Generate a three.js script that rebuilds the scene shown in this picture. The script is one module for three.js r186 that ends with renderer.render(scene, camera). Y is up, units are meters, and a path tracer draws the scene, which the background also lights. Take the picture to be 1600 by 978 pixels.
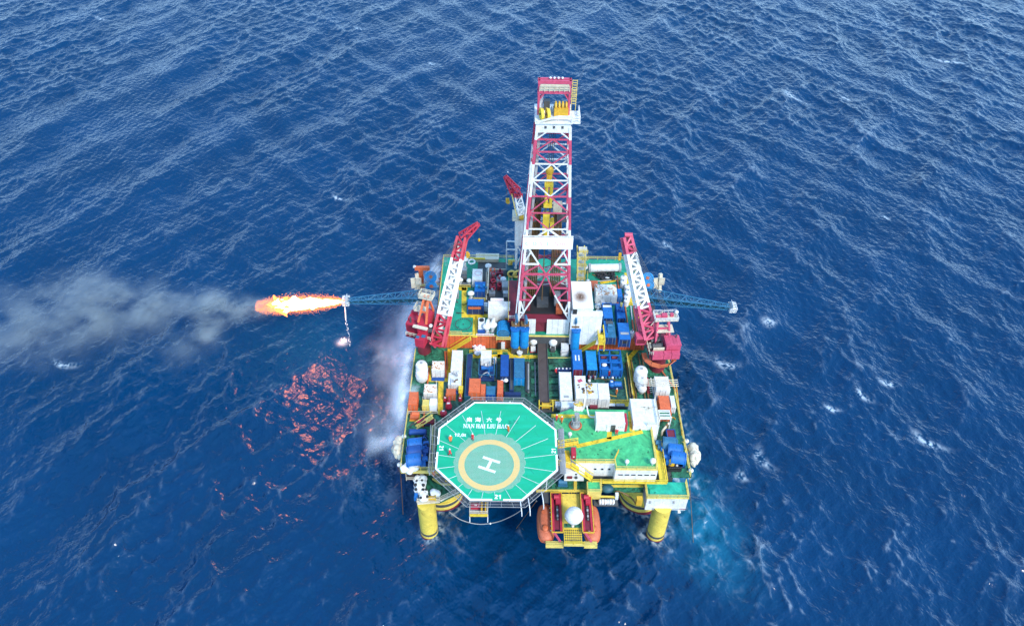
import * as THREE from 'three';
import { mergeGeometries } from 'three/addons/utils/BufferGeometryUtils.js';
import { MarchingCubes } from 'three/addons/objects/MarchingCubes.js';
import { ImprovedNoise } from 'three/addons/math/ImprovedNoise.js';

// ---------------------------------------------------------------- camera, sky, sun, exposure
const scene = new THREE.Scene();
const D2R = Math.PI / 180;
const camera = new THREE.PerspectiveCamera(2 * Math.atan(489 / 1250) / D2R, 1024 / 625, 1, 20000);
camera.rotation.order = 'YXZ';
camera.position.set(-7.3, 143, 92);
camera.rotation.set(-43.75 * D2R, -0.45 * D2R, 1.0 * D2R);
camera.updateMatrixWorld(true);
scene.add(camera);
const renderer = new THREE.WebGLRenderer({ antialias: true });
renderer.setSize(1024, 625);
renderer.toneMapping = THREE.LinearToneMapping;
renderer.toneMappingExposure = 1.5;
renderer.shadowMap.enabled = true;
const SUN = new THREE.Vector3(0.42, 0.7, 0.58).normalize();
{
  const W = 512, H = 256, d = new Float32Array(W * H * 4), n = new ImprovedNoise();
  for (let j = 0; j < H; j++) for (let i = 0; i < W; i++) {
    const el = ((j + 0.5) / H - 0.5) * Math.PI, az = ((i + 0.5) / W - 0.5) * 2 * Math.PI;
    const x = Math.cos(az) * Math.cos(el), y = Math.sin(el), z = Math.sin(az) * Math.cos(el), u = Math.max(y, 0);
    const k = Math.pow(1 - u, 4) * (1 + 0.38 * x);                                   // 1 at the horizon
    const c = Math.max(0, x * SUN.x + y * SUN.y + z * SUN.z), glow = 0.35 * Math.pow(c, 4) + 0.5 * Math.pow(c, 24);
    let cl = 0, a = 0.5, f = 2.2; for (let o = 0; o < 4; o++) { cl += a * n.noise(x / (u + 0.35) * f, 3.1 + o, z / (u + 0.35) * f); a *= 0.5; f *= 2; }
    const m = 1 + 0.22 * cl;                                        // thin veil of cloud
    const t = (j * W + i) * 4;
    d[t] = (0.2 + 1.3 * k + glow) * m; d[t + 1] = (0.46 + 1.85 * k + glow) * m; d[t + 2] = (0.88 + 2.15 * k + 0.9 * glow) * m; d[t + 3] = 1;
  }
  const s = new THREE.DataTexture(d, W, H, THREE.RGBAFormat, THREE.FloatType);
  s.mapping = THREE.EquirectangularReflectionMapping; s.magFilter = s.minFilter = THREE.LinearFilter; s.needsUpdate = true;
  scene.background = s; scene.environment = s;
}
const sun = new THREE.DirectionalLight(new THREE.Color(1, 0.95, 0.85), 2.6);
sun.name = 'sun'; sun.position.copy(SUN).multiplyScalar(300); sun.castShadow = true; sun.shadow.radius = 22;
sun.shadow.mapSize.set(4096, 4096);
Object.assign(sun.shadow.camera, { left: -90, right: 90, top: 90, bottom: -90, near: 10, far: 600 });
scene.add(sun, sun.target);

// ---------------------------------------------------------------- helpers
let seed = 7;
const rnd = () => { seed = (seed + 0x6d2b79f5) | 0; let t = Math.imul(seed ^ (seed >>> 15), 1 | seed); t = (t + Math.imul(t ^ (t >>> 7), 61 | t)) ^ t; return ((t ^ (t >>> 14)) >>> 0) / 4294967296; };
const rr = (a, b) => a + (b - a) * rnd();
const V = (x, y, z) => new THREE.Vector3(x, y, z);
const PN = new ImprovedNoise();
const fbm = (x, y, z, o = 4) => { let s = 0, a = 0.5; for (let i = 0; i < o; i++) { s += a * PN.noise(x, y, z); x *= 2.03; y *= 2.03; z *= 2.03; a *= 0.5; } return s; };
const sm = (a, b, x) => { const t = Math.min(1, Math.max(0, (x - a) / (b - a))); return t * t * (3 - 2 * t); };
// survey of the site: where a sight line (photo column, row) from the survey point meets height h, or the plane z
const EYE = V(-7.3, 143, 92), TURN = new THREE.Matrix4().makeRotationFromEuler(new THREE.Euler(-43.75 * D2R, -0.45 * D2R, 1.0 * D2R, 'YXZ'));
const ray = (x, y) => V((x - 800) / 1250, -(y - 489) / 1250, -1).applyMatrix4(TURN);
const at = (x, y, h) => { const r = ray(x, y); return r.multiplyScalar((h - EYE.y) / r.y).add(EYE); };
const atz = (x, y, z) => { const r = ray(x, y); return r.multiplyScalar((z - EYE.z) / r.z).add(EYE); };

const taken = {};
function numbered(n) { const k = taken[n] = (taken[n] ?? -1) + 1; return k ? n + '_' + String(k).padStart(3, '0') : n; }
function thing(name, label, category, pos = [0, 0, 0], group) {
  const o = new THREE.Group(); o.name = numbered(name); o.position.set(...pos); scene.add(o);
  o.userData = { label, category }; if (group) o.userData.group = group;
  return o;
}
function mesh(name, geo, mat, parent, extra) {
  const g = Array.isArray(geo) ? (geo.length === 1 ? geo[0] : mergeGeometries(geo)) : geo;
  const m = new THREE.Mesh(g, mat); m.name = name; m.castShadow = m.receiveShadow = true; parent.add(m);
  if (extra) Object.assign(m.userData, extra);
  return m;
}
const STUFF = { kind: 'stuff' };
function uvw(g) {               // uv in metres from position and face direction
  g = g.index ? g.toNonIndexed() : g;
  const p = g.attributes.position, n = g.attributes.normal, uv = new Float32Array(p.count * 2);
  for (let i = 0; i < p.count; i++) {
    const ax = Math.abs(n.getX(i)), ay = Math.abs(n.getY(i)), az = Math.abs(n.getZ(i)), x = p.getX(i), y = p.getY(i), z = p.getZ(i);
    if (ay >= ax && ay >= az) { uv[2 * i] = x; uv[2 * i + 1] = z; } else if (ax > az) { uv[2 * i] = z; uv[2 * i + 1] = y; } else { uv[2 * i] = x; uv[2 * i + 1] = y; }
  }
  for (const k of Object.keys(g.attributes)) if (!['position', 'normal', 'uv'].includes(k)) g.deleteAttribute(k);
  g.setAttribute('uv', new THREE.BufferAttribute(uv, 2));
  return g;
}
const put = (g, x, y, z, ry = 0, rx = 0, rz = 0) => { if (rx || ry || rz) g.applyMatrix4(new THREE.Matrix4().makeRotationFromEuler(new THREE.Euler(rx, ry, rz, 'YXZ'))); g.translate(x, y, z); return uvw(g); };
const box = (w, h, d, x = 0, y = 0, z = 0, ry = 0, rx = 0, rz = 0) => put(new THREE.BoxGeometry(w, h, d), x, y, z, ry, rx, rz);
const span = (x0, x1, y0, y1, z0, z1) => box(Math.abs(x1 - x0), Math.abs(y1 - y0), Math.abs(z1 - z0), (x0 + x1) / 2, (y0 + y1) / 2, (z0 + z1) / 2);
const cyl = (r0, r1, h, x = 0, y = 0, z = 0, n = 16, ry = 0, rx = 0, rz = 0) => put(new THREE.CylinderGeometry(r1, r0, h, n), x, y, z, ry, rx, rz);   // r0 below, r1 above
const ball = (r, x, y, z, sx = 1, sy = 1, sz = 1, n = 18) => { const g = new THREE.SphereGeometry(r, n, Math.ceil(n * 0.7)); g.scale(sx, sy, sz); return put(g, x, y, z); };
const torus = (R, r, x, y, z, rx = Math.PI / 2, ry = 0, n = 24) => put(new THREE.TorusGeometry(R, r, 8, n), x, y, z, ry, rx);
const lathe = (pts, x, y, z, n = 20, rx = 0, ry = 0, rz = 0) => put(new THREE.LatheGeometry(pts.map(([a, b]) => new THREE.Vector2(a, b)), n), x, y, z, ry, rx, rz);
function aim(g, a, b) {        // lay a y-long unit shape from a to b
  const d = b.clone().sub(a), L = d.length(), q = new THREE.Quaternion().setFromUnitVectors(V(0, 1, 0), d.clone().divideScalar(L));
  g.applyMatrix4(new THREE.Matrix4().compose(a.clone().add(b).multiplyScalar(0.5), q, V(1, 1, 1)));
  return uvw(g);
}
const rod = (a, b, r, n = 6) => aim(new THREE.CylinderGeometry(r, r, a.distanceTo(b), n), a, b);
const bar = (a, b, w, t = w) => aim(new THREE.BoxGeometry(w, a.distanceTo(b), t), a, b);
const tube = (pts, r, n = 24, c = false) => uvw(new THREE.TubeGeometry(new THREE.CatmullRomCurve3(pts, c), n, r, 6, c));
function poly(pts, y0, y1) {   // upright prism on a ground outline [[x, z], ...]
  const s = new THREE.Shape(pts.map(([x, z]) => new THREE.Vector2(x, -z)));
  const g = new THREE.ExtrudeGeometry(s, { depth: y1 - y0, bevelEnabled: false }); g.rotateX(-Math.PI / 2); g.translate(0, y0, 0);
  return uvw(g);
}
function rail(pts, h = 1.1, r = 0.05, closed = false, step = 2.0) {   // guard rail along points
  const out = [], P = closed ? [...pts, pts[0]] : pts;
  for (let i = 0; i + 1 < P.length; i++) {
    const a = P[i], b = P[i + 1], n = Math.max(1, Math.round(a.distanceTo(b) / step));
    for (const k of [1, 0.55]) out.push(bar(a.clone().add(V(0, h * k, 0)), b.clone().add(V(0, h * k, 0)), r * 2));
    for (let j = 0; j <= (i + 2 === P.length ? n : n - 1); j++) { const p = a.clone().lerp(b, j / n); out.push(bar(p, p.clone().add(V(0, h, 0)), r * 2)); }
  }
  return out;
}
function stairs(a, b, w, n) {   // flight of treads from a (low) to b (high): strings and treads
  const d = b.clone().sub(a), side = V(-d.z, 0, d.x).normalize().multiplyScalar(w / 2), out = [], yaw = Math.atan2(-d.z, d.x);
  for (const s of [-1, 1]) { const o = side.clone().multiplyScalar(s); out.push(bar(a.clone().add(o), b.clone().add(o), 0.12, 0.3)); out.push(bar(a.clone().add(o).add(V(0, 1, 0)), b.clone().add(o).add(V(0, 1, 0)), 0.1)); }
  for (let i = 1; i <= n; i++) { const p = a.clone().lerp(b, i / (n + 0.5)); out.push(box(0.34, 0.06, w, p.x, p.y, p.z, yaw)); }
  return out;
}

// ---------------------------------------------------------------- materials
function tex(n, f, tile, srgb = true, m = n) {
  const d = new Uint8Array(n * m * 4);
  for (let j = 0; j < m; j++) for (let i = 0; i < n; i++) { const c = f(i / n, j / m); const t = (j * n + i) * 4; d[t] = c[0] * 255; d[t + 1] = c[1] * 255; d[t + 2] = c[2] * 255; d[t + 3] = (c[3] ?? 1) * 255; }
  const x = new THREE.DataTexture(d, n, m, THREE.RGBAFormat); x.magFilter = THREE.LinearFilter; x.minFilter = THREE.LinearMipmapLinearFilter; x.generateMipmaps = true;
  x.wrapS = x.wrapT = THREE.RepeatWrapping; if (srgb) x.colorSpace = THREE.SRGBColorSpace; if (tile) x.repeat.set(1 / tile, 1 / tile); x.needsUpdate = true;
  return x;
}
const per = (u, v, f, s, o = 4) => {   // seamless noise on the unit tile
  const a = u * 2 * Math.PI, b = v * 2 * Math.PI; return fbm(Math.cos(a) * f + s, Math.sin(a) * f + Math.cos(b) * f * 0.7, Math.sin(b) * f + s * 1.7, o) * 1.6;
};
const worn = [0, 1, 2].map((k) => tex(256, (u, v) => {      // dulled paint, scuffs and rust flecks
  const a = per(u, v, 1.3, k * 9 + 2), b = per(u, v, 4.2, k * 5 + 20), c = 0.93 + 0.1 * a + 0.06 * b, r = sm(0.42, 0.6, per(u, v, 5.5, k * 3 + 40, 5) + 0.25 * a);
  const q = r * 0.55; return [Math.min(1, c * (1 - 0.25 * q)), Math.min(1, c * (1 - 0.5 * q)), Math.min(1, c * (1 - 0.66 * q))];
}, 7 + k * 2.3));
const rusty = tex(256, (u, v) => {                           // white roof with orange rust bloom
  const r = sm(-0.02, 0.4, per(u, v, 1.7, 3) + 0.5 * per(u, v, 5, 30)), s = sm(0.25, 0.55, per(u, v, 3.2, 60));
  return [1 - 0.18 * r - 0.3 * s * r, 1 - 0.5 * r - 0.3 * s * r, 1 - 0.78 * r - 0.1 * s * r];
}, 4.5);
const deckwear = tex(512, (u, v) => {                        // trodden deck paint: lighter rubbed patches, dark stains
  const a = per(u, v, 1.5, 7), b = per(u, v, 5, 12), st = sm(0.35, 0.6, per(u, v, 3, 80)), c = 0.9 + 0.16 * a + 0.1 * b - 0.3 * st;
  return [Math.min(1, c * (1 + 0.06 * b)), Math.min(1, c), Math.min(1, c * (1 - 0.04 * b))];
}, 13);
const grime = tex(512, (u, v) => {                           // oily working deck
  const a = per(u, v, 1.8, 17), b = per(u, v, 6, 112), st = sm(0.1, 0.5, per(u, v, 3.4, 180)), c = 0.86 + 0.28 * a + 0.2 * b - 0.35 * st;
  return [Math.min(1, Math.max(0.1, c * 1.05)), Math.min(1, Math.max(0.1, c)), Math.min(1, Math.max(0.1, c * 0.97))];
}, 11);
const L = (r, g, b) => new THREE.Color().setRGB(r, g, b);
const paint = (c, k = 0, rough = 0.55, more = {}) => new THREE.MeshStandardMaterial({ color: c, map: k < 0 ? null : worn[k % 3], roughness: rough, metalness: 0, ...more });
const M = {
  white: paint(L(0.82, 0.82, 0.8), 0), white2: paint(L(0.74, 0.76, 0.77), 1), cream: paint(L(0.7, 0.63, 0.48), 2), grey: paint(L(0.36, 0.37, 0.38), 1), dgrey: paint(L(0.08, 0.085, 0.09), 1),
  black: paint(L(0.018, 0.018, 0.02), -1, 0.6), rust: new THREE.MeshStandardMaterial({ color: L(0.8, 0.78, 0.74), map: rusty, roughness: 0.7 }),
  red: paint(L(0.5, 0.022, 0.055), 0), pink: paint(L(0.6, 0.08, 0.155), 1), dred: paint(L(0.2, 0.02, 0.04), 2), orange: paint(L(0.75, 0.16, 0.055), 0), dorange: paint(L(0.62, 0.14, 0.05), 2),  // pink: the red paint with its sunlit wash put into the colour
  boat: paint(L(0.62, 0.16, 0.075), 0), yellow: paint(L(0.82, 0.6, 0.05), 1), pale: paint(L(0.78, 0.62, 0.16), 0), column: paint(L(0.82, 0.62, 0.1), 2), gold: paint(L(0.68, 0.4, 0.03), 0),
  blue: paint(L(0.008, 0.15, 0.5), 0), cyan: paint(L(0.008, 0.27, 0.62), 1), navy: paint(L(0.012, 0.035, 0.13), 2), steel: paint(L(0.03, 0.16, 0.3), 1), teal: paint(L(0.02, 0.1, 0.14), 2), deepblue: paint(L(0.01, 0.08, 0.33), 1),
  deck: new THREE.MeshStandardMaterial({ color: L(0.032, 0.22, 0.13), map: grime, roughness: 0.6 }),
  bay: new THREE.MeshStandardMaterial({ color: L(0.025, 0.12, 0.09), map: grime, roughness: 0.5 }),
  rear: new THREE.MeshStandardMaterial({ color: L(0.015, 0.34, 0.21), map: deckwear, roughness: 0.55 }),
  roofgreen: new THREE.MeshStandardMaterial({ color: L(0.075, 0.52, 0.2), map: deckwear, roughness: 0.55 }),
  aqua: new THREE.MeshStandardMaterial({ color: L(0.03, 0.5, 0.34), map: deckwear, roughness: 0.5 }),
  brown: paint(L(0.085, 0.062, 0.058), 2, 0.75),
  stripe: new THREE.MeshStandardMaterial({ color: L(0.84, 0.58, 0.03), map: deckwear, roughness: 0.6 }),
  lash: paint(L(0.12, 0.46, 0.36), -1, 0.8),
  glass: new THREE.MeshStandardMaterial({ color: L(0.02, 0.03, 0.035), roughness: 0.08 }),
  rubber: paint(L(0.03, 0.03, 0.03), -1, 0.9), tarp: paint(L(0.74, 0.76, 0.8), -1, 0.85), bluetarp: paint(L(0.012, 0.1, 0.36), -1, 0.6), bronze: paint(L(0.2, 0.11, 0.04), 2),
};

// ---------------------------------------------------------------- the sea: one sheet, waves from the right, fine near the rig and coarser to the horizon
(() => {
  const waves = [];
  for (let i = 0; i < 130; i++) {
    const t = (i + rnd()) / 130, lam = 1.55 * Math.pow(19, t), k = 2 * Math.PI / lam;
    let th; const spread = lam > 8 ? 0.55 : lam > 3.5 ? 0.78 : 0.95; do { th = (rnd() + rnd() + rnd() - 1.5) * 1.4 * spread * 1.5; } while (Math.abs(th) > 1.4);
    const s = (lam > 8 ? 0.022 : lam > 4 ? 0.033 : 0.04) * rr(0.7, 1.25);
    waves.push({ kx: -Math.cos(th) * k, kz: Math.sin(th) * k + 0.06 * k, a: s / k, p: rr(0, 6.283), lam, q: 0.95 });
  }
  const axis = (lo, hi, step, far) => { const a = []; for (let x = lo; x <= hi; x += step) a.push(x); let s = step, l = lo, h = hi; const L0 = [], H0 = []; while (l > -far) { s *= 1.25; l -= s; h += s; L0.unshift(l); H0.push(h); } return [...L0, ...a, ...H0]; };
  const xs = axis(-300, 300, 0.6, 9000), zs = axis(-300, 70, 0.62, 9000), nx = xs.length, nz = zs.length;
  const pos = new Float32Array(nx * nz * 3), jac = new Float32Array(nx * nz), uv = new Float32Array(nx * nz * 2), idx = new Uint32Array((nx - 1) * (nz - 1) * 6);
  const inside = (x, z) => x > -301 && x < 301 && z > -301 && z < 71;
  for (let j = 0; j < nz; j++) for (let i = 0; i < nx; i++) {
    const x = xs[i], z = zs[j], t = j * nx + i;
    let dx = 0, dz = 0, y = 0, jx = 1, jz = 1, jxz = 0;
    if (inside(x, z)) {
      const gust = 0.85 + 0.95 * (PN.noise(x * 0.021 + 7, 0.3, z * 0.017) + 0.5 * PN.noise(x * 0.06, 4.3, z * 0.05));
      for (let n = 0; n < waves.length; n++) {
        const w = waves[n], ph = w.kx * x + w.kz * z + w.p, m = w.lam < 9 ? gust : 1, c = Math.cos(ph) * w.a * m, s = Math.sin(ph) * w.a * m, k = 2 * Math.PI / w.lam;
        y += c; dx -= w.q * w.kx / k * s; dz -= w.q * w.kz / k * s;
        const e = w.q * c / k; jx -= e * w.kx * w.kx; jz -= e * w.kz * w.kz; jxz -= e * w.kx * w.kz;
      }
    }
    pos[3 * t] = x + dx; pos[3 * t + 1] = y; pos[3 * t + 2] = z + dz; uv[2 * t] = x; uv[2 * t + 1] = -z;
    jac[t] = jx * jz - jxz * jxz;
  }
  let q = 0;
  for (let j = 0; j + 1 < nz; j++) for (let i = 0; i + 1 < nx; i++) { const a = j * nx + i, b = a + nx; idx[q++] = a; idx[q++] = b; idx[q++] = a + 1; idx[q++] = a + 1; idx[q++] = b; idx[q++] = b + 1; }
  const g = new THREE.BufferGeometry();
  g.setAttribute('position', new THREE.BufferAttribute(pos, 3)); g.setAttribute('uv', new THREE.BufferAttribute(uv, 2)); g.setIndex(new THREE.BufferAttribute(idx, 1)); g.computeVertexNormals();

  // ripples too small for the sheet: a normal map of many short waves, 53 m a tile
  const N = 2048, T = 53, hx = new Float32Array(N * N), hz = new Float32Array(N * N), K = 2 * Math.PI / T;
  for (let i = 0; i < 120; i++) {
    const lam = 0.45 * Math.pow(6, rnd()), kk = T / lam, th = (rnd() + rnd() - 1) * 1.75, p = Math.round(-Math.cos(th) * kk), r = Math.round(Math.sin(th) * kk), s = 0.019 * rr(0.6, 1.4), ph = rr(0, 6.283);
    const k = Math.hypot(p, r), sx = s * p / k, sz = s * r / k, ca = Math.cos(2 * Math.PI * p / N), sa = Math.sin(2 * Math.PI * p / N);
    for (let j = 0; j < N; j++) {
      let c = Math.cos(ph + 2 * Math.PI * r * j / N), d = Math.sin(ph + 2 * Math.PI * r * j / N); const o = j * N;
      for (let x = 0; x < N; x++) { hx[o + x] += sx * d; hz[o + x] += sz * d; const e = c * ca - d * sa; d = d * ca + c * sa; c = e; }
    }
  }
  const nd = new Uint8Array(N * N * 4);
  for (let t = 0; t < N * N; t++) { const l = 1 / Math.hypot(hx[t], hz[t], 1); nd[4 * t] = (hx[t] * l * 0.5 + 0.5) * 255; nd[4 * t + 1] = (hz[t] * l * 0.5 + 0.5) * 255; nd[4 * t + 2] = (l * 0.5 + 0.5) * 255; nd[4 * t + 3] = 255; }
  const nm = new THREE.DataTexture(nd, N, N, THREE.RGBAFormat); nm.wrapS = nm.wrapT = THREE.RepeatWrapping; nm.magFilter = THREE.LinearFilter; nm.repeat.set(1 / T, 1 / T); nm.needsUpdate = true;

  // water colour, with what floats in it: foam on the crests that also paints in their bright highlights, froth along the hull, aerated water from the discharge
  const CX = 600, CZ = 370, W = 2048, H = 1264, cd = new Uint8Array(W * H * 4);
  // breaking crests that stand out by themselves
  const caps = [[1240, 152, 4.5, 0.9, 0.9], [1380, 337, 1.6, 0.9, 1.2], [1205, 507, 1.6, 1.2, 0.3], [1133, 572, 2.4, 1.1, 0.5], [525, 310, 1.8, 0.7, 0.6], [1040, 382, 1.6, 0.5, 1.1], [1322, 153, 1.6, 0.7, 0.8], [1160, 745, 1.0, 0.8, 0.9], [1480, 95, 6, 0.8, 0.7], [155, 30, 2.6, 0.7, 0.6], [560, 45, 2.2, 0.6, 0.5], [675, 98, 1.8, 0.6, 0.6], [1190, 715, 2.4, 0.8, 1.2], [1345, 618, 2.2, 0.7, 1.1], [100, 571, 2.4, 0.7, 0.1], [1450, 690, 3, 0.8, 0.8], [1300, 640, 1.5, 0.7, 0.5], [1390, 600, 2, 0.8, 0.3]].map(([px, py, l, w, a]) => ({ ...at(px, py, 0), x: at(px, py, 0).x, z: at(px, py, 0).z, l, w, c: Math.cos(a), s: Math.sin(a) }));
  const hit = at(537, 535, 0), i0 = xs.findIndex((x) => x >= -300), j0 = zs.findIndex((z) => z >= -300), S = (v) => 255 * (v <= 0.0031308 ? 12.92 * v : 1.055 * Math.pow(v, 1 / 2.4) - 0.055);
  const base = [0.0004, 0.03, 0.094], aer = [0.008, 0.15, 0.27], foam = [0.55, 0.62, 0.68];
  for (let j = 0; j < H; j++) for (let i = 0; i < W; i++) {
    const x = -300 + (i + 0.5) / W * CX, z = 70 - (j + 0.5) / H * CZ;
    const fi = (x + 300) / 0.6, fj = (z + 300) / 0.62, a = Math.min(Math.floor(fi), 998), b = Math.min(Math.floor(fj), 595), u = fi - a, v = fj - b, o = (j0 + b) * nx + i0 + a;
    const J = (jac[o] * (1 - u) + jac[o + 1] * u) * (1 - v) + (jac[o + nx] * (1 - u) + jac[o + nx + 1] * u) * v;
    const n1 = PN.noise(x * 1.1, 2.2, z * 0.8), n2 = PN.noise(x * 2.7, 9.1, z * 2.1), n3 = PN.noise(x * 0.05, 5, z * 0.045), n4 = PN.noise(x * 0.33, 8, z * 0.27);
    const lace = 1 - Math.abs(PN.noise(x * 0.3 + n1 * 0.3, 20, z * 0.22)) * 3.2 - 0.25 * Math.abs(n2);   // thread-like foam
    let f = (0.16 + 0.2 * sm(-10, 90, x)) * sm(0.8, 0.3, J + 0.16 * n1 - 0.1 * n3) * sm(-0.4, 0.5, n2 + 0.8 * n4 + 0.3) * sm(-0.35, 0.25, n3) * sm(-170, 60, x + 0.4 * z + 60);  // crest foam, painted in partly as bright wave highlights, more to the right
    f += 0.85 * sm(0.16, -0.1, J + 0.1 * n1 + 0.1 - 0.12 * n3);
    // froth and cloudy green water that streams away from the right front corner of the rig
    const px = x - (29 + 0.25 * (z + 20)), dz1 = z, plume = sm(-34, -6, dz1) * sm(26, 4, dz1 + 0.5 * n4 * 10) * Math.exp(-Math.pow((x - 32 - 0.14 * (z + 8) + 4 * n4) / (4.2 + 0.04 * (z + 34)), 2));
    const cloud = plume * sm(-0.5, 0.5, n4 + 0.6 * n3 + 0.5 * PN.noise(x * 0.12, 31, z * 0.1) + 0.3);
    f += 0.4 * plume * sm(0.45, 1.0, lace + 0.5 * n2) * sm(-0.1, 0.5, n4 + n1 * 0.6);
    const hull = Math.max(Math.exp(-Math.pow((x - 31) / 2.2, 2)) * sm(-40, -20, z) * sm(6, -4, z), 0.0); f += 0.6 * hull * sm(0.1, 0.6, n1 + n4);
    const spray = Math.exp(-Math.pow((x + 31 + 0.15 * (z + 20)) / 6, 2)) * sm(-62, -45, z) * sm(4, -14, z); f += 0.3 * spray * sm(-0.1, 0.7, n2 + n4 + 0.8 * PN.noise(x * 0.5, 77, z * 0.23));
    let ring = 0; for (const [cx, cz, cr] of [[-22.4, 6.7, 1.75], [22.9, 6.7, 1.75], [-20.4, -2.3, 4.35], [20.7, -2.3, 4.35]]) { const d = Math.hypot(x - cx, z - cz) - cr; if (d > -0.5 && d < 4) ring = Math.max(ring, Math.exp(-Math.pow((d - 0.35 - 0.5 * n4) / 0.7, 2)) + 0.35 * Math.exp(-d * 0.9) * sm(-0.2, 0.4, n1)); } f += 0.4 * ring * sm(-0.35, 0.35, n2 + n1);
    const splash = Math.exp(-Math.pow((x - hit.x) / 1.1, 2) - Math.pow((z - hit.z) / 1.1, 2)); f += splash;
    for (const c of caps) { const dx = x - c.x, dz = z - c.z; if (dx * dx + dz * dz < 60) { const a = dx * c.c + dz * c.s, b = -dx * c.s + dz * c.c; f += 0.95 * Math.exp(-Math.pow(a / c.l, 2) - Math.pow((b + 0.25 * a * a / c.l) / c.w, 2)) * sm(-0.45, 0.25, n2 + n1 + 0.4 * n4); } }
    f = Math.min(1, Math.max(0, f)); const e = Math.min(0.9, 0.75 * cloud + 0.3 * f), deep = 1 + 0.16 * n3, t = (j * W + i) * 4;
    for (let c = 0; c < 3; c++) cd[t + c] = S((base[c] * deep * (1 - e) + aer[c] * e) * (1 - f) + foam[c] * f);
    cd[t + 3] = 255;
  }
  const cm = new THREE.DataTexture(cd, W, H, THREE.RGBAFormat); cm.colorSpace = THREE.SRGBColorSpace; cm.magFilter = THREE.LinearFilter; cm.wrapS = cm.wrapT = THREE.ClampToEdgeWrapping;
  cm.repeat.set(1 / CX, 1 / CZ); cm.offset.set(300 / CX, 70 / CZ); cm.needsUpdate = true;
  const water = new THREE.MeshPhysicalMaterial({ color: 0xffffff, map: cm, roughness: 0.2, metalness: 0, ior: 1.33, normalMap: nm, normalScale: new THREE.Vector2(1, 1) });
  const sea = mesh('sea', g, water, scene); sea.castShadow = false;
  Object.assign(sea.userData, { kind: 'structure', label: 'choppy deep blue open sea with thin white streaks of foam and painted crest highlights', category: 'sea' });
})();

// ---------------------------------------------------------------- the rig itself: columns, hull, decks
const MAIN = 15, REAR = 19, ROOF = 19.1, HELI = 24, FLOOR = 23;
const rig = thing('drilling_rig', 'floating drilling rig hull with yellow columns and worn green decks', 'drilling rig');
mesh('hull', [span(-27.2, 27.2, 8.5, MAIN, -56, -3.2), span(-20, 25, 9.5, 14.9, -3.2, 2.6), span(-22.9, 22.9, MAIN, REAR - 0.02, -56.5, -30.4)], M.dgrey, rig);
// main deck plates, each its own colour of wear
mesh('deck', [span(-27.4, 28, MAIN, MAIN + 0.06, -31, -2)], M.deck, rig);
mesh('deck', [span(-22.5, 0, MAIN + 0.061, MAIN + 0.09, -26.3, -12)], M.bay, rig);
mesh('deck', [span(0.5, 18.6, MAIN + 0.061, MAIN + 0.09, -26.3, -12)], M.bay, rig);
mesh('deck', [span(-27.4, -15.2, 14.6, MAIN + 0.02, -1.98, 2.2)], M.deck, rig);
mesh('deck', [span(24.6, 28.4, 14.6, MAIN + 0.02, -1.98, 3)], M.deck, rig);
mesh('rear_deck', [span(-22.9, 22.9, REAR, REAR + 0.06, -56.5, -30.4)], M.rear, rig);
mesh('rear_deck', [span(-14.5, -6.6, REAR + 0.061, REAR + 0.1, -55, -37)], M.dgrey, rig);
// fascia of the decks
for (const [x0, x1, z0, z1, y0, y1, m] of [[-27.6, -27.4, -30, 2.2, 14.3, 15.1, M.pale], [28, 28.2, -31, 3, 14.3, 15.1, M.pale], [-27.4, -15.3, 2.2, 2.4, 14.2, 15.1, M.pale], [-23.1, -22.9, -56.5, -30.6, 17.6, 19.1, M.dorange], [22.9, 23.1, -56.5, -30.6, 17.6, 19.1, M.dorange]]) mesh('deck_edge', span(x0, x1, y0, y1, z0, z1), m, rig);
// orange bulkhead under the rear deck: one corrugated panel after another
for (let x = -22.6; x < 22; x += 1.9) if (x < -6.4 || x > 7) { const g = [span(x, x + 1.86, MAIN + 0.06, REAR - 0.1, -30.38, -30.28)]; for (let k = 0; k < 3; k++) g.push(box(0.24, 3.7, 0.16, x + 0.3 + k * 0.62, 17, -30.22)); mesh('bulkhead_panel', g, x % 2 > 1 || x < -12 ? M.orange : M.dorange, rig); }
mesh('edge_beam', [span(-22.9, 22.9, REAR - 0.1, REAR + 0.14, -30.5, -30.2)], M.pale, rig);
// columns
function column(x, z, r, top, bands) {
  const c = mesh('column', [cyl(r, r, top + 3, x, (top - 3) / 2, z, 40)], M.column, rig);
  for (const [y, h, m, k] of bands) mesh('band', cyl(r + 0.03 + k * 0.01, r + 0.03 + k * 0.01, h, x, y, z, 40), m, c);
  return c;
}
for (const x of [-22.4, 22.9]) column(x, 6.7, 1.75, 10.8, [[1.75, 0.7, M.dgrey, 0], [0.3, 0.7, M.dred, 1], [1.3, 0.12, M.pale, 2]]);
for (const x of [-20.4, 20.7]) {
  const c = column(x, -2.3, 4.35, 9.3, [[2.35, 0.9, M.dgrey, 0], [0.35, 1.1, M.dred, 1], [1.5, 0.25, M.pale, 2]]);
  mesh('fender', [torus(4.5, 0.14, x, 3.3, -2.3, Math.PI / 2, 0, 40)], M.column, c);
}
for (const x of [-20.4, 20.7]) column(x, -50, 4.35, 9.3, []);
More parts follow.
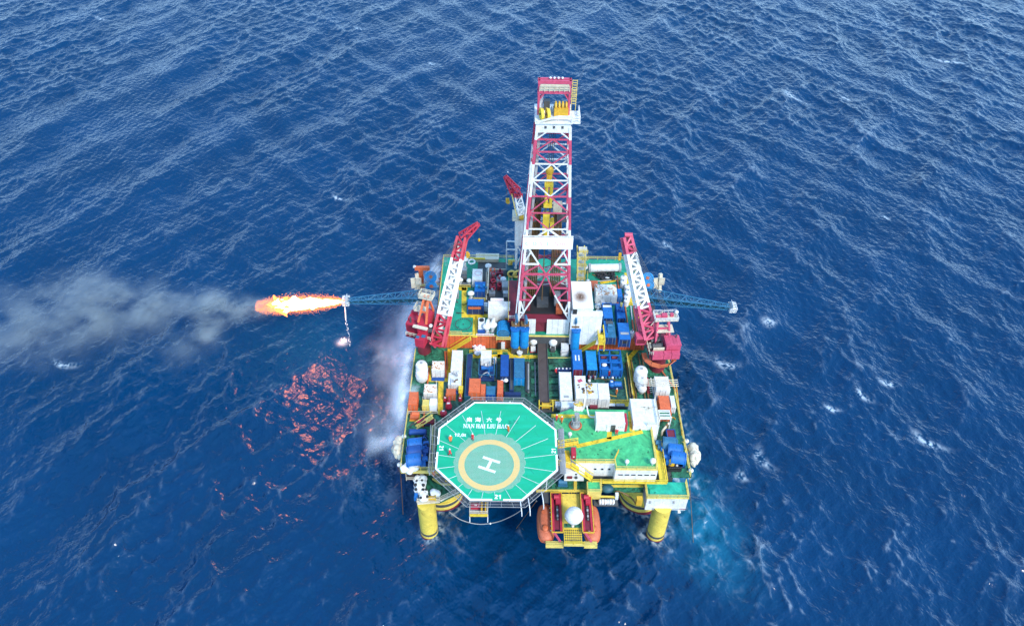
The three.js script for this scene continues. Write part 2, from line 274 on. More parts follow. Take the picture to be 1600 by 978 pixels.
// walkways painted on the decks (a skin of paint) 
const stripe = (pts, h, w) => { const o = []; for (let i = 0; i + 1 < pts.length; i++) { const a = pts[i], b = pts[i + 1], d = b.clone().sub(a), n = d.length(); o.push(box(n + w * 0.98, 0.02, w, (a.x + b.x) / 2, h + 0.11 + 0.002 * i, (a.z + b.z) / 2, Math.atan2(-d.z, d.x))); } return mesh('walkway_stripe', o, M.stripe, rig); };
const S = (h, w, ...p) => stripe(p.map(([x, y]) => at(x, y, h)), h, w * 1.2);
S(REAR, 0.9, [725, 452], [725, 494], [760, 494]); S(REAR, 0.9, [743, 496], [742, 525]); S(REAR, 0.8, [712, 452], [727, 452]);
S(REAR, 0.8, [941, 442], [972, 436]); S(REAR, 1.3, [981, 430], [985, 474]); S(REAR, 1.0, [994, 472], [1002, 520]);
S(MAIN, 0.9, [703, 548], [701, 594], [669, 594], [670, 575]); S(MAIN, 0.9, [689, 596], [688, 646]);
S(MAIN, 0.9, [735, 557], [781, 557]); S(MAIN, 0.9, [781, 545], [781, 556]); S(MAIN, 0.9, [798, 546], [798, 558], [838, 558]);
S(MAIN, 0.8, [1000, 541], [984, 559], [994, 640]); S(MAIN, 1.0, [856, 632], [988, 632]);
// trenches of the pipe deck: timber dunnage between low green bulkheads
for (const [x0, x1] of [[830, 840], [857.5, 872]]) for (let k = 0; k < 6; k++) { const a = at(x0, 566 + k * 10.5, MAIN), b = at(x1, 566 + k * 10.5, MAIN); mesh('dunnage_board', [span(a.x, b.x, MAIN + 0.09, MAIN + 0.34, a.z - 0.82, a.z + 0.5)], k % 2 ? M.deck : M.bay, rig); }
// guard rails round the decks
const Y = (pts, h) => pts.map(([x, z]) => V(x, h, z));
mesh('guard_rail', rail(Y([[-27.4, -29], [-27.4, 2.2], [-16, 2.2]], MAIN), 1.1, 0.05), M.pale, rig);
mesh('guard_rail', rail(Y([[28, -30], [28.1, 2.9]], MAIN), 1.1, 0.05), M.pale, rig);
mesh('guard_rail', rail(Y([[-22.8, -33], [-22.8, -56.3], [-6, -56.3]], REAR), 1.1, 0.05), M.pale, rig);
mesh('guard_rail', rail(Y([[10, -56.3], [22.8, -56.3], [22.8, -31]], REAR), 1.1, 0.05), M.pale, rig);
mesh('guard_rail', rail(Y([[-22, -30.4], [-17.2, -30.4]], REAR), 1.1, 0.05), M.pale, rig);
// sheltered openings and pipes along the hull front
mesh('pipe', [rod(V(-19, 12.5, 2.8), V(22, 12.5, 2.8), 0.25), rod(V(-14, 11.4, 2.8), V(18, 11.4, 2.8), 0.18)], M.gold, rig);
mesh('pipe', [rod(V(22.3, 15.4, -29), V(22.3, 15.4, -15), 0.18), rod(V(21.6, 15.4, -29), V(21.6, 15.4, -13), 0.14), rod(V(19.8, 15.35, -27), V(19.8, 15.35, -13), 0.16)], M.bronze, rig);
mesh('pipe', [rod(V(17.7, 19.4, -31), V(17.7, 19.4, -46), 0.22), rod(V(18.4, 19.4, -31), V(18.4, 19.4, -50), 0.2), rod(V(19.3, 19.4, -31), V(19.3, 19.4, -44), 0.16)], M.dorange, rig);
mesh('pipe', [rod(V(-18.6, 15.4, -29.5), V(-18.6, 15.4, -22), 0.3), rod(V(-24, 15.4, -24), V(-24, 15.4, -8), 0.18)], M.dorange, rig);
// stairs from the rear deck down to the main deck
mesh('stair', stairs(at(703, 548, MAIN + 0.1), at(736, 528, REAR), 1.0, 14), M.yellow, rig);
mesh('stair', stairs(at(905, 549, MAIN + 0.1), at(931, 534, REAR), 1.0, 14), M.yellow, rig);

// catwalk and ramp up to the drill floor
{
  const c = thing('pipe_catwalk', 'long brown steel catwalk down the middle of the pipe deck', 'catwalk');
  const a = at(849, 533, MAIN + 1.6), b = at(849, 628, MAIN + 1.6);
  mesh('walk_plate', [span(-0.5, 1.4, MAIN + 1.2, MAIN + 1.6, a.z, b.z)], M.brown, c);
  for (const s of [-0.56, 1.46]) mesh('curb', [span(s - 0.06, s + 0.06, MAIN + 1.0, MAIN + 1.85, a.z, b.z)], M.dgrey, c);
  for (let z = a.z + 1; z < b.z; z += 3) for (const x of [-0.4, 1.0]) mesh('trestle', span(x, x + 0.3, MAIN + 0.07, MAIN + 1.2, z, z + 0.3), M.dgrey, c);
  const q = at(849, 482, FLOOR);
  mesh('ramp', [bar(V(0.45, MAIN + 1.35, a.z + 0.1), V(0.45, FLOOR, a.z - 4.2), 2.0, 0.3), span(-0.5, 1.4, FLOOR - 0.2, FLOOR + 0.1, q.z, a.z - 4.2)], M.black, c);
}

// ---------------------------------------------------------------- derrick and drill floor
{
  const f = thing('drill_floor', 'drill floor with tall white wind walls on both sides of the pipe ramp', 'drill floor');
  const zf = -30.6 - 0.5, zb = -44;
  mesh('floor_plate', span(-7.2, 8.2, FLOOR - 0.6, FLOOR, zb, zf), M.dred, f);
  mesh('floor_mat', [span(-4.6, 5.2, FLOOR + 0.01, FLOOR + 0.1, zb + 2, zf - 2)], M.black, f);
  mesh('substructure', [span(-6.8, 7.8, REAR + 0.1, FLOOR - 0.6, zb + 1, zf - 0.6)], M.dred, f);
  for (const [x0, x1] of [[-3.2, -1.15], [1.25, 6.1]]) { const n = Math.round((x1 - x0) / 1.1); for (let k = 0; k < n; k++) mesh('wall_panel', span(x0 + (x1 - x0) * k / n, x0 + (x1 - x0) * (k + 1) / n - 0.04, REAR - 1.4, FLOOR + 0.4, zf, zf + 0.14), M.white, f); }
  mesh('wall_trim', [span(-6.4, -1.1, REAR - 1.75, REAR - 1.45, zf, zf + 0.2), span(1.2, 12.6, REAR - 1.75, REAR - 1.45, zf, zf + 0.2)], M.orange, f);
  mesh('guard_rail', rail([V(-7.1, FLOOR, zf - 0.2), V(-3.2, FLOOR, zf - 0.2)], 1.1, 0.05), M.white, f);
  mesh('guard_rail', rail([V(-7.1, FLOOR, zb), V(-7.1, FLOOR, zf)], 1.1, 0.05), M.pale, f);
  // doghouse with its sooty roof, and the lower house before it
  const soot = tex(256, (u, v) => { const s = Math.exp(-Math.pow((u - 0.4) / 0.27, 2) - Math.pow((v - 0.42) / 0.17, 2)) * sm(-0.9, 0.5, per(u, v, 2.5, 5) + 0.35); return [1 - 0.62 * s, 1 - 0.74 * s, 1 - 0.82 * s]; });
  const h = thing('driller_house', 'big white deckhouse beside the derrick with a soot-stained roof', 'deckhouse');
  const a = at(893, 440, 28), b = at(927, 482, 28), roof = new THREE.PlaneGeometry(b.x - a.x, b.z - a.z); roof.rotateX(-Math.PI / 2); roof.translate((a.x + b.x) / 2, 28.03, (a.z + b.z) / 2);
  mesh('wall', [span(a.x, b.x, REAR + 0.1, 27.9, a.z, b.z)], M.white, h);
  mesh('roof', [span(a.x - 0.1, b.x + 0.1, 27.9, 28.02, a.z - 0.1, b.z + 0.1)], M.white, h);
  mesh('roof_sheet', roof, new THREE.MeshStandardMaterial({ color: L(0.8, 0.79, 0.76), map: soot, roughness: 0.6 }), h);
  mesh('door', [box(0.9, 1.6, 0.08, a.x + 0.4, 26.9, b.z + 0.05)], M.black, h);
  const l = thing('winch_house', 'white house front below the sooty roofed deckhouse, beside a blue tensioner', 'deckhouse');
  const z2 = at(910, 531, REAR - 1.5).z;
  for (let k = 0; k < 5; k++) { const x0 = 6.2 + k * 1.32; mesh('wall_panel', span(x0, x0 + 1.29, REAR - 1.45, 26.2, b.z + 0.4, z2), M.white, l); }
  mesh('roof', span(6.15, 12.85, 26.2, 26.34, b.z + 0.35, z2 + 0.05), M.white, l);
  mesh('vent', [cyl(0.22, 0.22, 0.4, 11.9, 26.5, z2 - 0.7, 10)], M.grey, l);
}
{
  const d = thing('derrick', 'tall red and white banded lattice derrick with name banner, over the drill floor', 'derrick');
  const y0 = FLOOR, y1 = 69, cz0 = -36.6, cz1 = -36.0, cx0 = 0.5, cx1 = 0.45;
  const C = (k, y) => { const t = (y - y0) / (y1 - y0), w = 5.45 * (1 - t) + 2.95 * t, e = 5.7 * (1 - t) + 2.95 * t; return V(cx0 + (k % 3 ? 1 : -1) * w, y, cz0 + (cz1 - cz0) * t + (k > 1 ? -1 : 1) * e); };   // 0 front left, 1 front right, 2 rear right, 3 rear left
  const bands = [[23, 28.8, M.white], [28.8, 38.4, M.pink], [38.4, 47, M.white], [47, 54.5, M.pink], [54.5, 61.5, M.white], [61.5, 66.5, M.pink], [66.5, 71, M.white]];
  const col = (y) => bands.find((b) => y < b[1])?.[2] ?? M.white;
  for (const [a, b, m] of bands) for (let k = 0; k < 4; k++) mesh('leg', bar(C(k, a), C(k, Math.min(b, 69)), 0.48), m, d);
  const F = (k, t, y) => C(k, y).lerp(C((k + 1) % 4, y), t);
  const brace = (a, b, y, w = 0.2) => mesh('brace', bar(a, b, w), col(y), d);
  const girt = (k, y, w = 0.23) => mesh('girt', bar(C(k, y), C((k + 1) % 4, y), w), col(y - 0.01), d);
  // open front (towards the catwalk): tall crossing braces with small triangles at the legs
  { const X = F(0, 0.5, 35.8);
    for (const s of [0, 1]) {
      const f = (t, y) => F(0, s ? 1 - t : t, y), c = (y) => C(s, y);
      mesh('brace', bar(c(23.4), f(0.3, 30.4), 0.27), M.white, d); mesh('brace', bar(f(0.3, 30.4), X, 0.27), M.pink, d);
      mesh('brace', bar(X, f(0.33, 38.4), 0.27), M.pink, d); mesh('brace', bar(f(0.33, 38.4), f(0.06, 42.6), 0.27), M.white, d);
      mesh('girt', bar(c(32.2), f(0.34, 32.2), 0.3), M.pink, d); mesh('girt', bar(c(35.8), X, 0.36), M.pink, d); mesh('girt', bar(c(28.9), f(0.24, 28.9), 0.26), M.pink, d); mesh('girt', bar(c(25.4), f(0.1, 25.4), 0.26), M.white, d); mesh('girt', bar(c(38.4), f(0.33, 38.4), 0.3), M.white, d);
      for (const [ya, yb, t, m] of [[28.7, 25.4, 0.1, M.white], [35.6, 32.3, 0.34, M.pink], [35.9, 38.2, 0.33, M.pink], [38.5, 41.6, 0.14, M.white], [32.1, 29.4, 0.24, M.pink]]) mesh('brace', bar(c(ya), f(t, yb), 0.26), m, d);
      mesh('brace', bar(F(0, 0.5, 47), c(43.4), 0.27), M.white, d);
    }
  }
  for (const k of [1, 2, 3]) {
    const lv = [23.3, 26, 28.8, 32.2, 35.8, 38.4, 42.6, 47];
    for (let i = 0; i + 1 < lv.length; i++) { girt(k, lv[i + 1], 0.22); for (const e of [0, 1]) brace(C((k + e) % 4, (lv[i] + lv[i + 1]) / 2), F(k, 0.5, lv[i]), lv[i] + 1, 0.14); brace(C(k, lv[i]), F(k, 0.5, lv[i + 1]), lv[i] + 1, 0.22); brace(C((k + 1) % 4, lv[i]), F(k, 0.5, lv[i + 1]), lv[i] + 1, 0.22); }
  }
  const bays = [47, 54.5, 61.5, 66.5, 69];
  for (let k = 0; k < 4; k++) {
    girt(k, 47);
    for (let i = 0; i + 1 < bays.length; i++) {
      const a = bays[i], b = bays[i + 1], m = (a + b) / 2; girt(k, b);
      if (i < 3) for (const e of [0, 1]) { brace(F(k, 0.5, a), C((k + e) % 4, m), m); brace(C((k + e) % 4, m), F(k, 0.5, b), m); } else for (const e of [0, 1]) brace(C((k + e) % 4, a), F(k, 0.5, b), m);
      if (i < 3) girt(k, m, 0.22);
      if (k === 1) { const q1 = (a + m) / 2, q3 = (m + b) / 2; girt(k, q1, 0.18); girt(k, q3, 0.18); brace(C(1, q1), C(2, m), m, 0.18); brace(C(1, m), C(2, q3), m, 0.18); }
    }
  }
  mesh('girt', bar(F(0, 0.5, 45.4), F(0, 0.5, 47), 0.3), M.white, d);
  // name banner
  const cv = document.createElement('canvas'); cv.width = 1024; cv.height = 320; const g = cv.getContext('2d');
  g.fillStyle = '#ffffff'; g.fillRect(0, 0, 1024, 320); g.font = 'bold 130px sans-serif'; g.textBaseline = 'middle';
  for (const [s, x, c] of [['C', 40, '#9fdccb'], ['O', 190, '#a5e6d0'], ['S', 340, '#e79aae'], ['L', 480, '#9ee0d4'], ['NH6', 640, '#eba9bd']]) { g.fillStyle = c; g.fillText(s, x, 170); }
  const bt = new THREE.CanvasTexture(cv); bt.colorSpace = THREE.SRGBColorSpace;
  const zb1 = C(0, 44).z + 0.5, w = 2 * (C(1, 44).x - cx0) + 1.3, bg = new THREE.BoxGeometry(w, 2.9, 0.12); bg.translate(cx0, 44.0, zb1);
  const ban = mesh('banner', uvw(bg), M.white, d);
  const pg = new THREE.PlaneGeometry(w - 0.1, 2.8); pg.translate(cx0, 44.0, zb1 + 0.075); mesh('banner_print', pg, new THREE.MeshStandardMaterial({ map: bt, roughness: 0.6 }), ban);
  mesh('banner_hanger', [span(cx0 - w / 2, cx0 + w / 2, 45.6, 45.75, zb1 - 0.2, zb1)], M.white, d);
  // crown: white plated bay, work platform with sheaves, red gantry above
  const T = (x, y, z) => V(cx1 + x, y, cz1 + z), G3 = (x0, x1, y0, y1, z0, z1) => span(cx1 + x0, cx1 + x1, y0, y1, cz1 + z0, cz1 + z1);
  for (const [x0, x1, z0, z1] of [[-3.1, 3.1, 2.95, 3.1], [-3.1, 3.1, -3.1, -2.95], [-3.1, -2.95, -2.94, 2.94], [2.95, 3.1, -2.94, 2.94]]) mesh('crown_plate', G3(x0, x1, 67.9, 69.8, z0, z1), M.white, d);
  mesh('crown_platform', [G3(-3.3, 3.3, 69.8, 70.0, -3.3, 3.4), G3(3.31, 4.7, 69.8, 70.0, -1, 3.2)], M.white, d);
  for (let k = 0; k < 3; k++) mesh('opening', [box(0.4, 0.5, 0.06, cx1 - 1.4 + k * 1.5, 69.0, cz1 + 3.14)], M.dgrey, d);
  mesh('crown_beam', [bar(T(-2.9, 70.1, 3.3), T(0.6, 71.2, 3.3), 0.28), bar(T(0.6, 71.2, 3.3), T(3.2, 71.2, 3.3), 0.28)], M.white, d);
  mesh('guard_rail', rail([T(3.2, 70.0, 3.3), T(4.6, 70.0, 3.1), T(4.6, 70.0, -0.9)], 1.1, 0.06, false, 1), M.white, d);
  for (const x of [-2.1, -1.0]) { const s = mesh('sheave', [cyl(1.0, 1.0, 0.5, cx1 + x, 71.0, cz1 + 2, 20, 0.2, 0, Math.PI / 2), torus(0.98, 0.14, cx1 + x - 0.2, 71.0, cz1 + 2, 0, Math.PI / 2 + 0.2)], M.yellow, d); mesh('sheave_pin', cyl(0.2, 0.2, 0.9, cx1 + x, 71.0, cz1 + 2, 10, 0.2, 0, Math.PI / 2), M.dgrey, s); }
  mesh('crown_block', [G3(0.1, 2.6, 70.1, 71.5, -0.9, 1.3)], M.gold, d);
  for (let k = 0; k < 4; k++) mesh('sheave', [cyl(0.75, 0.75, 0.3, cx1 + 0.4 + k * 0.62, 71.7, cz1 + 0.2, 18, 0, 0, Math.PI / 2)], M.gold, d);
  mesh('machine_box', [G3(-1.7, -0.6, 70.0, 71.8, -2, -1)], M.dgrey, d); mesh('machine_box', [G3(-2.4, -1.8, 70.0, 72.4, -2.4, -1.6)], M.white2, d);
  for (const x of [-2.7, 2.7]) for (const z of [-0.4, 0.4]) mesh('gantry_post', bar(T(x, 70, z), T(x, 76.6, z), 0.36), M.pink, d);
  for (const z of [-0.4, 0.4]) { mesh('gantry_beam', G3(-2.95, 2.95, 74.1, 74.6, z - 0.2, z + 0.2), M.pink, d); mesh('gantry_beam', G3(-2.95, 2.95, 76.0, 76.6, z - 0.21, z + 0.21), M.pink, d); for (const s of [-1, 1]) mesh('knee_brace', bar(T(s * 2.6, 72.8, z), T(s * 1.7, 74.2, z), 0.18), M.pink, d); }
  mesh('gantry_panel', G3(-2.5, 2.5, 74.7, 75.9, 0.5, 0.62), M.cream, d);
  mesh('guard_rail', rail([T(-2.6, 74.7, 0.85), T(2.6, 74.7, 0.85)], 1.0, 0.05, false, 0.9), M.cream, d);
  mesh('crown_lamp', [0, 1, 2, 3].map((k) => ball(0.2, cx1 - 0.8 + k * 0.7, 76.85, cz1)), M.white, d);
  // ladder tower up the right rear leg, service line up the left
  const lad = []; for (const dx of [0, 0.8]) lad.push(bar(T(3.2 + dx, 70, -1), T(3.2 + dx, 76, -1), 0.1)); for (let y = 71.4; y < 76; y += 0.45) lad.push(bar(T(3.2, y, -1), T(4.0, y, -1), 0.09)); for (let y = 72; y < 76; y += 1.0) lad.push(torus(0.5, 0.05, cx1 + 3.6, y, cz1 - 1.4, Math.PI / 2, 0, 10));
  mesh('ladder', lad, M.pale, d);
  const sp = atz(841, 166, -38), sq = atz(803, 500, -41.5); mesh('service_pipe', rod(sp, sq, 0.17), M.red, d); mesh('service_pipe', rod(sp.clone().add(V(0.4, -2, 0.6)), sq.clone().add(V(0.7, 0, 0.8)), 0.1), M.dred, d);
  mesh('service_pipe', rod(C(0, 24).add(V(-0.7, 0, 0.3)), C(0, 62).add(V(-0.5, 0, 0.3)), 0.13), M.white2, d);
  mesh('ladder_run', bar(C(0, 24).add(V(0.9, 0, -0.8)), C(0, 68).add(V(0.6, 0, -0.8)), 0.5, 0.12), M.grey, d);
  // racking board with drill pipe stood back, and fingerboard
  const rack = mesh('racked_pipe', Array.from({ length: 54 }, (_, i) => { const s = i < 30 ? -1 : 1, j = i < 30 ? i : i - 30; return rod(V(0.5 + s * (1.6 + (j % 6) * 0.42), FLOOR + 0.1, cz0 - 3.6 + Math.floor(j / 6) * 0.5), V(0.5 + s * (1.4 + (j % 6) * 0.28), FLOOR + 25 + rr(-0.5, 0.5), cz0 - 2.6 + Math.floor(j / 6) * 0.3), 0.13, 6); }), M.bronze, d, STUFF);
  for (const [x0, x1] of [[-3.4, -1.8], [2.4, 4.2]]) mesh('rack_board', span(x0, x1, 46.2, 46.4, cz0 - 2.8, cz0 + 1.2), M.dgrey, d);
  const bx = (x0, x1, y0, y1, z0, z1, m, n = 'machinery') => mesh(n, span(x0, x1, y0, y1, z0, z1), m, d);
  bx(-3.8, -2.4, FLOOR + 0.1, FLOOR + 2.4, cz0 + 1, cz0 + 2.6, M.dred); bx(2.9, 4.2, FLOOR + 0.1, FLOOR + 2.8, cz0 - 1, cz0 + 1, M.grey); bx(-0.9, 1.6, FLOOR + 0.1, FLOOR + 1.2, cz0 - 0.8, cz0 + 1.6, M.dgrey); bx(3.2, 4.6, FLOOR + 0.1, FLOOR + 1.8, cz0 + 2, cz0 + 3.6, M.orange);
  bx(1.6, 3.4, 46.4, 48.6, cz0 - 2.6, cz0 - 1.4, M.cream, 'cabinet'); bx(-3.6, 0.2, 46.4, 49.0, cz0 - 3.6, cz0 - 3.2, M.dgrey, 'wind_screen'); bx(-3.4, -2.2, 46.4, 47.8, cz0 + 0.2, cz0 + 1.2, M.red, 'cabinet');
}
{
  const t = thing('travelling_block', 'yellow travelling block and top drive hanging inside the derrick', 'hoisting gear');
  const z = -36.4, x = 0.4, cz = z;
  mesh('block_body', [ball(0.8, x, 57.6, z, 1, 1.3, 0.8), box(1.0, 2.2, 0.9, x, 55.9, z)], M.gold, t);
  mesh('compensator', [cyl(0.36, 0.36, 5, x - 0.4, 52, z, 12), cyl(0.36, 0.36, 5, x + 0.5, 52, z, 12), box(1.7, 0.9, 1, x, 54.6, z), box(1.7, 0.7, 1, x, 49.6, z)], M.yellow, t);
  mesh('cylinder_rod', [cyl(0.22, 0.22, 3, x - 0.4, 48, z, 10), cyl(0.22, 0.22, 3, x + 0.5, 48, z, 10)], M.dgrey, t);
  mesh('top_drive', [box(1.3, 4.2, 1.2, x - 0.2, 45.6, z), cyl(0.5, 0.4, 1.6, x - 0.2, 43, z, 12), box(0.8, 1.4, 1.8, x + 1, 45.2, z)], M.yellow, t);
  mesh('guide_dolly', [box(2.8, 0.35, 0.5, x, 46.6, z - 1), box(2.8, 0.35, 0.5, x, 50.4, z - 1)], M.bronze, t);
  mesh('drilling_line', [-0.5, -0.2, 0.2, 0.5].map((k) => rod(V(x + k, 58, z), V(0.6 + k, 71.4, -36), 0.06, 5)), M.dgrey, t);
  mesh('drill_pipe', rod(V(x - 0.2, 42.5, z), V(x - 0.2, FLOOR, z), 0.12), M.bronze, t);
}

// ---------------------------------------------------------------- helideck
const HC = [-8.9, 3.6], HD = 22;
const oct = (r) => Array.from({ length: 8 }, (_, k) => { const a = (k + 0.5) * Math.PI / 4, R = r / Math.cos(Math.PI / 8); return [HC[0] + R * Math.cos(a), HC[1] + R * Math.sin(a)]; });
{
  const h = thing('helideck', 'octagonal turquoise helicopter deck with yellow ring, white letter H and landing net', 'helideck');
  // deck with everything that is printed on it
  const N = 2048, cv = document.createElement('canvas'); cv.width = cv.height = N; const g = cv.getContext('2d'), k = N / HD, X = (x) => (x + HD / 2) * k;   // metres from the middle, z downwards
  g.fillStyle = '#049f72'; g.fillRect(0, 0, N, N);
  for (let i = 0; i < 2600; i++) { const x = rnd() * N, y = rnd() * N, r = rr(10, 120); g.fillStyle = rnd() < 0.5 ? `rgba(40,205,175,${rr(0.01, 0.05)})` : `rgba(10,150,110,${rr(0.01, 0.05)})`; g.beginPath(); g.ellipse(x, y, r * 1.8, r * 0.5, rr(-0.3, 0.1), 0, 7); g.fill(); }
  for (let i = 0; i < 90; i++) { g.strokeStyle = `rgba(150,225,205,${rr(0.06, 0.24)})`; g.lineWidth = rr(2, 6); const x = rnd() * N, y = rnd() * N; g.beginPath(); g.moveTo(x, y); g.lineTo(x + rr(-200, 200), y + rr(20, 260)); g.stroke(); }
  for (let i = 0; i < 12; i++) { g.strokeStyle = 'rgba(0,95,80,0.28)'; g.lineWidth = 3; g.beginPath(); g.moveTo(X(-11), X(-10.1 + i * 1.84)); g.lineTo(X(11), X(-10.1 + i * 1.84)); g.stroke(); }
  for (let i = 0; i < 46; i++) { g.strokeStyle = `rgba(20,60,55,${rr(0.08, 0.26)})`; g.lineWidth = rr(4, 16); const x = X(rr(-8, 8)), y = X(rr(-8, 8)), a = rr(-0.6, 0.6); g.beginPath(); g.moveTo(x, y); g.lineTo(x + Math.sin(a) * rr(30, 160), y + Math.cos(a) * rr(30, 160)); g.stroke(); }
  g.save(); g.translate(X(2.9), X(-6.3)); for (let i = 0; i < 60; i++) { g.fillStyle = 'rgba(0,70,60,0.10)'; g.beginPath(); g.ellipse(rr(-90, 90), rr(-30, 40), rr(6, 40), rr(4, 12), rr(0, 1), 0, 7); g.fill(); } g.restore();
  g.save(); g.beginPath(); oct(HD / 2).forEach(([x, z], i) => (i ? g.lineTo : g.moveTo).call(g, X(x - HC[0]), X(z - HC[1]))); g.closePath(); g.lineWidth = 0.66 * k; g.strokeStyle = '#ffffff'; g.stroke(); g.restore();
  // landing circle
  const cx = X(-1.36), cz = X(3.5); g.strokeStyle = '#f2c03e'; g.lineWidth = 1.1 * k; g.beginPath(); g.arc(cx, cz, 5.0 * k, 0, 7); g.stroke();
  g.save(); g.translate(cx, cz); g.rotate(0.36); g.fillStyle = '#ffffff'; for (const s of [-1, 1]) g.fillRect(-1.65 * k, s * 1.1 * k - 0.27 * k, 3.3 * k, 0.54 * k); g.fillRect(-0.27 * k, -1.1 * k, 0.54 * k, 2.2 * k); g.restore();
  g.fillStyle = '#ffffff'; g.textAlign = 'center'; g.textBaseline = 'middle';
  const lay = (s, x, z, size, font, rot = 0, sx = 1) => { g.save(); g.translate(X(x), X(z)); g.rotate(rot); g.scale(sx, 1); g.font = `bold ${size * k}px ${font}`; g.fillText(s, 0, 0); g.restore(); };
  lay('NAN HAI LIU HAO', -2.2, -5.15, 1.28, 'serif', 0, 0.72);
  lay('12.0t', -6.9, -3.05, 0.95, 'sans-serif', 0.02, 1.0);
  const clear = (x, z, w, d) => { g.fillStyle = '#049f72'; g.fillRect(X(x - w / 2), X(z - d / 2), w * k, d * k); g.fillStyle = '#ffffff'; };
  clear(0.3, 10.8, 1.9, 0.9); lay('21', 0.35, 10.25, 1.2, 'sans-serif'); clear(-10.75, 0, 0.9, 1.7); lay('21', -10.2, 0, 1.1, 'sans-serif', Math.PI / 2); clear(10.8, 0.3, 0.9, 1.7); lay('21', 10.35, 0.3, 1.1, 'sans-serif', -Math.PI / 2);
  // the four characters, drawn stroke by stroke on a 10 by 10 field
  const glyph = (x, z, strokes) => { const s = 1.02 * k / 10; g.save(); g.translate(X(x) - 5 * s, X(z) - 5 * s); g.lineCap = 'square'; g.lineWidth = 1.25 * s; g.strokeStyle = '#ffffff'; for (const p of strokes) { g.beginPath(); for (let i = 0; i < p.length; i += 2) (i ? g.lineTo : g.moveTo).call(g, p[i] * s, p[i + 1] * s); g.stroke(); } g.restore(); };
  glyph(-5.35, -6.7, [[1, 1.6, 9, 1.6], [5, 0, 5, 3.4], [1, 10, 1, 3.4, 9, 3.4, 9, 9.8, 8, 9.6], [3.6, 4.4, 4.2, 5.4], [6.4, 4.4, 5.8, 5.4], [2.8, 6, 7.2, 6], [2.6, 7.7, 7.4, 7.7], [5, 6, 5, 9.7]]);
  glyph(-3.7, -6.7, [[0.6, 0.8, 1.6, 1.8], [0.2, 3.4, 1.3, 4.3], [0.4, 9.6, 1.8, 6.4], [4.2, 0.2, 2.8, 2.6], [3.6, 1.5, 9.4, 1.5], [4, 3.4, 3.6, 8.2, 8.6, 8.2], [4, 3.4, 8.8, 3.4, 8.3, 9.8, 7.4, 9.6], [2.6, 5.8, 9.8, 5.8], [6, 4.2, 6.5, 5.1], [5.8, 6.6, 6.3, 7.5]]);
  glyph(-1.6, -6.7, [[4.6, 0.2, 5.3, 1.7], [0.5, 3.2, 9.5, 3.2], [3.7, 5.2, 1.2, 9.7], [6.2, 5.2, 8.9, 9.7]]);
  glyph(0.2, -6.7, [[2.2, 0.6, 7.8, 0.6, 7.8, 3, 2.2, 3, 2.2, 0.6], [0.3, 4.6, 9.7, 4.6], [3.4, 4.6, 2.8, 6.5, 7.8, 6.5, 7.2, 9.7, 5.4, 9.4]]);
  const dt = new THREE.CanvasTexture(cv); dt.colorSpace = THREE.SRGBColorSpace; dt.anisotropy = 8;
  mesh('deck_slab', poly(oct(HD / 2), HELI - 0.4, HELI - 0.012), M.grey, h);
  const sg = new THREE.ShapeGeometry(new THREE.Shape(oct(HD / 2).map(([x, z]) => new THREE.Vector2(x - HC[0], -(z - HC[1])))));
  const u = sg.attributes.uv, p = sg.attributes.position; for (let i = 0; i < p.count; i++) u.setXY(i, p.getX(i) / HD + 0.5, p.getY(i) / HD + 0.5);
  sg.rotateX(-Math.PI / 2); sg.translate(HC[0], HELI, HC[1]);
  mesh('deck_surface', sg, new THREE.MeshStandardMaterial({ map: dt, roughness: 0.55 }), h);
  // landing net: thin grey cords, close meshed, held by lashings
  const net = [], nx = HC[0] - 1.3, nz = HC[1] + 3.05, NR = (a) => { const q = Math.abs(Math.cos(a * 2)); return 6.75 - 0.3 * q + 0.14 * Math.cos(a * 20); }, lash = [];
  const nt = tex(256, (uu, vv) => { const e = 6, a = (uu * e) % 1, b = (vv * e) % 1, on = a < 0.2 || b < 0.2 ? 1 : 0, n = per(uu, vv, 2, 90); return [0.72 + 0.1 * n, 0.74 + 0.1 * n, 0.7 + 0.1 * n, on ? 0.9 : 0.04]; }, 1.2);
  const pts = []; for (let i = 0; i < 120; i++) { const a = i / 120 * 2 * Math.PI; pts.push([nx + NR(a) * Math.cos(a), nz + NR(a) * Math.sin(a)]); }
  const ng = new THREE.ShapeGeometry(new THREE.Shape(pts.map(([x, z]) => new THREE.Vector2(x, -z)))); ng.rotateX(-Math.PI / 2); ng.translate(0, HELI + 0.03, 0);
  const nm2 = mesh('landing_net', uvw(ng), new THREE.MeshStandardMaterial({ map: nt, transparent: true, roughness: 0.9, side: THREE.DoubleSide }), h); nm2.castShadow = false;
  const edge = (x, z) => { let t = 12; for (let q = 0; q < 8; q++) { const a = q * Math.PI / 4, cx2 = Math.cos(a), cz2 = Math.sin(a); const den = x * cx2 + z * cz2; if (den > 0.01) t = Math.min(t, (HD / 2 - 0.4 - ((nx - HC[0]) * cx2 + (nz - HC[1]) * cz2)) / den); } return t; };
  for (let i = 0; i < 20; i++) { const a = (i + 0.5) / 20 * 2 * Math.PI, cx2 = Math.cos(a), cz2 = Math.sin(a); mesh('lashing', rod(V(nx + cx2 * NR(a), HELI + 0.05, nz + cz2 * NR(a)), V(nx + cx2 * edge(cx2, cz2), HELI + 0.05, nz + cz2 * edge(cx2, cz2)), 0.045, 5), M.white2, h); }
  // perimeter safety net on outriggers
  const O = oct(HD / 2 + 0.05), P = oct(HD / 2 + 1.25), Q = oct(HD / 2 + 0.65);
  const mesh2 = tex(64, (uu, vv) => { const on = (uu * 8) % 1 < 0.16 || (vv * 8) % 1 < 0.16; return [0.4, 0.41, 0.41, on ? 0.5 : 0.03]; }, 1.6);
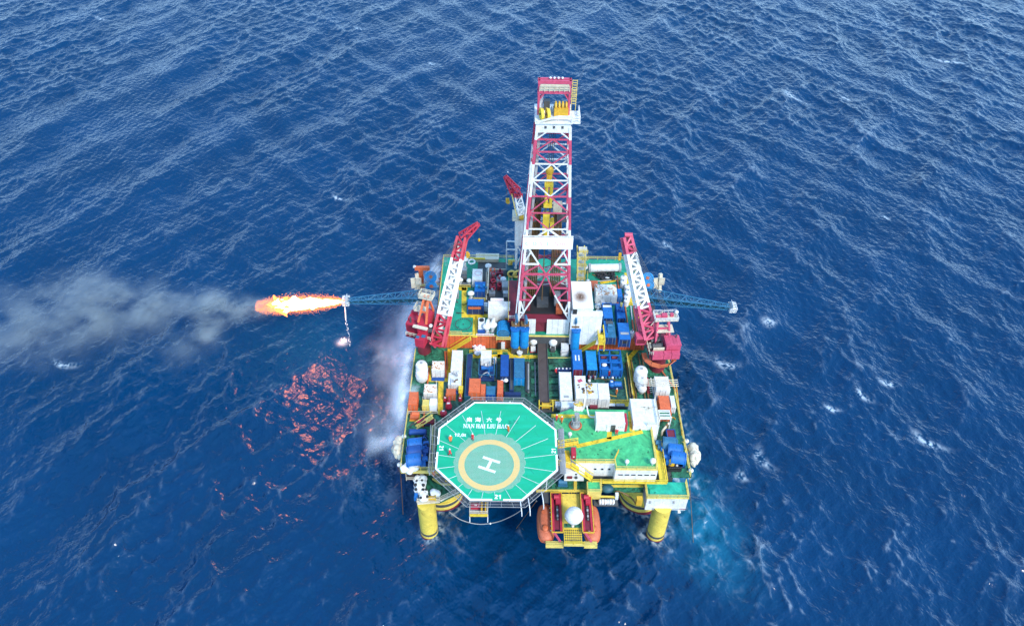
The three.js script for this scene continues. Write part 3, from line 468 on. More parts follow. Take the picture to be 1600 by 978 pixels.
  const netm = new THREE.MeshStandardMaterial({ map: mesh2, transparent: true, roughness: 0.8, side: THREE.DoubleSide });
  for (let i = 0; i < 8; i++) {
    const j = (i + 1) % 8, a = V(O[i][0], HELI - 0.35, O[i][1]), b = V(O[j][0], HELI - 0.35, O[j][1]), c = V(P[j][0], HELI - 0.1, P[j][1]), d = V(P[i][0], HELI - 0.1, P[i][1]), m1 = V(Q[i][0], HELI - 0.2, Q[i][1]), m2 = V(Q[j][0], HELI - 0.2, Q[j][1]);
    const qg = new THREE.BufferGeometry(); qg.setAttribute('position', new THREE.Float32BufferAttribute([a, b, c, a, c, d].flatMap((v) => [v.x, v.y + 0.02, v.z]), 3)); qg.computeVertexNormals(); mesh('safety_net', uvw(qg), netm, h);
    mesh('net_frame', [bar(d, c, 0.07), bar(m1, m2, 0.04), ...Array.from({ length: 6 }, (_, q) => bar(a.clone().lerp(b, q / 5), d.clone().lerp(c, q / 5), 0.055))], M.grey, h);
  }
  O.forEach(([x, z], i) => { const [x2, z2] = O[(i + 1) % 8]; for (const t of [0.25, 0.75]) mesh('edge_lamp', ball(0.13, x + (x2 - x) * t, HELI + 0.1, z + (z2 - z) * t, 1, 1, 1, 8), M.white, h); });
  // what carries it
  for (const [x, z] of [[-8, -8], [8, -8], [-8, 0], [8, 0], [0, -9], [-3, -1], [4, -1]]) mesh('support_leg', bar(V(HC[0] + x * 0.9, MAIN, HC[1] + z * 0.9 - 2), V(HC[0] + x * 0.9, HELI - 0.4, HC[1] + z * 0.9), 0.45), M.white2, h);
  for (const [x, z, x2, z2] of [[-5, 9.5, -5, 0], [2.4, 9.5, 2.4, 0], [8, 6, 6, -1], [-9, 6, -7, -2]]) mesh('support_strut', bar(V(HC[0] + x, HELI - 0.4, HC[1] + z), V(HC[0] + x2, MAIN - 1, HC[1] + z2), 0.4), M.white2, h);
  mesh('support_beam', [span(HC[0] - 9, HC[0] + 9, HELI - 1, HELI - 0.41, HC[1] - 6.2, HC[1] - 5.8), span(HC[0] - 10, HC[0] + 10, HELI - 1, HELI - 0.41, HC[1] - 0.2, HC[1] + 0.2), span(HC[0] - 8, HC[0] + 8, HELI - 1, HELI - 0.41, HC[1] + 6, HC[1] + 6.4)], M.dgrey, h);
  // access walk along the right side, hoses and pipes that hang below the front edge
  mesh('access_walk', [span(2.5, 3.6, HELI - 1.2, HELI - 1.05, HC[1] - 5.6, HC[1] - 1.6), span(2.5, 3.6, HELI - 1.2, HELI - 1.05, HC[1] + 0.2, HC[1] + 4.5)], M.grey, h);
  for (const [x, y] of [[825, 786], [812, 787], [846, 776]]) { const a = at(x, y - 8, HELI - 0.3); mesh('hose_pipe', tube([a, a.clone().add(V(0.2, 0.1, 1.4)), a.clone().add(V(0.35, -0.6, 2.3)), a.clone().add(V(0.4, -1.6, 2.5))], 0.1), M.white2, h); }
  // foam cabin on a small yellow platform under the front edge
  const f = thing('foam_station', 'small yellow platform with red hose cabinet, hung under the front helideck edge', 'platform');
  const a = at(735, 780, 20.6), b = at(762, 804, 20.6);
  mesh('floor', span(a.x, b.x, 20.4, 20.6, a.z - 1, b.z), M.grey, f);
  mesh('front_beam', span(a.x, b.x, 20.2, 20.75, b.z + 0.01, b.z + 0.2), M.yellow, f);
  mesh('cabinet', box(1.7, 0.9, 0.7, a.x + 1.0, 21.1, b.z - 1.3), M.red, f); mesh('cabinet_sign', box(0.4, 0.3, 0.05, a.x + 1.0, 21.57, b.z - 1.3, 0, Math.PI / 2), M.white, f);
  mesh('rack', [span(b.x - 1.2, b.x - 0.9, 20.6, 21.8, a.z, b.z - 0.2), span(b.x - 0.5, b.x - 0.3, 20.6, 22, a.z, b.z - 0.2)], M.gold, f);
  mesh('guard_rail', rail([V(a.x, 20.6, a.z), V(a.x, 20.6, b.z), V(b.x, 20.6, b.z), V(b.x, 20.6, a.z)], 1, 0.05), M.cream, f);
  for (const x of [a.x, b.x]) mesh('leg', bar(V(x, 20.5, b.z - 0.1), V(x, 18.6, b.z + 0.3), 0.14), M.white2, f);
  for (const x of [a.x + 0.2, b.x - 0.2]) mesh('hanger', bar(V(x, 20.5, a.z), V(x, HELI - 0.3, a.z), 0.14), M.white2, f);
}

// ---------------------------------------------------------------- accommodation block, right front
{
  const b = thing('accommodation_block', 'white accommodation block with bright green roof deck to the right of the helideck', 'building');
  const zf = at(960, 736, 18).z, R = ROOF, P1 = at(865, 655, R), P2 = at(1026, 655, R);
  const fl = at(900, 724, R), fr = at(960, 724, R), f2 = at(962, 735, R), f3 = at(1028, 735, R), bk = at(950, 640, R);
  const out = [[fl.x - 0.4, bk.z], [f3.x, bk.z], [f3.x, f2.z], [f2.x, f2.z], [f2.x, fr.z], [fl.x, fr.z], [fl.x - 1.4, fr.z - 2.6], [P1.x + 0.4, fr.z - 5.2], [P1.x, P1.z - 1]];
  mesh('roof_deck', poly(out, R - 0.15, R), M.roofgreen, b);
  mesh('wall', poly(out.map(([x, z]) => [x, z]), MAIN + 0.07, R - 0.155), M.white, b);
  // panels of the front walls with their windows
  const front = (x0, x1, z, y0, y1, wins, wy, ww, wh) => {
    const n = Math.max(1, Math.round((x1 - x0) / 1.9)); for (let k = 0; k < n; k++) mesh('wall_panel', span(x0 + (x1 - x0) * k / n + 0.015, x0 + (x1 - x0) * (k + 1) / n - 0.015, y0, y1, z + 0.002, z + 0.08), M.white, b);
    for (const x of wins) { const w = mesh('window', [span(x - ww / 2 - 0.09, x + ww / 2 + 0.09, wy - wh / 2 - 0.09, wy + wh / 2 + 0.09, z + 0.082, z + 0.13)], M.white2, b); mesh('pane', span(x - ww / 2, x + ww / 2, wy - wh / 2, wy + wh / 2, z + 0.131, z + 0.145), M.glass, w); }
  };
  front(fl.x, f2.x, fr.z, MAIN + 0.1, R, [908, 930, 941, 952].map((x) => atz(x, 733, fr.z).x), 17.4, 0.45, 0.5);
  front(f2.x, f3.x, f2.z, R - 2.7, R + 0.1, [970, 980, 990, 1000.5, 1011, 1021].map((x) => atz(x, 740, f2.z).x), R - 1.2, 0.85, 0.36);
  // paint on the roof
  const g = (w, ...p) => { const q = p.map(([x, y]) => at(x, y, R)), o = []; for (let i = 0; i + 1 < q.length; i++) { const a = q[i], c = q[i + 1], d = c.clone().sub(a); o.push(box(d.length() + w * 0.7, 0.02, w, (a.x + c.x) / 2, R + 0.02 + 0.003 * i, (a.z + c.z) / 2, Math.atan2(-d.z, d.x))); } mesh('walkway_stripe', o, M.stripe, b); };
  g(0.85, [903, 697], [1002, 675]); g(0.9, [953, 671], [952, 684]); g(0.95, [985, 645], [988, 672]); g(0.9, [886, 706], [889, 727]);
  g(0.9, [864, 650], [932, 651]);
  // coaming and rails
  mesh('coaming', [bar(V(fl.x, R + 0.12, fr.z - 0.1), V(f2.x - 0.1, R + 0.12, fr.z - 0.1), 0.28), bar(V(f2.x, R + 0.12, f2.z - 0.1), V(f3.x, R + 0.12, f2.z - 0.1), 0.28), bar(V(f3.x - 0.1, R + 0.12, f2.z - 0.3), V(f3.x - 0.1, R + 0.12, bk.z), 0.3)], M.pale, b);
  mesh('guard_rail', rail([V(fl.x, R, fr.z - 0.1), V(f2.x, R, fr.z - 0.1), V(f2.x + 0.1, R, f2.z - 0.1), V(f3.x - 0.1, R, f2.z - 0.1), V(f3.x - 0.1, R, bk.z + 5)], 1.1, 0.045), M.pale, b);
  mesh('guard_rail', rail([at(960, 721, R), at(966, 708, R)], 1.1, 0.07), M.gold, b);
  // yellow gallery along the front, lower deck before it, stairs down to it
  const ga = at(925, 751, MAIN + 0.6), gb = at(1042, 751, MAIN + 0.6);
  mesh('gallery', [span(ga.x, gb.x, MAIN + 0.4, MAIN + 0.62, f2.z + 0.1, ga.z + 0.5), span(gb.x - 1.3, gb.x, MAIN + 0.4, MAIN + 0.61, ga.z - 9, f2.z + 0.09)], M.yellow, b);
  mesh('guard_rail', rail([V(ga.x, MAIN + 0.6, ga.z + 0.45), V(gb.x, MAIN + 0.6, ga.z + 0.45), V(gb.x, MAIN + 0.6, ga.z - 9)], 1.0, 0.05), M.yellow, b);
  mesh('stair', stairs(at(926, 749, MAIN + 0.6), at(893, 727, R), 1.1, 14), M.yellow, b);
  // the smaller white house under the helideck edge
  const s0 = at(883, 733, 18.4), s1 = at(914, 733, 18.4), sz = at(900, 752, MAIN).z;
  mesh('side_house', [span(s0.x, s1.x, MAIN + 0.1, 18, sz - 4.5, sz)], M.white, b);
  for (const [x, m] of [[888, M.dred], [892, M.dred], [900, M.dgrey]]) mesh('wall_box', box(0.5, 0.6, 0.25, atz(x, 747, sz).x, 16.4, sz + 0.13), m, b);
  mesh('porthole', [cyl(0.22, 0.22, 0.1, atz(900, 742, sz).x, 17.3, sz + 0.05, 14, 0, Math.PI / 2)], M.glass, b);
}
{ // lower fore deck with green panels, grating and yellow beams
  const d = thing('fore_deck', 'dark green lower deck with yellow beams and gratings between helideck and lifeboats', 'deck');
  const y = 13.2, a = at(846, 748, y), b = at(1006, 768, y);
  mesh('floor', [span(a.x, b.x, y - 0.4, y, a.z, b.z)], M.deck, d);
  const yb = (x0, y0, x1, y1, w, up = 0) => { const p = at(x0, y0, y), q = at(x1, y1, y), v = q.clone().sub(p); mesh('beam', box(v.length() + w * 0.9, 0.16, w, (p.x + q.x) / 2, y + 0.09 + up, (p.z + q.z) / 2, Math.atan2(-v.z, v.x)), M.column, d); };
  yb(840, 767.5, 914, 767.5, 0.55); yb(899, 752, 899, 764, 0.6, 0.003); yb(941, 760, 1004, 760, 0.45, 0.002); yb(930, 776, 962, 777, 0.4);
  const p = at(917, 752, 15.6), q = at(940, 769, 15.6);
  mesh('hatch_house', [span(p.x, q.x, y + 0.01, 15.6, p.z, q.z)], M.pale, d); mesh('hatch_top', [span(p.x + 0.2, q.x - 0.2, 15.6, 15.66, p.z + 0.2, q.z - 0.2)], M.roofgreen, d);
  mesh('guard_rail', rail([V(p.x, 15.6, q.z), V(q.x, 15.6, q.z), V(q.x, 15.6, p.z)], 0.9, 0.045), M.pale, d);
  mesh('tarpaulin', [ball(1, at(949, 766, y).x, y + 0.5, at(949, 766, y).z, 1.2, 0.8, 0.9)], M.teal, d);
  mesh('winch_drum', [cyl(0.55, 0.55, 1.6, at(879, 757, y).x, y + 0.9, at(879, 757, y).z, 14, 0, 0, Math.PI / 2), box(1.8, 0.5, 1.3, at(879, 757, y).x, y + 0.3, at(879, 757, y).z)], M.steel, d);
  mesh('mast', [rod(at(853, 767, y), at(855, 752, y).setY(17), 0.1)], M.white2, d);
  for (let k = 0; k < 9; k++) mesh('grating_bar', [box(2.9, 0.08, 0.12, at(899, 772 + k * 2.2, 12.4).x + 1.0, 12.4, at(899, 772 + k * 2.2, 12.4).z)], M.yellow, d);
  for (let k = 0; k < 7; k++) { const c = at(890 + k * 4, 782, 12.3); mesh('grating_bar', [box(0.12, 0.08, 3.6, c.x, 12.32, c.z)], M.yellow, d); }
  const r0 = at(928, 787, 12.6), r1 = at(965, 779, 12.6); mesh('raft_shelf', [span(r0.x, r1.x, 12.3, 12.6, r1.z - 0.4, r0.z + 0.4)], M.dgrey, d);
  mesh('hose', [tube([at(962, 768, 14), at(969, 768, 13), at(984, 776, 12), at(996, 790, 7)], 0.16)], M.bronze, d);
  mesh('locker', [span(at(995, 775, 14).x, at(1004, 775, 14).x, 12, 14, at(999, 775, 14).z, at(999, 781, 14).z)], M.gold, d);
}
for (const [x, l] of [[942, 'white life raft canister on the grey shelf, the one nearer the lifeboats'], [954, 'white life raft canister between its twin and the tall white locker']]) {
  const c = thing('life_raft', l, 'life raft', at(x, 785, 13).toArray(), 'life raft canisters on the shelf');
  mesh('canister', [cyl(0.52, 0.52, 1.1, 0, 0.2, 0, 16, 0, 0, Math.PI / 2), ball(0.52, -0.55, 0.2, 0, 0.5), ball(0.52, 0.55, 0.2, 0, 0.5)], M.white, c); mesh('strap', [torus(0.54, 0.04, -0.3, 0.2, 0, 0, Math.PI / 2), torus(0.54, 0.04, 0.3, 0.2, 0, 0, Math.PI / 2)], M.dgrey, c); mesh('cradle', box(1.3, 0.2, 0.7, 0, -0.35, 0), M.grey, c);
}
{ const c = thing('locker', 'tall white locker standing at the right end of the life raft shelf', 'locker', at(963, 779, 12.6).toArray()); mesh('cabinet', box(0.6, 1.6, 0.6, 0, 0.8, 0), M.white, c); mesh('door', box(0.5, 1.4, 0.04, 0, 0.8, 0.33), M.white2, c); }
{ // right corner house
  const b = thing('corner_house', 'white house with turquoise roof at the right front corner of the rig', 'building');
  const a = at(1008, 753, 14.1), c = at(1076, 779, 14.1);
  mesh('roof_deck', span(a.x, c.x, 13.9, 14.1, a.z, c.z), M.aqua, b);
  const n = 5; mesh('wall', [span(a.x + 0.05, c.x - 0.05, 10.2, 13.89, a.z, c.z - 0.05)], M.white, b);
  for (let k = 0; k < n; k++) mesh('wall_panel', span(a.x + (c.x - a.x) * k / n + 0.015, a.x + (c.x - a.x) * (k + 1) / n - 0.015, 10.2, 13.89, c.z - 0.048, c.z + 0.04), M.white, b);
  mesh('roof_edge', [span(a.x - 0.15, c.x + 0.1, 14.1, 14.3, c.z - 0.1, c.z + 0.15), span(c.x - 0.1, c.x + 0.15, 14.1, 14.3, a.z, c.z - 0.11), span(a.x - 0.15, a.x + 0.1, 14.1, 14.3, a.z, c.z - 0.11)], M.pale, b);
  mesh('guard_rail', rail([V(a.x, 14.1, a.z), V(a.x, 14.1, c.z), V(c.x, 14.1, c.z), V(c.x, 14.1, a.z)], 1.1, 0.05), M.pale, b);
  mesh('roof_hatch', [span(a.x + 0.6, a.x + 2.1, 14.1, 14.4, c.z - 1.9, c.z - 0.4)], M.aqua, b);
  for (const x of [1016, 1053]) { mesh('lamp', box(0.3, 0.3, 0.2, atz(x, 785, c.z).x, 12.8, c.z + 0.14), M.grey, b); mesh('lamp', box(0.34, 0.12, 0.2, atz(x, 783, c.z).x, 13.3, c.z + 0.14), M.grey, b); }
  for (const [x, w, m] of [[1021, 0.5, M.dgrey], [1027, 0.6, M.grey], [1038, 0.8, M.dgrey], [1052, 2.2, M.grey], [1067, 1.3, M.dred]]) mesh('pipe_outlet', box(w, 0.14, 0.08, atz(x, 794, c.z).x, 10.65, c.z + 0.08), m, b);
  mesh('floodlight', [box(0.5, 0.3, 0.5, atz(1061, 799, c.z).x, 9.9, c.z + 0.2)], M.white, b);
}
{ // left corner platform
  const b = thing('corner_platform', 'green corner platform with pale edge at the left front corner, above a yellow column', 'platform');
  const y = 11.6, q = [[652, 745], [672, 742], [690, 748], [724, 764], [687, 782], [652, 785]].map(([x, v]) => at(x, v, y));
  mesh('floor', poly(q.map((p) => [p.x, p.z]), 10.6, y), M.deck, b);
  mesh('edge', [bar(q[5], q[4], 0.3, 0.9), bar(q[4], q[3], 0.3, 0.6), bar(q[5], q[0], 0.3, 0.6)], M.cream, b);
  mesh('guard_rail', rail([q[0], q[5], q[4], q[3]], 1.1, 0.045), M.cream, b);
  mesh('post', [bar(V(q[0].x, 11, q[0].z), V(q[0].x + 1, MAIN, q[0].z - 1), 0.4)], M.gold, b);
  mesh('hose', [tube([at(676, 748, y + 0.2), at(690, 756, y + 0.2), at(706, 757, y + 0.3)], 0.25)], M.pale, b);
  mesh('side_bay', [span(at(634, 742, 13).x, at(650, 742, 13).x, 12.9, 13.2, at(640, 740, 13).z, at(640, 750, 13).z)], M.brown, b);
  mesh('guard_rail', rail([at(634, 740, 13.2), at(635, 751, 13.2), at(648, 751, 13.2)], 1.0, 0.045), M.cream, b);
}
{ // lifeboat station
  const s = thing('lifeboat_station', 'yellow lifeboat station with red launching frames projecting from the front of the rig', 'boat station');
  const y = 13.2, zb = at(880, 771, y).z, zf = at(890, 850, y).z;
  const fx = [at(861, 800, y).x, at(878, 800, y).x, at(908, 800, y).x, at(925, 800, y).x];
  mesh('floor', [span(fx[1] + 0.2, fx[2] - 0.1, y - 0.25, y - 0.1, zb, zf - 3.2)], M.column, s);
  mesh('floor', [span(fx[1] + 0.3, fx[2] - 0.2, y - 0.1, y - 0.02, zf - 4.2, zf - 3.4)], M.deck, s);
  for (let k = 0; k < 9; k++) mesh('grating_bar', span(fx[1] + 0.25 + k * (fx[2] - fx[1] - 0.5) / 8 - 0.07, fx[1] + 0.25 + k * (fx[2] - fx[1] - 0.5) / 8 + 0.07, y - 0.22, y - 0.1, zf - 3.19, zf), M.yellow, s);
  for (let k = 0; k < 7; k++) mesh('grating_bar', span(fx[1] + 0.2, fx[2] - 0.1, y - 0.099, y - 0.03, zf - 3.1 + k * 0.48, zf - 2.95 + k * 0.48), M.yellow, s);
  mesh('front_beam', [span(fx[1] + 0.1, fx[2] + 0.2, y - 0.3, y + 0.15, zf + 0.01, zf + 0.3)], M.pale, s);
  mesh('front_wing', [span(fx[0] - 1.1, fx[1] + 0.05, y - 1.3, y - 0.9, zf - 1.1, zf + 0.1), span(fx[2] + 0.25, fx[3] + 0.6, y - 1.3, y - 0.9, zf - 1.1, zf + 0.1)], M.pale, s);
  mesh('guard_rail', rail([V(fx[0] - 1.1, y - 0.9, zf), V(fx[1], y - 0.9, zf)], 1, 0.045), M.pale, s); mesh('guard_rail', rail([V(fx[2] + 0.3, y - 0.9, zf), V(fx[3] + 0.5, y - 0.9, zf)], 1, 0.045), M.pale, s); mesh('guard_rail', rail([V(fx[1] + 0.1, y, zf + 0.2), V(fx[2] + 0.1, y, zf + 0.2)], 1, 0.05), M.yellow, s);
  for (const x of [fx[0], fx[2]]) {
    const w = fx[1] - fx[0], c = x + w / 2;
    for (const k of [0.12, 0.88]) mesh('davit_beam', bar(V(x + w * k, y + 0.7, zb + 0.6), V(x + w * k, y + 0.7, zf - 2.2), 0.5, 0.35), M.red, s);
    mesh('davit_deck', [span(x + w * 0.25, x + w * 0.75, y + 0.45, y + 0.6, zb + 0.8, zf - 2.6)], M.dred, s);
    mesh('davit_frame', [bar(V(x, y + 0.9, zb + 0.4), V(x, y + 0.9, zf - 1.8), 0.16), bar(V(x + w, y + 0.9, zb + 0.4), V(x + w, y + 0.9, zf - 1.8), 0.16), bar(V(x, y + 0.9, zf - 1.8), V(x + w, y + 0.9, zf - 1.8), 0.2), bar(V(x, y + 0.9, zb + 0.4), V(x + w, y + 0.9, zb + 0.4), 0.2)], M.gold, s);
    mesh('davit_arm', [bar(V(x + w * 0.2, y + 0.8, zf - 1.8), V(x + w * 0.75, y + 0.2, zf - 0.3), 0.3)], M.pink, s);
    mesh('davit_winch', [cyl(0.5, 0.5, 0.9, c, y + 1.2, zb + 1.6, 14, 0, 0, Math.PI / 2), box(0.9, 0.7, 0.9, c + 0.3, y + 1.1, zb + 2.6)], M.red, s);
    for (let k = 0; k < 5; k++) mesh('sheave', [cyl(0.3, 0.3, 0.3, c + 0.1, y + 0.9, zb + 3.6 + k * 0.62, 12, 0, 0, Math.PI / 2)], k % 2 ? M.grey : M.dgrey, s);
    mesh('post', [bar(V(c, y - 0.2, zb + 0.2), V(c, y - 3, zb - 1), 0.4)], M.red, s);
  }
  mesh('grey_ramp', [span(fx[0] - 1.5, fx[0] - 0.25, y + 0.2, y + 0.35, zb, zb + 2.3)], M.dgrey, s);
  for (const [i, x, l] of [[0, at(853, 815, 12).x, 'orange enclosed lifeboat hanging on the left side of the lifeboat station'], [1, at(926, 815, 12).x - 0.2, 'orange enclosed lifeboat hanging on the right side of the lifeboat station']]) {
    const zm = (zb + zf) / 2 + 0.15, len = 8.2, b = thing('lifeboat', l, 'lifeboat', [x, 11.6, zm], 'lifeboats at the station');
    const hull = new THREE.SphereGeometry(1, 28, 20); hull.scale(1.6, 1.45, len / 2); const p = hull.attributes.position;
    for (let k = 0; k < p.count; k++) { const z = p.getZ(k) / (len / 2), yy = p.getY(k), f = Math.pow(Math.max(0, 1 - Math.pow(Math.min(1, Math.abs(z)), 3.4)), 0.5) / Math.max(0.02, Math.sqrt(Math.max(0, 1 - z * z))); p.setX(k, p.getX(k) * Math.min(f, 2)); p.setY(k, yy * Math.min(f, 1.5) * (yy > 0 ? 0.9 : 1)); }
    hull.computeVertexNormals(); mesh('hull', put(hull, 0, 0, 0), M.boat, b);
    mesh('fender', [tube(Array.from({ length: 28 }, (_, k) => { const a = k / 28 * 2 * Math.PI, c = Math.cos(a), s2 = Math.sin(a); return V(Math.sign(c) * Math.pow(Math.abs(c), 0.55) * 1.57, -0.1, Math.sign(s2) * Math.pow(Math.abs(s2), 0.8) * len * 0.485); }), 0.1, 80, true)], M.dorange, b);
    mesh('canopy', [ball(1, 0, 1.05, -0.2, 1.15, 0.55, 2.9)], M.boat, b);
    mesh('cabin', [ball(1, i ? 0.2 : -0.2, 1.5, 1.9, 0.6, 0.4, 0.7)], M.dorange, b);
    for (let k = 0; k < 6; k++) mesh('window', [ball(0.13, i ? -0.7 : 0.8, 1.42, -2.4 + k * 0.95, 1, 0.6, 1, 8)], M.white, b);
    mesh('hatch', [cyl(0.35, 0.35, 0.12, i ? 0.5 : -0.5, 1.52, -1.4, 14)], M.dorange, b);
    mesh('propeller_guard', [torus(0.4, 0.07, 0, -0.6, -len / 2 + 0.2, 0)], M.dgrey, b);
  }
  const r = thing('radar_dome', 'big white spherical radome on a mast between the two lifeboats', 'radome', [at(895, 822, y).x, y, at(895, 822, y).z]);
  const top = atz(895, 806, at(895, 822, y).z), k = top.y - y;
  mesh('dome', lathe([[0, -1.6], [0.7, -1.5], [1.35, -0.95], [1.68, 0], [1.45, 0.85], [0.9, 1.45], [0, 1.7]], 0, k, 0, 28), M.white, r); mesh('mast', cyl(0.3, 0.22, k - 1, 0, (k - 1) / 2, 0, 12), M.white, r); mesh('seam', [torus(1.685, 0.02, 0, k, 0, Math.PI / 2, 0, 40)], M.white2, r);
}

// ---------------------------------------------------------------- cranes, burner booms
// a lattice boom from a to b: four chords and lacing, in coloured lengths
function lattice(par, a, b, w0, w1, h0, h1, bands, up = V(0, 1, 0), r = 0.11) {
  const dir = b.clone().sub(a).normalize(), side = dir.clone().cross(up).normalize(), nrm = side.clone().cross(dir).normalize(), n = Math.max(4, Math.round(a.distanceTo(b) / 1.7));
  const P = (t, s, v) => a.clone().lerp(b, t).add(side.clone().multiplyScalar(s * (w0 + (w1 - w0) * t) / 2)).add(nrm.clone().multiplyScalar(v * (h0 + (h1 - h0) * t) / 2));
  let t0 = 0;
  for (const [t1, m] of bands) {
    for (const s of [-1, 1]) for (const v of [-1, 1]) mesh('chord', bar(P(t0, s, v), P(t1, s, v), r * 2), m, par);
    const lace = []; for (let i = Math.round(t0 * n); i < Math.round(t1 * n); i++) { const u = i / n, q = (i + 1) / n, k = i % 2 ? 1 : -1; for (const v of [-1, 1]) { lace.push(bar(P(u, k, v), P(q, -k, v), r * 1.3)); lace.push(bar(P(u, -1, v), P(u, 1, v), r * 1.3)); } for (const s of [-1, 1]) lace.push(bar(P(u, s, k), P(q, s, -k), r * 1.3)); }
    if (lace.length) mesh('lacing', lace, m, par, STUFF);
    t0 = t1;
  }
  return P;
}
{ // left crane, jib bent at the tip
  const c = thing('pedestal_crane', 'dark red crane on the left side with white boom and bent red tip', 'crane');
  const f = at(659, 548, MAIN), z = f.z, x = f.x, py = 21;
  mesh('pedestal', cyl(1.5, 1.3, py - MAIN + 1, x + 0.6, (py + MAIN) / 2 - 0.5, z, 24), M.dred, c); for (const q of [0.2, 1.4]) mesh('boom_foot', bar(V(x + 1.6, py + 0.5, z + 1 + q), V(-22.4, 20.1, z + 2.4 + q), 0.5), M.red, c);
  mesh('slew_ring', cyl(1.9, 1.9, 0.5, x, py + 0.1, z, 28), M.red, c);
  const p = new THREE.Group(); p.name = 'house'; p.position.set(x + 1.3, py, z + 0.4); p.rotation.y = -0.3; c.add(p);
  mesh('deck', span(-3.5, 2.2, 0.3, 0.7, -3.0, 2.6), M.dred, p);
  mesh('engine_box', [span(-3.9, -1.4, 0.71, 3.0, -1.6, 1.4)], M.red, p); mesh('engine_roof', [span(-4.0, -1.3, 3.01, 3.15, -1.7, 0.1), span(-3.9, -2.4, 3.0, 3.6, -2.4, -1.71)], M.red, p); for (let k = 0; k < 5; k++) mesh('louvre', span(-3.7, -1.6, 1.1 + k * 0.34, 1.26 + k * 0.34, 1.401, 1.46), M.dred, p); mesh('exhaust', cyl(0.18, 0.18, 1.4, -2.9, 3.8, 0.8, 10), M.dgrey, p); for (const q of [-0.9, 0.3]) mesh('winch_drum', [cyl(0.55, 0.55, 1.4, 1.6, 1.4, q, 16, 0, 0, Math.PI / 2), torus(0.6, 0.1, 0.95, 1.4, q, 0, Math.PI / 2, 16), torus(0.6, 0.1, 2.25, 1.4, q, 0, Math.PI / 2, 16)], M.dgrey, p); mesh('guard_rail', rail([V(-3.5, 0.7, 2.55), V(2.1, 0.7, 2.55)], 1, 0.05, false, 1), M.cream, p);
  mesh('winch_box', [span(-0.9, 0.9, 0.71, 4.2, -3.2, 2.2)], M.red, p);
  mesh('cab', [box(2.0, 2.2, 2.4, 0.4, 1.2, 3.3)], M.red, p); mesh('cab_window', [box(0.9, 0.06, 0.8, 0.9, 2.34, 3.2), box(0.7, 0.06, 0.7, -0.2, 2.34, 3.8)], M.steel, p);
  mesh('gantry', [bar(V(-0.9, 4.2, 1.4), V(-0.4, 9.2, -1.8), 0.4), bar(V(0.9, 4.2, 1.4), V(0.4, 9.2, -1.8), 0.4), bar(V(-0.9, 4.2, -2.8), V(-0.4, 9.2, -1.8), 0.35), bar(V(0.9, 4.2, -2.8), V(0.4, 9.2, -1.8), 0.35), bar(V(-0.5, 8.5, -1.6), V(0.5, 8.5, -1.6), 0.4), bar(V(-0.8, 6.2, 0.1), V(0.8, 6.2, 0.1), 0.3), bar(V(-0.85, 6, -2.4), V(0.4, 8.6, -1.8), 0.2)], M.orange, p);
  mesh('platform', span(-1.5, 1.5, 8.9, 9.0, -2.8, -0.9), M.cream, p); mesh('platform', span(-2.6, 0, 5.2, 5.32, -2.6, -0.6), M.cream, p); mesh('platform', span(-1.6, 1.6, 3.9, 4.2, 2.21, 2.9), M.cream, p);
  mesh('guard_rail', rail([V(-1.5, 9, -0.9), V(1.5, 9, -0.9), V(1.5, 9, -2.8), V(-1.5, 9, -2.8)], 1, 0.05, true, 1), M.cream, p); mesh('guard_rail', rail([V(-2.6, 5.3, -0.6), V(-2.6, 5.3, -2.6), V(0, 5.3, -2.6)], 1, 0.05, false, 1), M.cream, p);
  mesh('lamp', ball(0.4, 1.6, 3.4, 0.8), M.white, p);
  const a = V(-22.1, 20, z + 3.2), b = atz(722, 371, z - 13.5);   // boom
  lattice(c, a, b, 2.7, 1.8, 2.0, 1.5, [[0.28, M.red], [0.8, M.white], [1, M.red]], V(0, 1, 0), 0.26);
  const e = atz(748, 349, z - 14.5); lattice(c, b, e, 1.7, 0.5, 1.6, 0.5, [[1, M.red]], V(0, 1, 0), 0.16);
  mesh('boom_walk', [bar(a.clone().lerp(b, 0.12).add(V(-0.1, 0.1, 0)), a.clone().lerp(b, 0.97), 1.1, 0.1)], M.white, c);
  mesh('stay_rope', [-0.5, -0.2, 0.2, 0.5].map((k) => rod(V(x - 0.4 + k, py + 9, z - 1.6), b.clone().add(V(k, 0.6, 0)), 0.045, 5)), M.dgrey, c);
  mesh('hoist_rope', [rod(e, e.clone().add(V(0, -4.2, 0)), 0.05, 5)], M.dgrey, c); mesh('hook', [ball(0.28, e.x, e.y - 4.5, e.z, 1, 1.6, 1, 10)], M.gold, c);
  const m = a.clone().lerp(b, 0.9).add(V(1.6, -1.8, 0)); mesh('hook_block', [box(0.5, 1.6, 0.4, m.x, m.y, m.z), ball(0.4, m.x + 0.3, m.y, m.z, 0.6, 1.6, 0.6, 10)], M.gold, c);
}
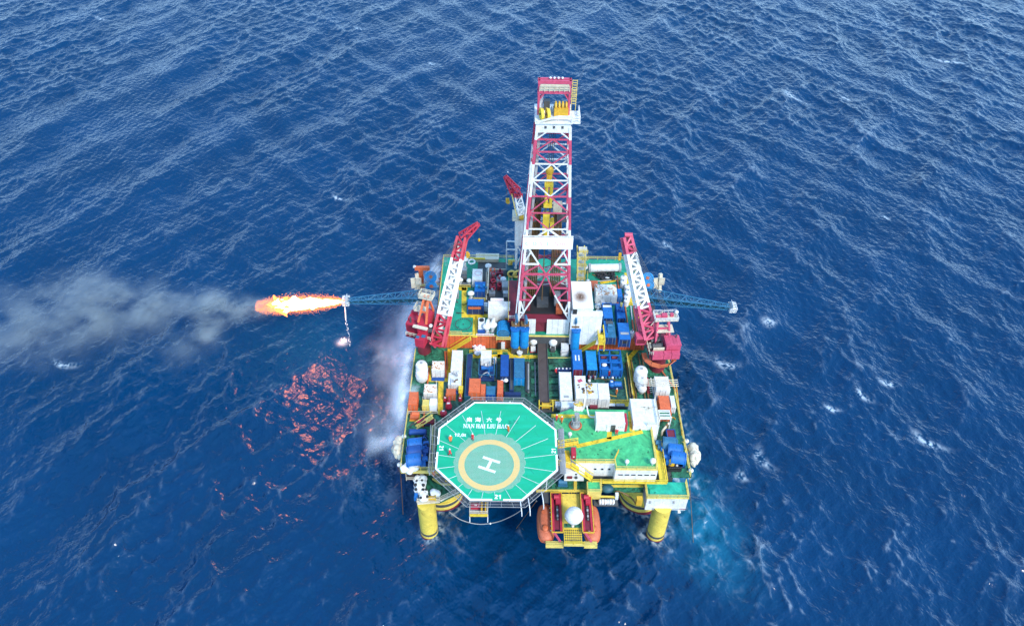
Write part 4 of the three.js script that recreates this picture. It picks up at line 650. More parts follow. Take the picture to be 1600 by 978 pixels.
{ // right crane, straight boom, its red painted in a sunlit pink
  const c = thing('pedestal_crane', 'red crane with sunlit pink put into its colour, on the right side with straight white boom', 'crane');
  const f = at(1036, 580, MAIN), z = f.z, x = f.x, py = 20;
  mesh('pedestal', cyl(1.7, 1.5, py - MAIN + 1, x - 1.2, (py + MAIN) / 2 - 0.5, z - 1, 24), M.dred, c);
  mesh('walkway', Array.from({ length: 6 }, (_, k) => { const q = (t) => V(x - 1.2 + 3.3 * Math.cos(t), py - 1, z - 1 + 3.3 * Math.sin(t)); return bar(q(k * 0.55), q(k * 0.55 + 0.55), 1.0, 0.15); }), M.dorange, c);
  const p = new THREE.Group(); p.name = 'house'; p.position.set(x - 1, py, z - 1); p.rotation.y = 0.06; c.add(p);
  p.scale.setScalar(0.84); mesh('deck', span(-3.4, 3.4, 0.2, 0.7, -6, 2.6), M.dred, p);
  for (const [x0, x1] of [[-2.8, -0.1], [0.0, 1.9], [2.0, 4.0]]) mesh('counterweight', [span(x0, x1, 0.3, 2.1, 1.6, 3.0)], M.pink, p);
  for (let k = 0; k < 5; k++) mesh('louvre', span(4.401, 4.46, 1.0, 2.9, -1.8 + k * 0.6, -1.5 + k * 0.6), M.dred, p); for (let k = 0; k < 4; k++) mesh('roof_plate', span(1.0 + k * 0.85, 1.75 + k * 0.85, 3.551, 3.6, -2.0, 1.2), M.pink, p); mesh('exhaust', cyl(0.2, 0.2, 1.3, 3.6, 4.1, -1.4, 10), M.dgrey, p); mesh('air_tank', cyl(0.35, 0.35, 1.8, -2.6, 1.1, -1.2, 14, 0, Math.PI / 2), M.cream, p); mesh('hose', [tube([V(-2.4, 1, 0.6), V(-1.6, 2.2, -0.4), V(-0.6, 2.6, -2), V(0.2, 4, -3)], 0.1)], M.rubber, p); mesh('guard_rail', rail([V(-3.3, 0.7, -5.9), V(-3.3, 0.7, 1.5), V(-2.8, 2.1, 2.9)], 1, 0.06, false, 1.2), M.cream, p);
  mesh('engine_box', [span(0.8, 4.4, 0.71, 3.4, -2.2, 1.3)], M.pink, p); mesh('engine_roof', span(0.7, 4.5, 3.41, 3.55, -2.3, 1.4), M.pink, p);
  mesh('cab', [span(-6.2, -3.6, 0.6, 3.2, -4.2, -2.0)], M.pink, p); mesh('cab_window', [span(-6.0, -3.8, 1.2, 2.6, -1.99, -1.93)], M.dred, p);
  mesh('winch', [cyl(0.7, 0.7, 2.6, -1, 1.6, -0.6, 18, 0, 0, Math.PI / 2), cyl(0.6, 0.6, 2.6, -1, 1.5, -2.6, 18, 0, 0, Math.PI / 2)], M.dgrey, p);
  mesh('rail_panel', [span(-2.4, 0.4, 1.0, 2.6, 0.9, 1.1)], M.cream, p);
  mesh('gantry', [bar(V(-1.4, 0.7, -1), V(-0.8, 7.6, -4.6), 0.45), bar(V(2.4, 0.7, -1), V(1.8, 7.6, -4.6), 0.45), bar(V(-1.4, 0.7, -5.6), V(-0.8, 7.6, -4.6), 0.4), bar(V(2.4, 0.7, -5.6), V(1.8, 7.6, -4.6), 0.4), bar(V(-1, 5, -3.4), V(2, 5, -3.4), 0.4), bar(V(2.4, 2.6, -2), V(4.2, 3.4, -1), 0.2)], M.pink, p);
  mesh('platform', span(-1.9, 3.9, 7.5, 7.7, -6.2, -3.2), M.cream, p); mesh('platform', span(-1.2, 3.2, 4.4, 4.55, -5.2, -2.4), M.cream, p);
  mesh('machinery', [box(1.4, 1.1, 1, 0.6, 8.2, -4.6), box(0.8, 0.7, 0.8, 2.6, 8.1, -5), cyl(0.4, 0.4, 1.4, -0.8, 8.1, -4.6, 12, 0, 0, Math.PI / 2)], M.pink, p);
  mesh('guard_rail', rail([V(-1.9, 7.7, -3.2), V(3.9, 7.7, -3.2), V(3.9, 7.7, -6.2), V(-1.9, 7.7, -6.2)], 1, 0.05, true, 1), M.white2, p);
  mesh('lamp', ball(0.5, 3.8, 8.6, -5.4), M.white, p);
  const a = V(x - 3.4, py + 1.6, z - 3.6), b = atz(979, 370, z - 16);
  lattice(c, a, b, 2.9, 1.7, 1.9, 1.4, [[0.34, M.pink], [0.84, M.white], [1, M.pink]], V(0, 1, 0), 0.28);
  mesh('boom_stay', [rod(a.clone().lerp(b, 0.08), V(x - 1, py + 7.6, z - 5.6), 0.12)], M.cream, c);
  mesh('stay_rope', [-0.5, -0.15, 0.2, 0.5].map((k) => rod(V(x - 0.4 + k, py + 7.8, z - 5.6), b.clone().add(V(k, 0.7, 0)), 0.045, 5)), M.dgrey, c);
  const m = a.clone().lerp(b, 0.86).add(V(-1.9, -1.2, 0)); mesh('hook_block', [box(0.6, 1.3, 0.4, m.x, m.y, m.z), ball(0.4, m.x, m.y - 1, m.z, 1, 1, 1, 10)], M.gold, c);
  mesh('tip_sheave', [cyl(0.5, 0.5, 1.6, b.x + 0.4, b.y + 0.5, b.z, 14, 0, 0, Math.PI / 2)], M.pink, c); mesh('hoist_rope', [rod(b.clone().add(V(-1.4, 0, 0)), b.clone().add(V(-1.6, -4, 0)), 0.05, 5)], M.dgrey, c);
}
{ // small rear crane on a white tower beside the derrick
  const c = thing('tower_crane', 'small rear crane with red tip on a white tower, left of the derrick', 'crane');
  const z = -50, q = (x, y) => atz(x, y, z), a = q(804, 384), b = q(827, 345);
  mesh('tower', [span(a.x, b.x, a.y, b.y + 0.3, z - 4, z)], M.white, c);
  for (let k = 0; k < 3; k++) mesh('panel', span(a.x + 0.05 + k * (b.x - a.x) / 3, a.x + (k + 0.95) * (b.x - a.x) / 3, a.y + 0.2, b.y - 0.1, z + 0.01, z + 0.06), M.white, c);
  for (const x of [a.x + 0.4, b.x - 0.4]) for (const zz of [z - 0.4, z - 3.6]) mesh('leg', bar(V(x, REAR, zz), V(x, a.y, zz), 0.5), M.white2, c);
  mesh('leg_brace', [bar(V(a.x + 0.4, a.y, z - 0.4), V(b.x + 1.2, REAR + 2, z - 0.4), 0.25), bar(V(b.x - 0.4, a.y, z - 0.4), V(a.x, REAR + 2, z - 0.4), 0.25)], M.white2, c);
  const y = b.y + 0.3; mesh('head_platform', [span(a.x - 0.6, b.x + 0.2, y, y + 0.2, z - 3.4, z + 0.6)], M.cream, c);
  mesh('winch_house', [span(a.x + 0.9, b.x - 0.6, y + 0.2, y + 2.3, z - 1.6, z + 0.1)], M.white2, c);
  mesh('winch', [cyl(0.6, 0.6, 1.0, a.x + 1.4, y + 0.9, z + 0.3, 14, 0, 0, Math.PI / 2), box(0.5, 0.8, 0.4, b.x - 0.6, y + 0.8, z + 0.4)], M.gold, c);
  mesh('guard_rail', rail([V(a.x - 0.6, y + 0.2, z + 0.6), V(b.x + 0.2, y + 0.2, z + 0.6), V(b.x + 0.2, y + 0.2, z - 3.4)], 1, 0.05, false, 1), M.cream, c);
  const e = atz(810, 331, z), t1 = atz(806, 300, z - 2), t2 = atz(789, 275, z - 3);
  const s = e.clone().setY(y + 1.5).add(V(0.6, 0, 0)); lattice(c, s, t1, 1.7, 1.4, 1.3, 1.2, [[0.8, M.white], [1, M.red]], V(0, 1, 0), 0.14);
  lattice(c, t1, t2, 1.6, 0.4, 1.7, 0.4, [[1, M.red]], V(0, 1, 0), 0.18);
  mesh('boom_edge', [bar(s.clone().add(V(-0.95, 0, 0.7)), t1.clone().add(V(-0.9, 0, 0.7)), 0.2)], M.pale, c);
  mesh('sheave', [cyl(0.4, 0.4, 0.4, t1.x - 0.9, t1.y + 0.3, t1.z, 14, 0, 0, Math.PI / 2), cyl(0.5, 0.5, 0.4, t1.x + 1.3, t1.y - 0.9, t1.z, 14, 0, 0, Math.PI / 2)], M.red, c);
  const h = atz(793, 313, z - 3); mesh('hook_block', [box(0.8, 1.0, 0.5, h.x, h.y, h.z), ball(0.45, h.x + 0.1, h.y - 0.5, h.z, 1, 1, 1, 10)], M.gold, c); mesh('hoist_rope', [rod(t2, h, 0.05, 5)], M.dgrey, c); mesh('lamp', ball(0.16, t2.x + 0.6, t2.y + 1.0, t2.z), M.white, c);
}
function burnerBoom(name, label, root, tip, side) {
  const c = thing(name, label, 'burner boom');
  const r0 = root.clone(), t = tip.clone(); lattice(c, r0, t, 3.2, 0.9, 2.2, 0.9, [[1, M.steel]], V(0, 1, 0), 0.1);
  mesh('walkway', [bar(r0.clone().add(V(0, -1.2, 0)), t.clone().add(V(0, -0.4, 0)), 0.8, 0.08)], M.teal, c);
  mesh('oil_pipe', [-0.3, 0.1, 0.45].map((k) => rod(r0.clone().add(V(0, 0.2, k)), t.clone().add(V(0, 0.2, k)), 0.07)), M.steel, c);
  mesh('foot', [bar(r0.clone().add(V(0, 1.3, 1.8)), r0.clone().add(V(side * -1.6, -1, 1.8)), 0.3), bar(r0.clone().add(V(0, 1.3, -1.8)), r0.clone().add(V(side * -1.6, -1, -1.8)), 0.3)], M.steel, c);
  mesh('head_frame', [box(1.5, 0.15, 2.4, t.x + side * 0.6, t.y - 0.6, t.z), ...rail([V(t.x, t.y - 0.5, t.z - 1.2), V(t.x + side * 1.4, t.y - 0.5, t.z - 1.2), V(t.x + side * 1.4, t.y - 0.5, t.z + 1.2), V(t.x, t.y - 0.5, t.z + 1.2)], 1, 0.07, false, 0.8)], M.white2, c);
  for (let k = 0; k < 3; k++) mesh('nozzle', [cyl(0.18, 0.3, 0.9, t.x + side * 1.0, t.y + 0.3, t.z - 0.8 + k * 0.8, 12, 0, 0, side * -Math.PI / 2), torus(0.42, 0.07, t.x + side * 1.5, t.y + 0.3, t.z - 0.8 + k * 0.8, 0, Math.PI / 2, 14)], M.white2, c);
  mesh('heat_shield', [box(0.08, 2.0, 2.2, t.x + side * 0.5, t.y + 0.3, t.z)], M.white2, c);
  return c;
}
burnerBoom('burner_boom', 'blue lattice burner boom on the left with flame burning at its head', V(-23.6, 18.4, -43.4), at(545, 470, 14.8), -1);
burnerBoom('burner_boom', 'blue lattice burner boom reaching out over the water on the right, not burning', V(23.4, 19.6, -43.2), at(1140, 480, 17.5), 1);
// orange T-shaped davit on the far left, fairlead wheels and hung anchors on both sides
{
  const d = thing('davit', 'orange T-shaped davit post at the far left edge of the rear deck', 'davit');
  const z = -50, a = atz(661, 466, z), b = atz(657, 420, z); mesh('post', bar(a, b, 1.0, 0.8), M.orange, d); mesh('arm', bar(atz(648, 419, z), atz(671, 419, z), 0.9, 0.7), M.orange, d); mesh('foot', bar(a, V(-22.9, REAR, -49), 0.7), M.dorange, d); mesh('brace', bar(atz(670, 450, z), atz(666, 478, z), 0.6), M.dorange, d); mesh('sheave', [cyl(0.35, 0.35, 0.3, b.x - 1.4, b.y + 0.6, b.z, 12, 0, Math.PI / 2)], M.white2, d);
}
for (const [xs, l, l2, hx] of [[[674, 447, 673, 432], 'pale anchor stowed at the far left edge beside the orange davit', 'blue fairlead wheels in the spray at the far left edge', 652], [[1013, 445, 1012, 434], 'pale anchor stowed at the far right edge beside the blue fairlead wheels', 'blue fairlead wheels at the far right edge beside the crane boom', 1030]]) {
  const w = thing('fairlead', l2, 'fairlead'), z = hx < 800 ? -46.5 : -46;
  for (let k = 0; k < 2; k++) { const p = atz(xs[k * 2], xs[k * 2 + 1], z - k * 1.2); mesh('wheel', [cyl(1.25, 1.25, 0.4, p.x, p.y, p.z, 24, 0, Math.PI / 2 - 0.5), torus(1.25, 0.16, p.x, p.y, p.z + 0.2, -0.5, 0, 24)], M.cyan, w); mesh('hub', cyl(0.4, 0.4, 0.7, p.x, p.y, p.z, 14, 0, Math.PI / 2 - 0.5), M.dorange, w); }
  const p = atz(xs[0], xs[1], z); mesh('bracket', [bar(p, V(Math.sign(p.x) * 22.9, p.y - 1, z), 0.6)], M.grey, w);
  const a = thing('anchor', l, 'anchor'), q = atz(hx, 446, -48); mesh('shank', [bar(q.clone().add(V(0, 3.2, -0.5)), q.clone().add(V(0.2, -1.6, 0.4)), 0.8, 0.6)], M.cream, a); mesh('fluke', [box(1.7, 2.6, 0.35, q.x - 0.6, q.y + 0.8, q.z, 0.2, -0.2), box(1.3, 1.8, 0.35, q.x + 0.4, q.y + 1.6, q.z + 0.3, -0.2, -0.1)], M.cream, a); mesh('crown', [ball(0.7, q.x, q.y - 1.2, q.z + 0.4, 1.2, 0.8, 0.8)], M.cream, a); mesh('rack', [bar(q, V(Math.sign(q.x) * 22.9, REAR - 1, -48), 0.4)], M.pale, a);
}

// ---------------------------------------------------------------- containers, tanks and machines on the decks
// a box seen by its top face: x0..x1 and far..near rows of the photograph at the height of that face
function plot(x0, x1, far, near, top) { const a = at(x0, near, top), b = at(x1, near, top), c = at((x0 + x1) / 2, far, top); return { x: (a.x + b.x) / 2, w: b.x - a.x, z0: c.z, z1: a.z, d: a.z - c.z, z: (a.z + c.z) / 2 }; }
function container(name, label, cat, x0, x1, far, near, top, bot, m, o = {}) {
  const p = plot(x0, x1, far, near, top), t = thing(name, label, cat, [p.x, bot, p.z], o.group), w = p.w, d = p.d, h = top - bot;
  const rib = o.plain ? [] : [...Array.from({ length: Math.max(1, Math.round(d / 0.55)) }, (_, i, n = Math.max(1, Math.round(d / 0.55))) => [-1, 1].map((s) => box(0.05, h * 0.86, 0.28, s * (w / 2 + 0.005), h / 2, -d / 2 + (i + 0.5) * d / n))).flat()];
  mesh('body', [span(-w / 2 + 0.03, w / 2 - 0.03, 0.12, h - 0.06, -d / 2 + 0.03, d / 2 - 0.03), ...rib], o.body ?? m, t);
  if (o.open) { // open-topped: rim and dark inside with load
    mesh('rim', [span(-w / 2, w / 2, h - 0.06, h + 0.12, d / 2 - 0.14, d / 2), span(-w / 2, w / 2, h - 0.06, h + 0.12, -d / 2, -d / 2 + 0.14), span(-w / 2, -w / 2 + 0.14, h - 0.06, h + 0.12, -d / 2 + 0.14, d / 2 - 0.14), span(w / 2 - 0.14, w / 2, h - 0.06, h + 0.12, -d / 2 + 0.14, d / 2 - 0.14)], m, t); mesh('load', span(-w / 2 + 0.14, w / 2 - 0.14, h - 0.055, h - 0.02, -d / 2 + 0.14, d / 2 - 0.14), o.open, t);
  } else {
    const n = Math.max(1, Math.round(d / 1.2)); for (let i = 0; i < n; i++) mesh('roof_panel', span(-w / 2 + 0.06, w / 2 - 0.06, h - 0.06, h, -d / 2 + 0.06 + i * (d - 0.12) / n, -d / 2 + 0.03 + (i + 1) * (d - 0.12) / n), o.roof ?? m, t);
  }
  for (const sx of [-1, 1]) for (const sz of [-1, 1]) mesh('corner_post', box(0.14, h + 0.04, 0.14, sx * (w / 2 - 0.06), h / 2, sz * (d / 2 - 0.06)), o.post ?? m, t);
  if (o.door !== 0) { for (const s of [-1, 1]) mesh('door', [span(s < 0 ? -w / 2 + 0.15 : 0.02, s < 0 ? -0.02 : w / 2 - 0.15, 0.2, h - 0.15, d / 2 - 0.02, d / 2 + 0.03)], o.door ?? m, t); mesh('lock_bar', [rod(V(-w * 0.2, 0.2, d / 2 + 0.06), V(-w * 0.2, h - 0.15, d / 2 + 0.06), 0.03, 5), rod(V(w * 0.2, 0.2, d / 2 + 0.06), V(w * 0.2, h - 0.15, d / 2 + 0.06), 0.03, 5)], M.grey, t); }
  if (o.skid) mesh('skid', [span(-w / 2 - 0.1, w / 2 + 0.1, 0, 0.11, -d / 2, d / 2 + (o.front ?? 0.4))], o.skid, t);
  if (o.add) o.add(t, w, h, d, p);
  return t;
}
const B = (t, n, m, x0, x1, y0, y1, z0, z1) => mesh(n, span(x0, x1, y0, y1, z0, z1), m, t);
const CT = 17.6, G = MAIN + 0.12;
// left half of the pipe deck
container('white_cabin', 'long white cabin left of the yellow walkway, with grey clutter before it', 'cabin', 704, 721, 547, 577, 18, G, M.white, { add: (t, w, h, d) => { for (let k = 0; k < 7; k++) mesh('roof_clutter', box(rr(0.3, 0.7), rr(0.2, 0.5), rr(0.3, 0.8), rr(-w / 2, w / 2), h + 0.2 - 0.9, d / 2 + rr(0.4, 3), rr(0, 3)), [M.grey, M.bronze, M.white2][k % 3], t); B(t, 'porch', M.white2, -w / 2 - 0.4, w / 2, 0, h - 1, d / 2 + 0.1, d / 2 + 3.4); } });
container('white_box', 'small white box with blue base before the long white cabin', 'box', 704, 720, 591, 600, 17.4, G, M.white2, { skid: M.deepblue, front: 0.8 });
container('white_cabin', 'square white cabin with rust-tinged roof and blue skid beside the left crane', 'cabin', 674, 693, 564, 577, 17.8, G, M.white, { roof: M.rust, skid: M.deepblue, front: 0.9 });
container('white_box', 'white box with rust blooms on its roof at the left deck edge', 'box', 661.5, 681, 600, 614, 17.7, G, M.white, { roof: M.rust });
container('tool_basket', 'pale yellow and grey canvas covered basket below the rusty white box, left edge', 'basket', 659, 681, 624, 634, 17.2, G, M.pale, { plain: 1, add: (t, w, h, d) => { B(t, 'cover', M.tarp, 0.1, w / 2 + 0.1, 0.4, h + 0.25, -d / 2 - 0.1, d / 2 + 0.12); mesh('guard_rail', rail([V(-w / 2, h, -d / 2), V(w / 2, h, -d / 2)], 0.8, 0.04), M.grey, t); } });
container('orange_container', 'orange container at the outer left edge in the spray mist', 'container', 637, 651, 612, 632, 17.6, G, M.orange);
container('orange_box', 'small square orange box on green deck, left of the yellow pump', 'box', 696.5, 711, 607, 617, 17, G, M.dorange);
container('orange_container', 'large orange container next to the helideck edge, left one of the pair', 'container', 732, 750, 591, 613, 17.7, G, M.orange);
container('orange_container', 'narrow orange container squeezed between the large orange one and the navy box', 'container', 750.6, 758, 600, 616, 17.3, G, M.orange);
container('orange_container', 'narrow red-orange container standing alone right of the navy box', 'container', 776.5, 786, 594, 616, 17.4, G, M.orange, { roof: M.orange, body: M.red });
container('navy_container', 'navy blue box between two orange containers by the helideck edge', 'container', 759, 774, 603, 617, 17.0, G, M.deepblue, { roof: M.steel });
container('navy_container', 'long dark navy container left of the light blue one, white bags at its foot', 'container', 781.5, 795, 554, 588, 17.4, G, M.navy, { roof: M.deepblue, add: (t, w, h, d) => { mesh('bag', [ball(0.4, -0.5, h - 0.9, d / 2 + 0.5, 1, 0.7, 1, 10), ball(0.5, 0.3, h - 0.8, d / 2 + 0.4, 1, 0.7, 1, 10)], M.tarp, t); } });
container('blue_container', 'long light blue container near the catwalk, left side', 'container', 803, 819.5, 559, 591, 17.6, G, M.cyan, { roof: M.steel, body: M.blue });
container('pipe_rack', 'long narrow dark teal pipe rack left of the blue pump skid', 'rack', 725.5, 735, 553, 620, 16.6, G, M.teal, { open: M.navy, door: 0 });
container('pipe_rack', 'narrow navy pipe rack in the gap between the two long blue containers', 'rack', 796, 802.5, 560, 610, 16.4, G, M.navy, { open: M.dgrey, door: 0 });
container('navy_beam', 'low dark navy spreader beam lying before the light blue container', 'beam', 788, 814, 612, 617, 16, G, M.navy, { plain: 1, door: 0 });
{ const t = thing('drill_collar', 'grey pipe lying alone along the trench left of the catwalk', 'pipe'); const a = at(825.5, 566, G + 0.4), b = at(825.5, 613, G + 0.4); mesh('tube', rod(a, b, 0.22, 10), M.grey, t); mesh('collar', [rod(a, a.clone().add(V(0, 0, 0.6)), 0.3, 10), rod(b.clone().add(V(0, 0, -0.6)), b, 0.3, 10)], M.dgrey, t); }
{ // blue pump skid with white tank box
  container('white_tank', 'bright white box tank before the orange bulkhead, sacks leaning on it', 'tank', 751, 767.5, 547, 559, 18.3, G, M.white, { plain: 1 });
  const p = plot(748, 772, 571, 596, G), t = thing('pump_skid', 'open dark blue pump skid with pipework below the bright white tank', 'pump', [p.x, G, p.z]); const w = p.w / 2, d = p.d / 2;
  B(t, 'base', M.navy, -w, w, 0, 0.2, -d, d); for (const sx of [-1, 1]) for (const sz of [-1, 1]) mesh('post', box(0.14, 1.9, 0.14, sx * (w - 0.1), 1.15, sz * (d - 0.1)), M.deepblue, t);
  mesh('frame', [bar(V(-w, 2.1, -d), V(w, 2.1, -d), 0.13), bar(V(-w, 2.1, d), V(w, 2.1, d), 0.13), bar(V(-w, 2.1, -d), V(-w, 2.1, d), 0.13), bar(V(w, 2.1, -d), V(w, 2.1, d), 0.13), bar(V(w * 0.4, 2.1, -d), V(w * 0.4, 2.1, d), 0.11)], M.steel, t);
  mesh('pump', [cyl(0.5, 0.5, 1.5, -0.4, 0.8, -0.9, 14, 0, 0, Math.PI / 2), box(1, 0.8, 0.8, 0.8, 0.6, -0.8), cyl(0.4, 0.4, 0.9, 0.3, 0.7, 0.8, 14)], M.blue, t); mesh('pipework', [tube([V(-1.2, 0.4, 1.4), V(-0.6, 1.2, 1.2), V(0.2, 1.3, 0.9), V(0.9, 0.6, 1.5)], 0.13), tube([V(-1, 0.4, -1.6), V(-0.9, 1.4, -1), V(0.4, 1.5, -0.6)], 0.1)], M.grey, t); mesh('gauge', [ball(0.25, -0.2, 1.5, -1.1, 1, 1, 1, 8)], M.white, t);
}
{ const t = thing('sack_pile', 'heap of crumpled white sacks leaning beside the white box tank', 'sacks'); for (const [x, y, s] of [[742, 539, 0.75], [745, 546, 0.8], [750, 541, 0.7], [754, 545, 0.75], [745, 551, 0.7], [750, 550, 0.6]]) { const p = at(x, y, G + 0.5), g = new THREE.SphereGeometry(s, 18, 12), q = g.attributes.position; for (let k = 0; k < q.count; k++) { const v = 1 + 0.32 * PN.noise(q.getX(k) * 2 + x, q.getY(k) * 2, q.getZ(k) * 2 + y); q.setXYZ(k, q.getX(k) * v, q.getY(k) * v * 0.8, q.getZ(k) * v); } g.computeVertexNormals(); mesh('sack', put(g, p.x, p.y, p.z), M.tarp, t); } }
{ const t = thing('bottle_rack', 'small grey gas bottle rack in the dark bay right of the white tank', 'gas bottles', at(773, 566, G).toArray()); for (let k = 0; k < 4; k++) mesh('bottle', [cyl(0.16, 0.16, 1.3, (k % 2) * 0.4 - 0.2, 0.65, (k > 1 ? 0.2 : -0.2), 10), ball(0.16, (k % 2) * 0.4 - 0.2, 1.3, (k > 1 ? 0.2 : -0.2), 1, 1, 1, 8)], M.white2, t); mesh('frame', [box(1, 0.1, 1, 0, 0.05, 0), box(1, 0.06, 0.06, 0, 1, 0.42), box(1, 0.06, 0.06, 0, 1, -0.42)], M.grey, t); }
{ const t = thing('yellow_pump', 'small bright yellow pump unit right of the orange box', 'pump', at(720, 618, G).toArray()); mesh('housing', [box(0.9, 1.6, 1.1, 0, 1.0, -0.6)], M.yellow, t); mesh('motor', cyl(0.35, 0.35, 1, 0, 0.6, 0.5, 12, 0, Math.PI / 2), M.gold, t); mesh('hose_coil', [torus(0.4, 0.1, 0, 0.15, 1.0)], M.black, t); mesh('base', box(1.1, 0.14, 2.4, 0, 0.07, 0), M.dgrey, t); }
// upright silos at both deck edges
function silo(label, pts, r) { const t = thing('silo', label, 'silo'); pts.forEach(([x, y, top, k]) => { const p = at(x, y, top), h = top - G; mesh('vessel', lathe([[r * 0.8, 0.5], [r, 0.7], [r, h - r * 0.55], [r * 0.85, h - r * 0.2], [r * 0.45, h - 0.02], [0, h]].map(([a, b]) => [a * k, b]), p.x, G, p.z, 24), M.white, t); mesh('skirt', cyl(r * k * 0.7, r * k * 0.7, 0.6, p.x, G + 0.3, p.z, 20), M.grey, t); mesh('hoop', torus(r * k * 1.01, 0.05, p.x, G + h * 0.55, p.z, Math.PI / 2, 0, 24), M.white2, t); mesh('manhole', cyl(0.3, 0.3, 0.16, p.x, top + 0.02, p.z, 12), M.grey, t); }); return t; }
silo('pair of white domed silos at the left deck edge below the dark red crane', [[658, 567, 19.6, 1], [658, 579, 18.2, 1]], 1.25);
silo('row of white domed silos at the right deck edge below the pink crane', [[1003, 576, 19.4, 1.08], [1004, 590, 18.2, 1.0], [1004.5, 602, 17.2, 0.75]], 1.25);
// right half of the pipe deck
container('blue_container', 'blue container with two white stripes on its roof, right of the catwalk', 'container', 895.5, 911.5, 546, 577, CT, G, M.blue, { door: M.dred, add: (t, w, h, d) => { for (const x of [-0.35, 0.35]) B(t, 'roof_mark', M.white, x - 0.14, x + 0.14, h + 0.002, h + 0.014, -1.2, 0.4); } });
container('blue_container', 'cyan-roofed container with its end open on pumps, second blue one from the catwalk', 'container', 917.5, 934, 548, 578, CT, G, M.blue, { roof: M.cyan, door: M.black, add: (t, w, h, d) => { for (let k = 0; k < 5; k++) mesh('machinery', cyl(0.2, 0.2, rr(0.6, 1.2), -w * 0.3 + k * w * 0.15, 0.7, d / 2 + rr(0.3, 0.8), 8), [M.dred, M.grey, M.navy][k % 3], t); mesh('bottle', ball(0.35, -0.6, 0.5, d / 2 + 1.3, 1, 1, 1, 10), M.white, t); } });
{ // open frame rack
  const p = plot(939, 973, 547, 577, CT), t = thing('blue_cage', 'large bright blue open frame cage of six bays beside the right walkway', 'frame', [p.x, G, p.z]), w = p.w / 2, d = p.d / 2, h = CT - G;
  B(t, 'floor', M.deepblue, -w, w, 0.05, 0.2, -d, d); for (const y of [h, h * 0.5]) for (const x of [-w, 0, w]) mesh('beam', bar(V(x, y, -d), V(x, y, d), 0.2), M.blue, t);
  for (const z of [-d, -d * 0.45, d * 0.3, d]) { for (const x of [-w, 0, w]) mesh('post', bar(V(x, 0.1, z), V(x, h, z), 0.2), M.blue, t); mesh('beam', bar(V(-w, h, z), V(w, h, z), 0.2), M.blue, t); }
  for (const [x, z] of [[-0.5, -0.1], [0.5, -0.1], [-0.5, 0.65], [0.5, 0.65]]) mesh('tank', span(x * w - w * 0.36, x * w + w * 0.36, 0.2, 1.7, z * d - d * 0.2, z * d + d * 0.22), M.blue, t);
  for (const s of [-1, 1]) mesh('pump', [cyl(0.4, 0.4, 1.2, s * w * 0.5, 1.0, -d * 0.72, 12, 0, 0, Math.PI / 2), box(0.9, 0.6, 0.6, s * w * 0.5, 0.5, -d * 0.72)], M.dred, t);
  for (let k = 0; k < 6; k++) mesh('drum', [ball(0.3, -w + 0.5 + k * (2 * w - 1) / 5, 0.3, d + 0.4, 1, 1, 1, 10)], k % 3 ? M.steel : M.white2, t); mesh('bag', ball(0.55, -w * 0.6, 1.9, d * 0.35, 1.1, 0.6, 0.9, 10), M.white, t);
}
container('white_container', 'long white container with small dark vent on its roof, next to the catwalk', 'container', 875.5, 895, 581, 624, CT, G, M.white, { add: (t, w, h, d) => B(t, 'vent', M.grey, -0.5, 0.5, h + 0.002, h + 0.1, d / 2 - 1, d / 2 - 0.4) });
container('blue_skid', 'low dark blue manifold skid at the head of the long white container', 'skid', 870, 893, 574, 579, 16.2, G, M.navy, { plain: 1, door: 0, add: (t, w, h) => { for (let k = 0; k < 4; k++) mesh('valve', ball(0.22, -w / 2 + 0.5 + k * 0.8, h + 0.15, 0, 1, 1, 1, 8), M.white2, t); } });
container('white_cabin', 'tall white cabin with red painted patch on its roof', 'cabin', 900, 917.5, 587, 622, 18, G, M.white, { add: (t, w, h, d) => { mesh('painted_patch', box(1.0, 0.012, 0.8, -0.05, h + 0.008, -d / 2 + 1.4, 0.5), M.pink, t); for (let k = 0; k < 26; k++) mesh('debris', box(rr(0.15, 0.5), rr(0.08, 0.3), rr(0.15, 0.5), rr(-0.6, 2.6), h + 0.12 - (k > 16 ? 0.0 : 0), d / 2 - 2.6 + rr(-1.4, 1.4), rr(0, 3)), [M.bronze, M.gold, M.brown][k % 3], t); } });
container('white_cabin', 'middle part of the white cabin row, adjoining the cabin with the red patch', 'cabin', 917.8, 935.5, 598, 622, 18, G, M.white2);
container('white_cabin', 'right end cabin of the white cabin row, with finely ribbed roof', 'cabin', 935.8, 953.5, 598.5, 623, 18.15, G, M.white, { add: (t, w, h, d) => { for (let k = 0; k < 10; k++) B(t, 'roof_rib', M.white2, -w / 2 + 0.1, w / 2 - 0.1, h + 0.001, h + 0.05, -d / 2 + 0.3 + k * d / 10.5, -d / 2 + 0.36 + k * d / 10.5); } });
{ const t = thing('blue_pump', 'bright blue pump and motor on the deck right of the white cabin row', 'pump', at(961, 604, G).toArray()); mesh('motor', [cyl(0.6, 0.6, 1.5, 0.5, 0.8, 0, 14, 0, 0, Math.PI / 2)], M.blue, t); mesh('pump', [ball(0.7, -0.8, 0.8, 0.1, 1, 0.9, 1, 14), box(0.7, 0.5, 1, -0.8, 1.3, 0)], M.blue, t); mesh('base', box(3.2, 0.25, 1.5, 0, 0.13, 0), M.navy, t); mesh('label_plate', box(0.5, 0.03, 0.4, -0.8, 1.57, 0), M.white, t); }
container('grey_tank', 'pale grey box tank with stencil marks below the long white container', 'tank', 877, 898.5, 627, 636, 18.2, G, M.white2, { door: M.white2, add: (t, w, h, d) => { for (let k = 0; k < 5; k++) B(t, 'stencil', M.grey, -0.7 + k * 0.3, -0.55 + k * 0.3, h * 0.55, h * 0.55 + 0.16, d / 2 + 0.031, d / 2 + 0.04); } });
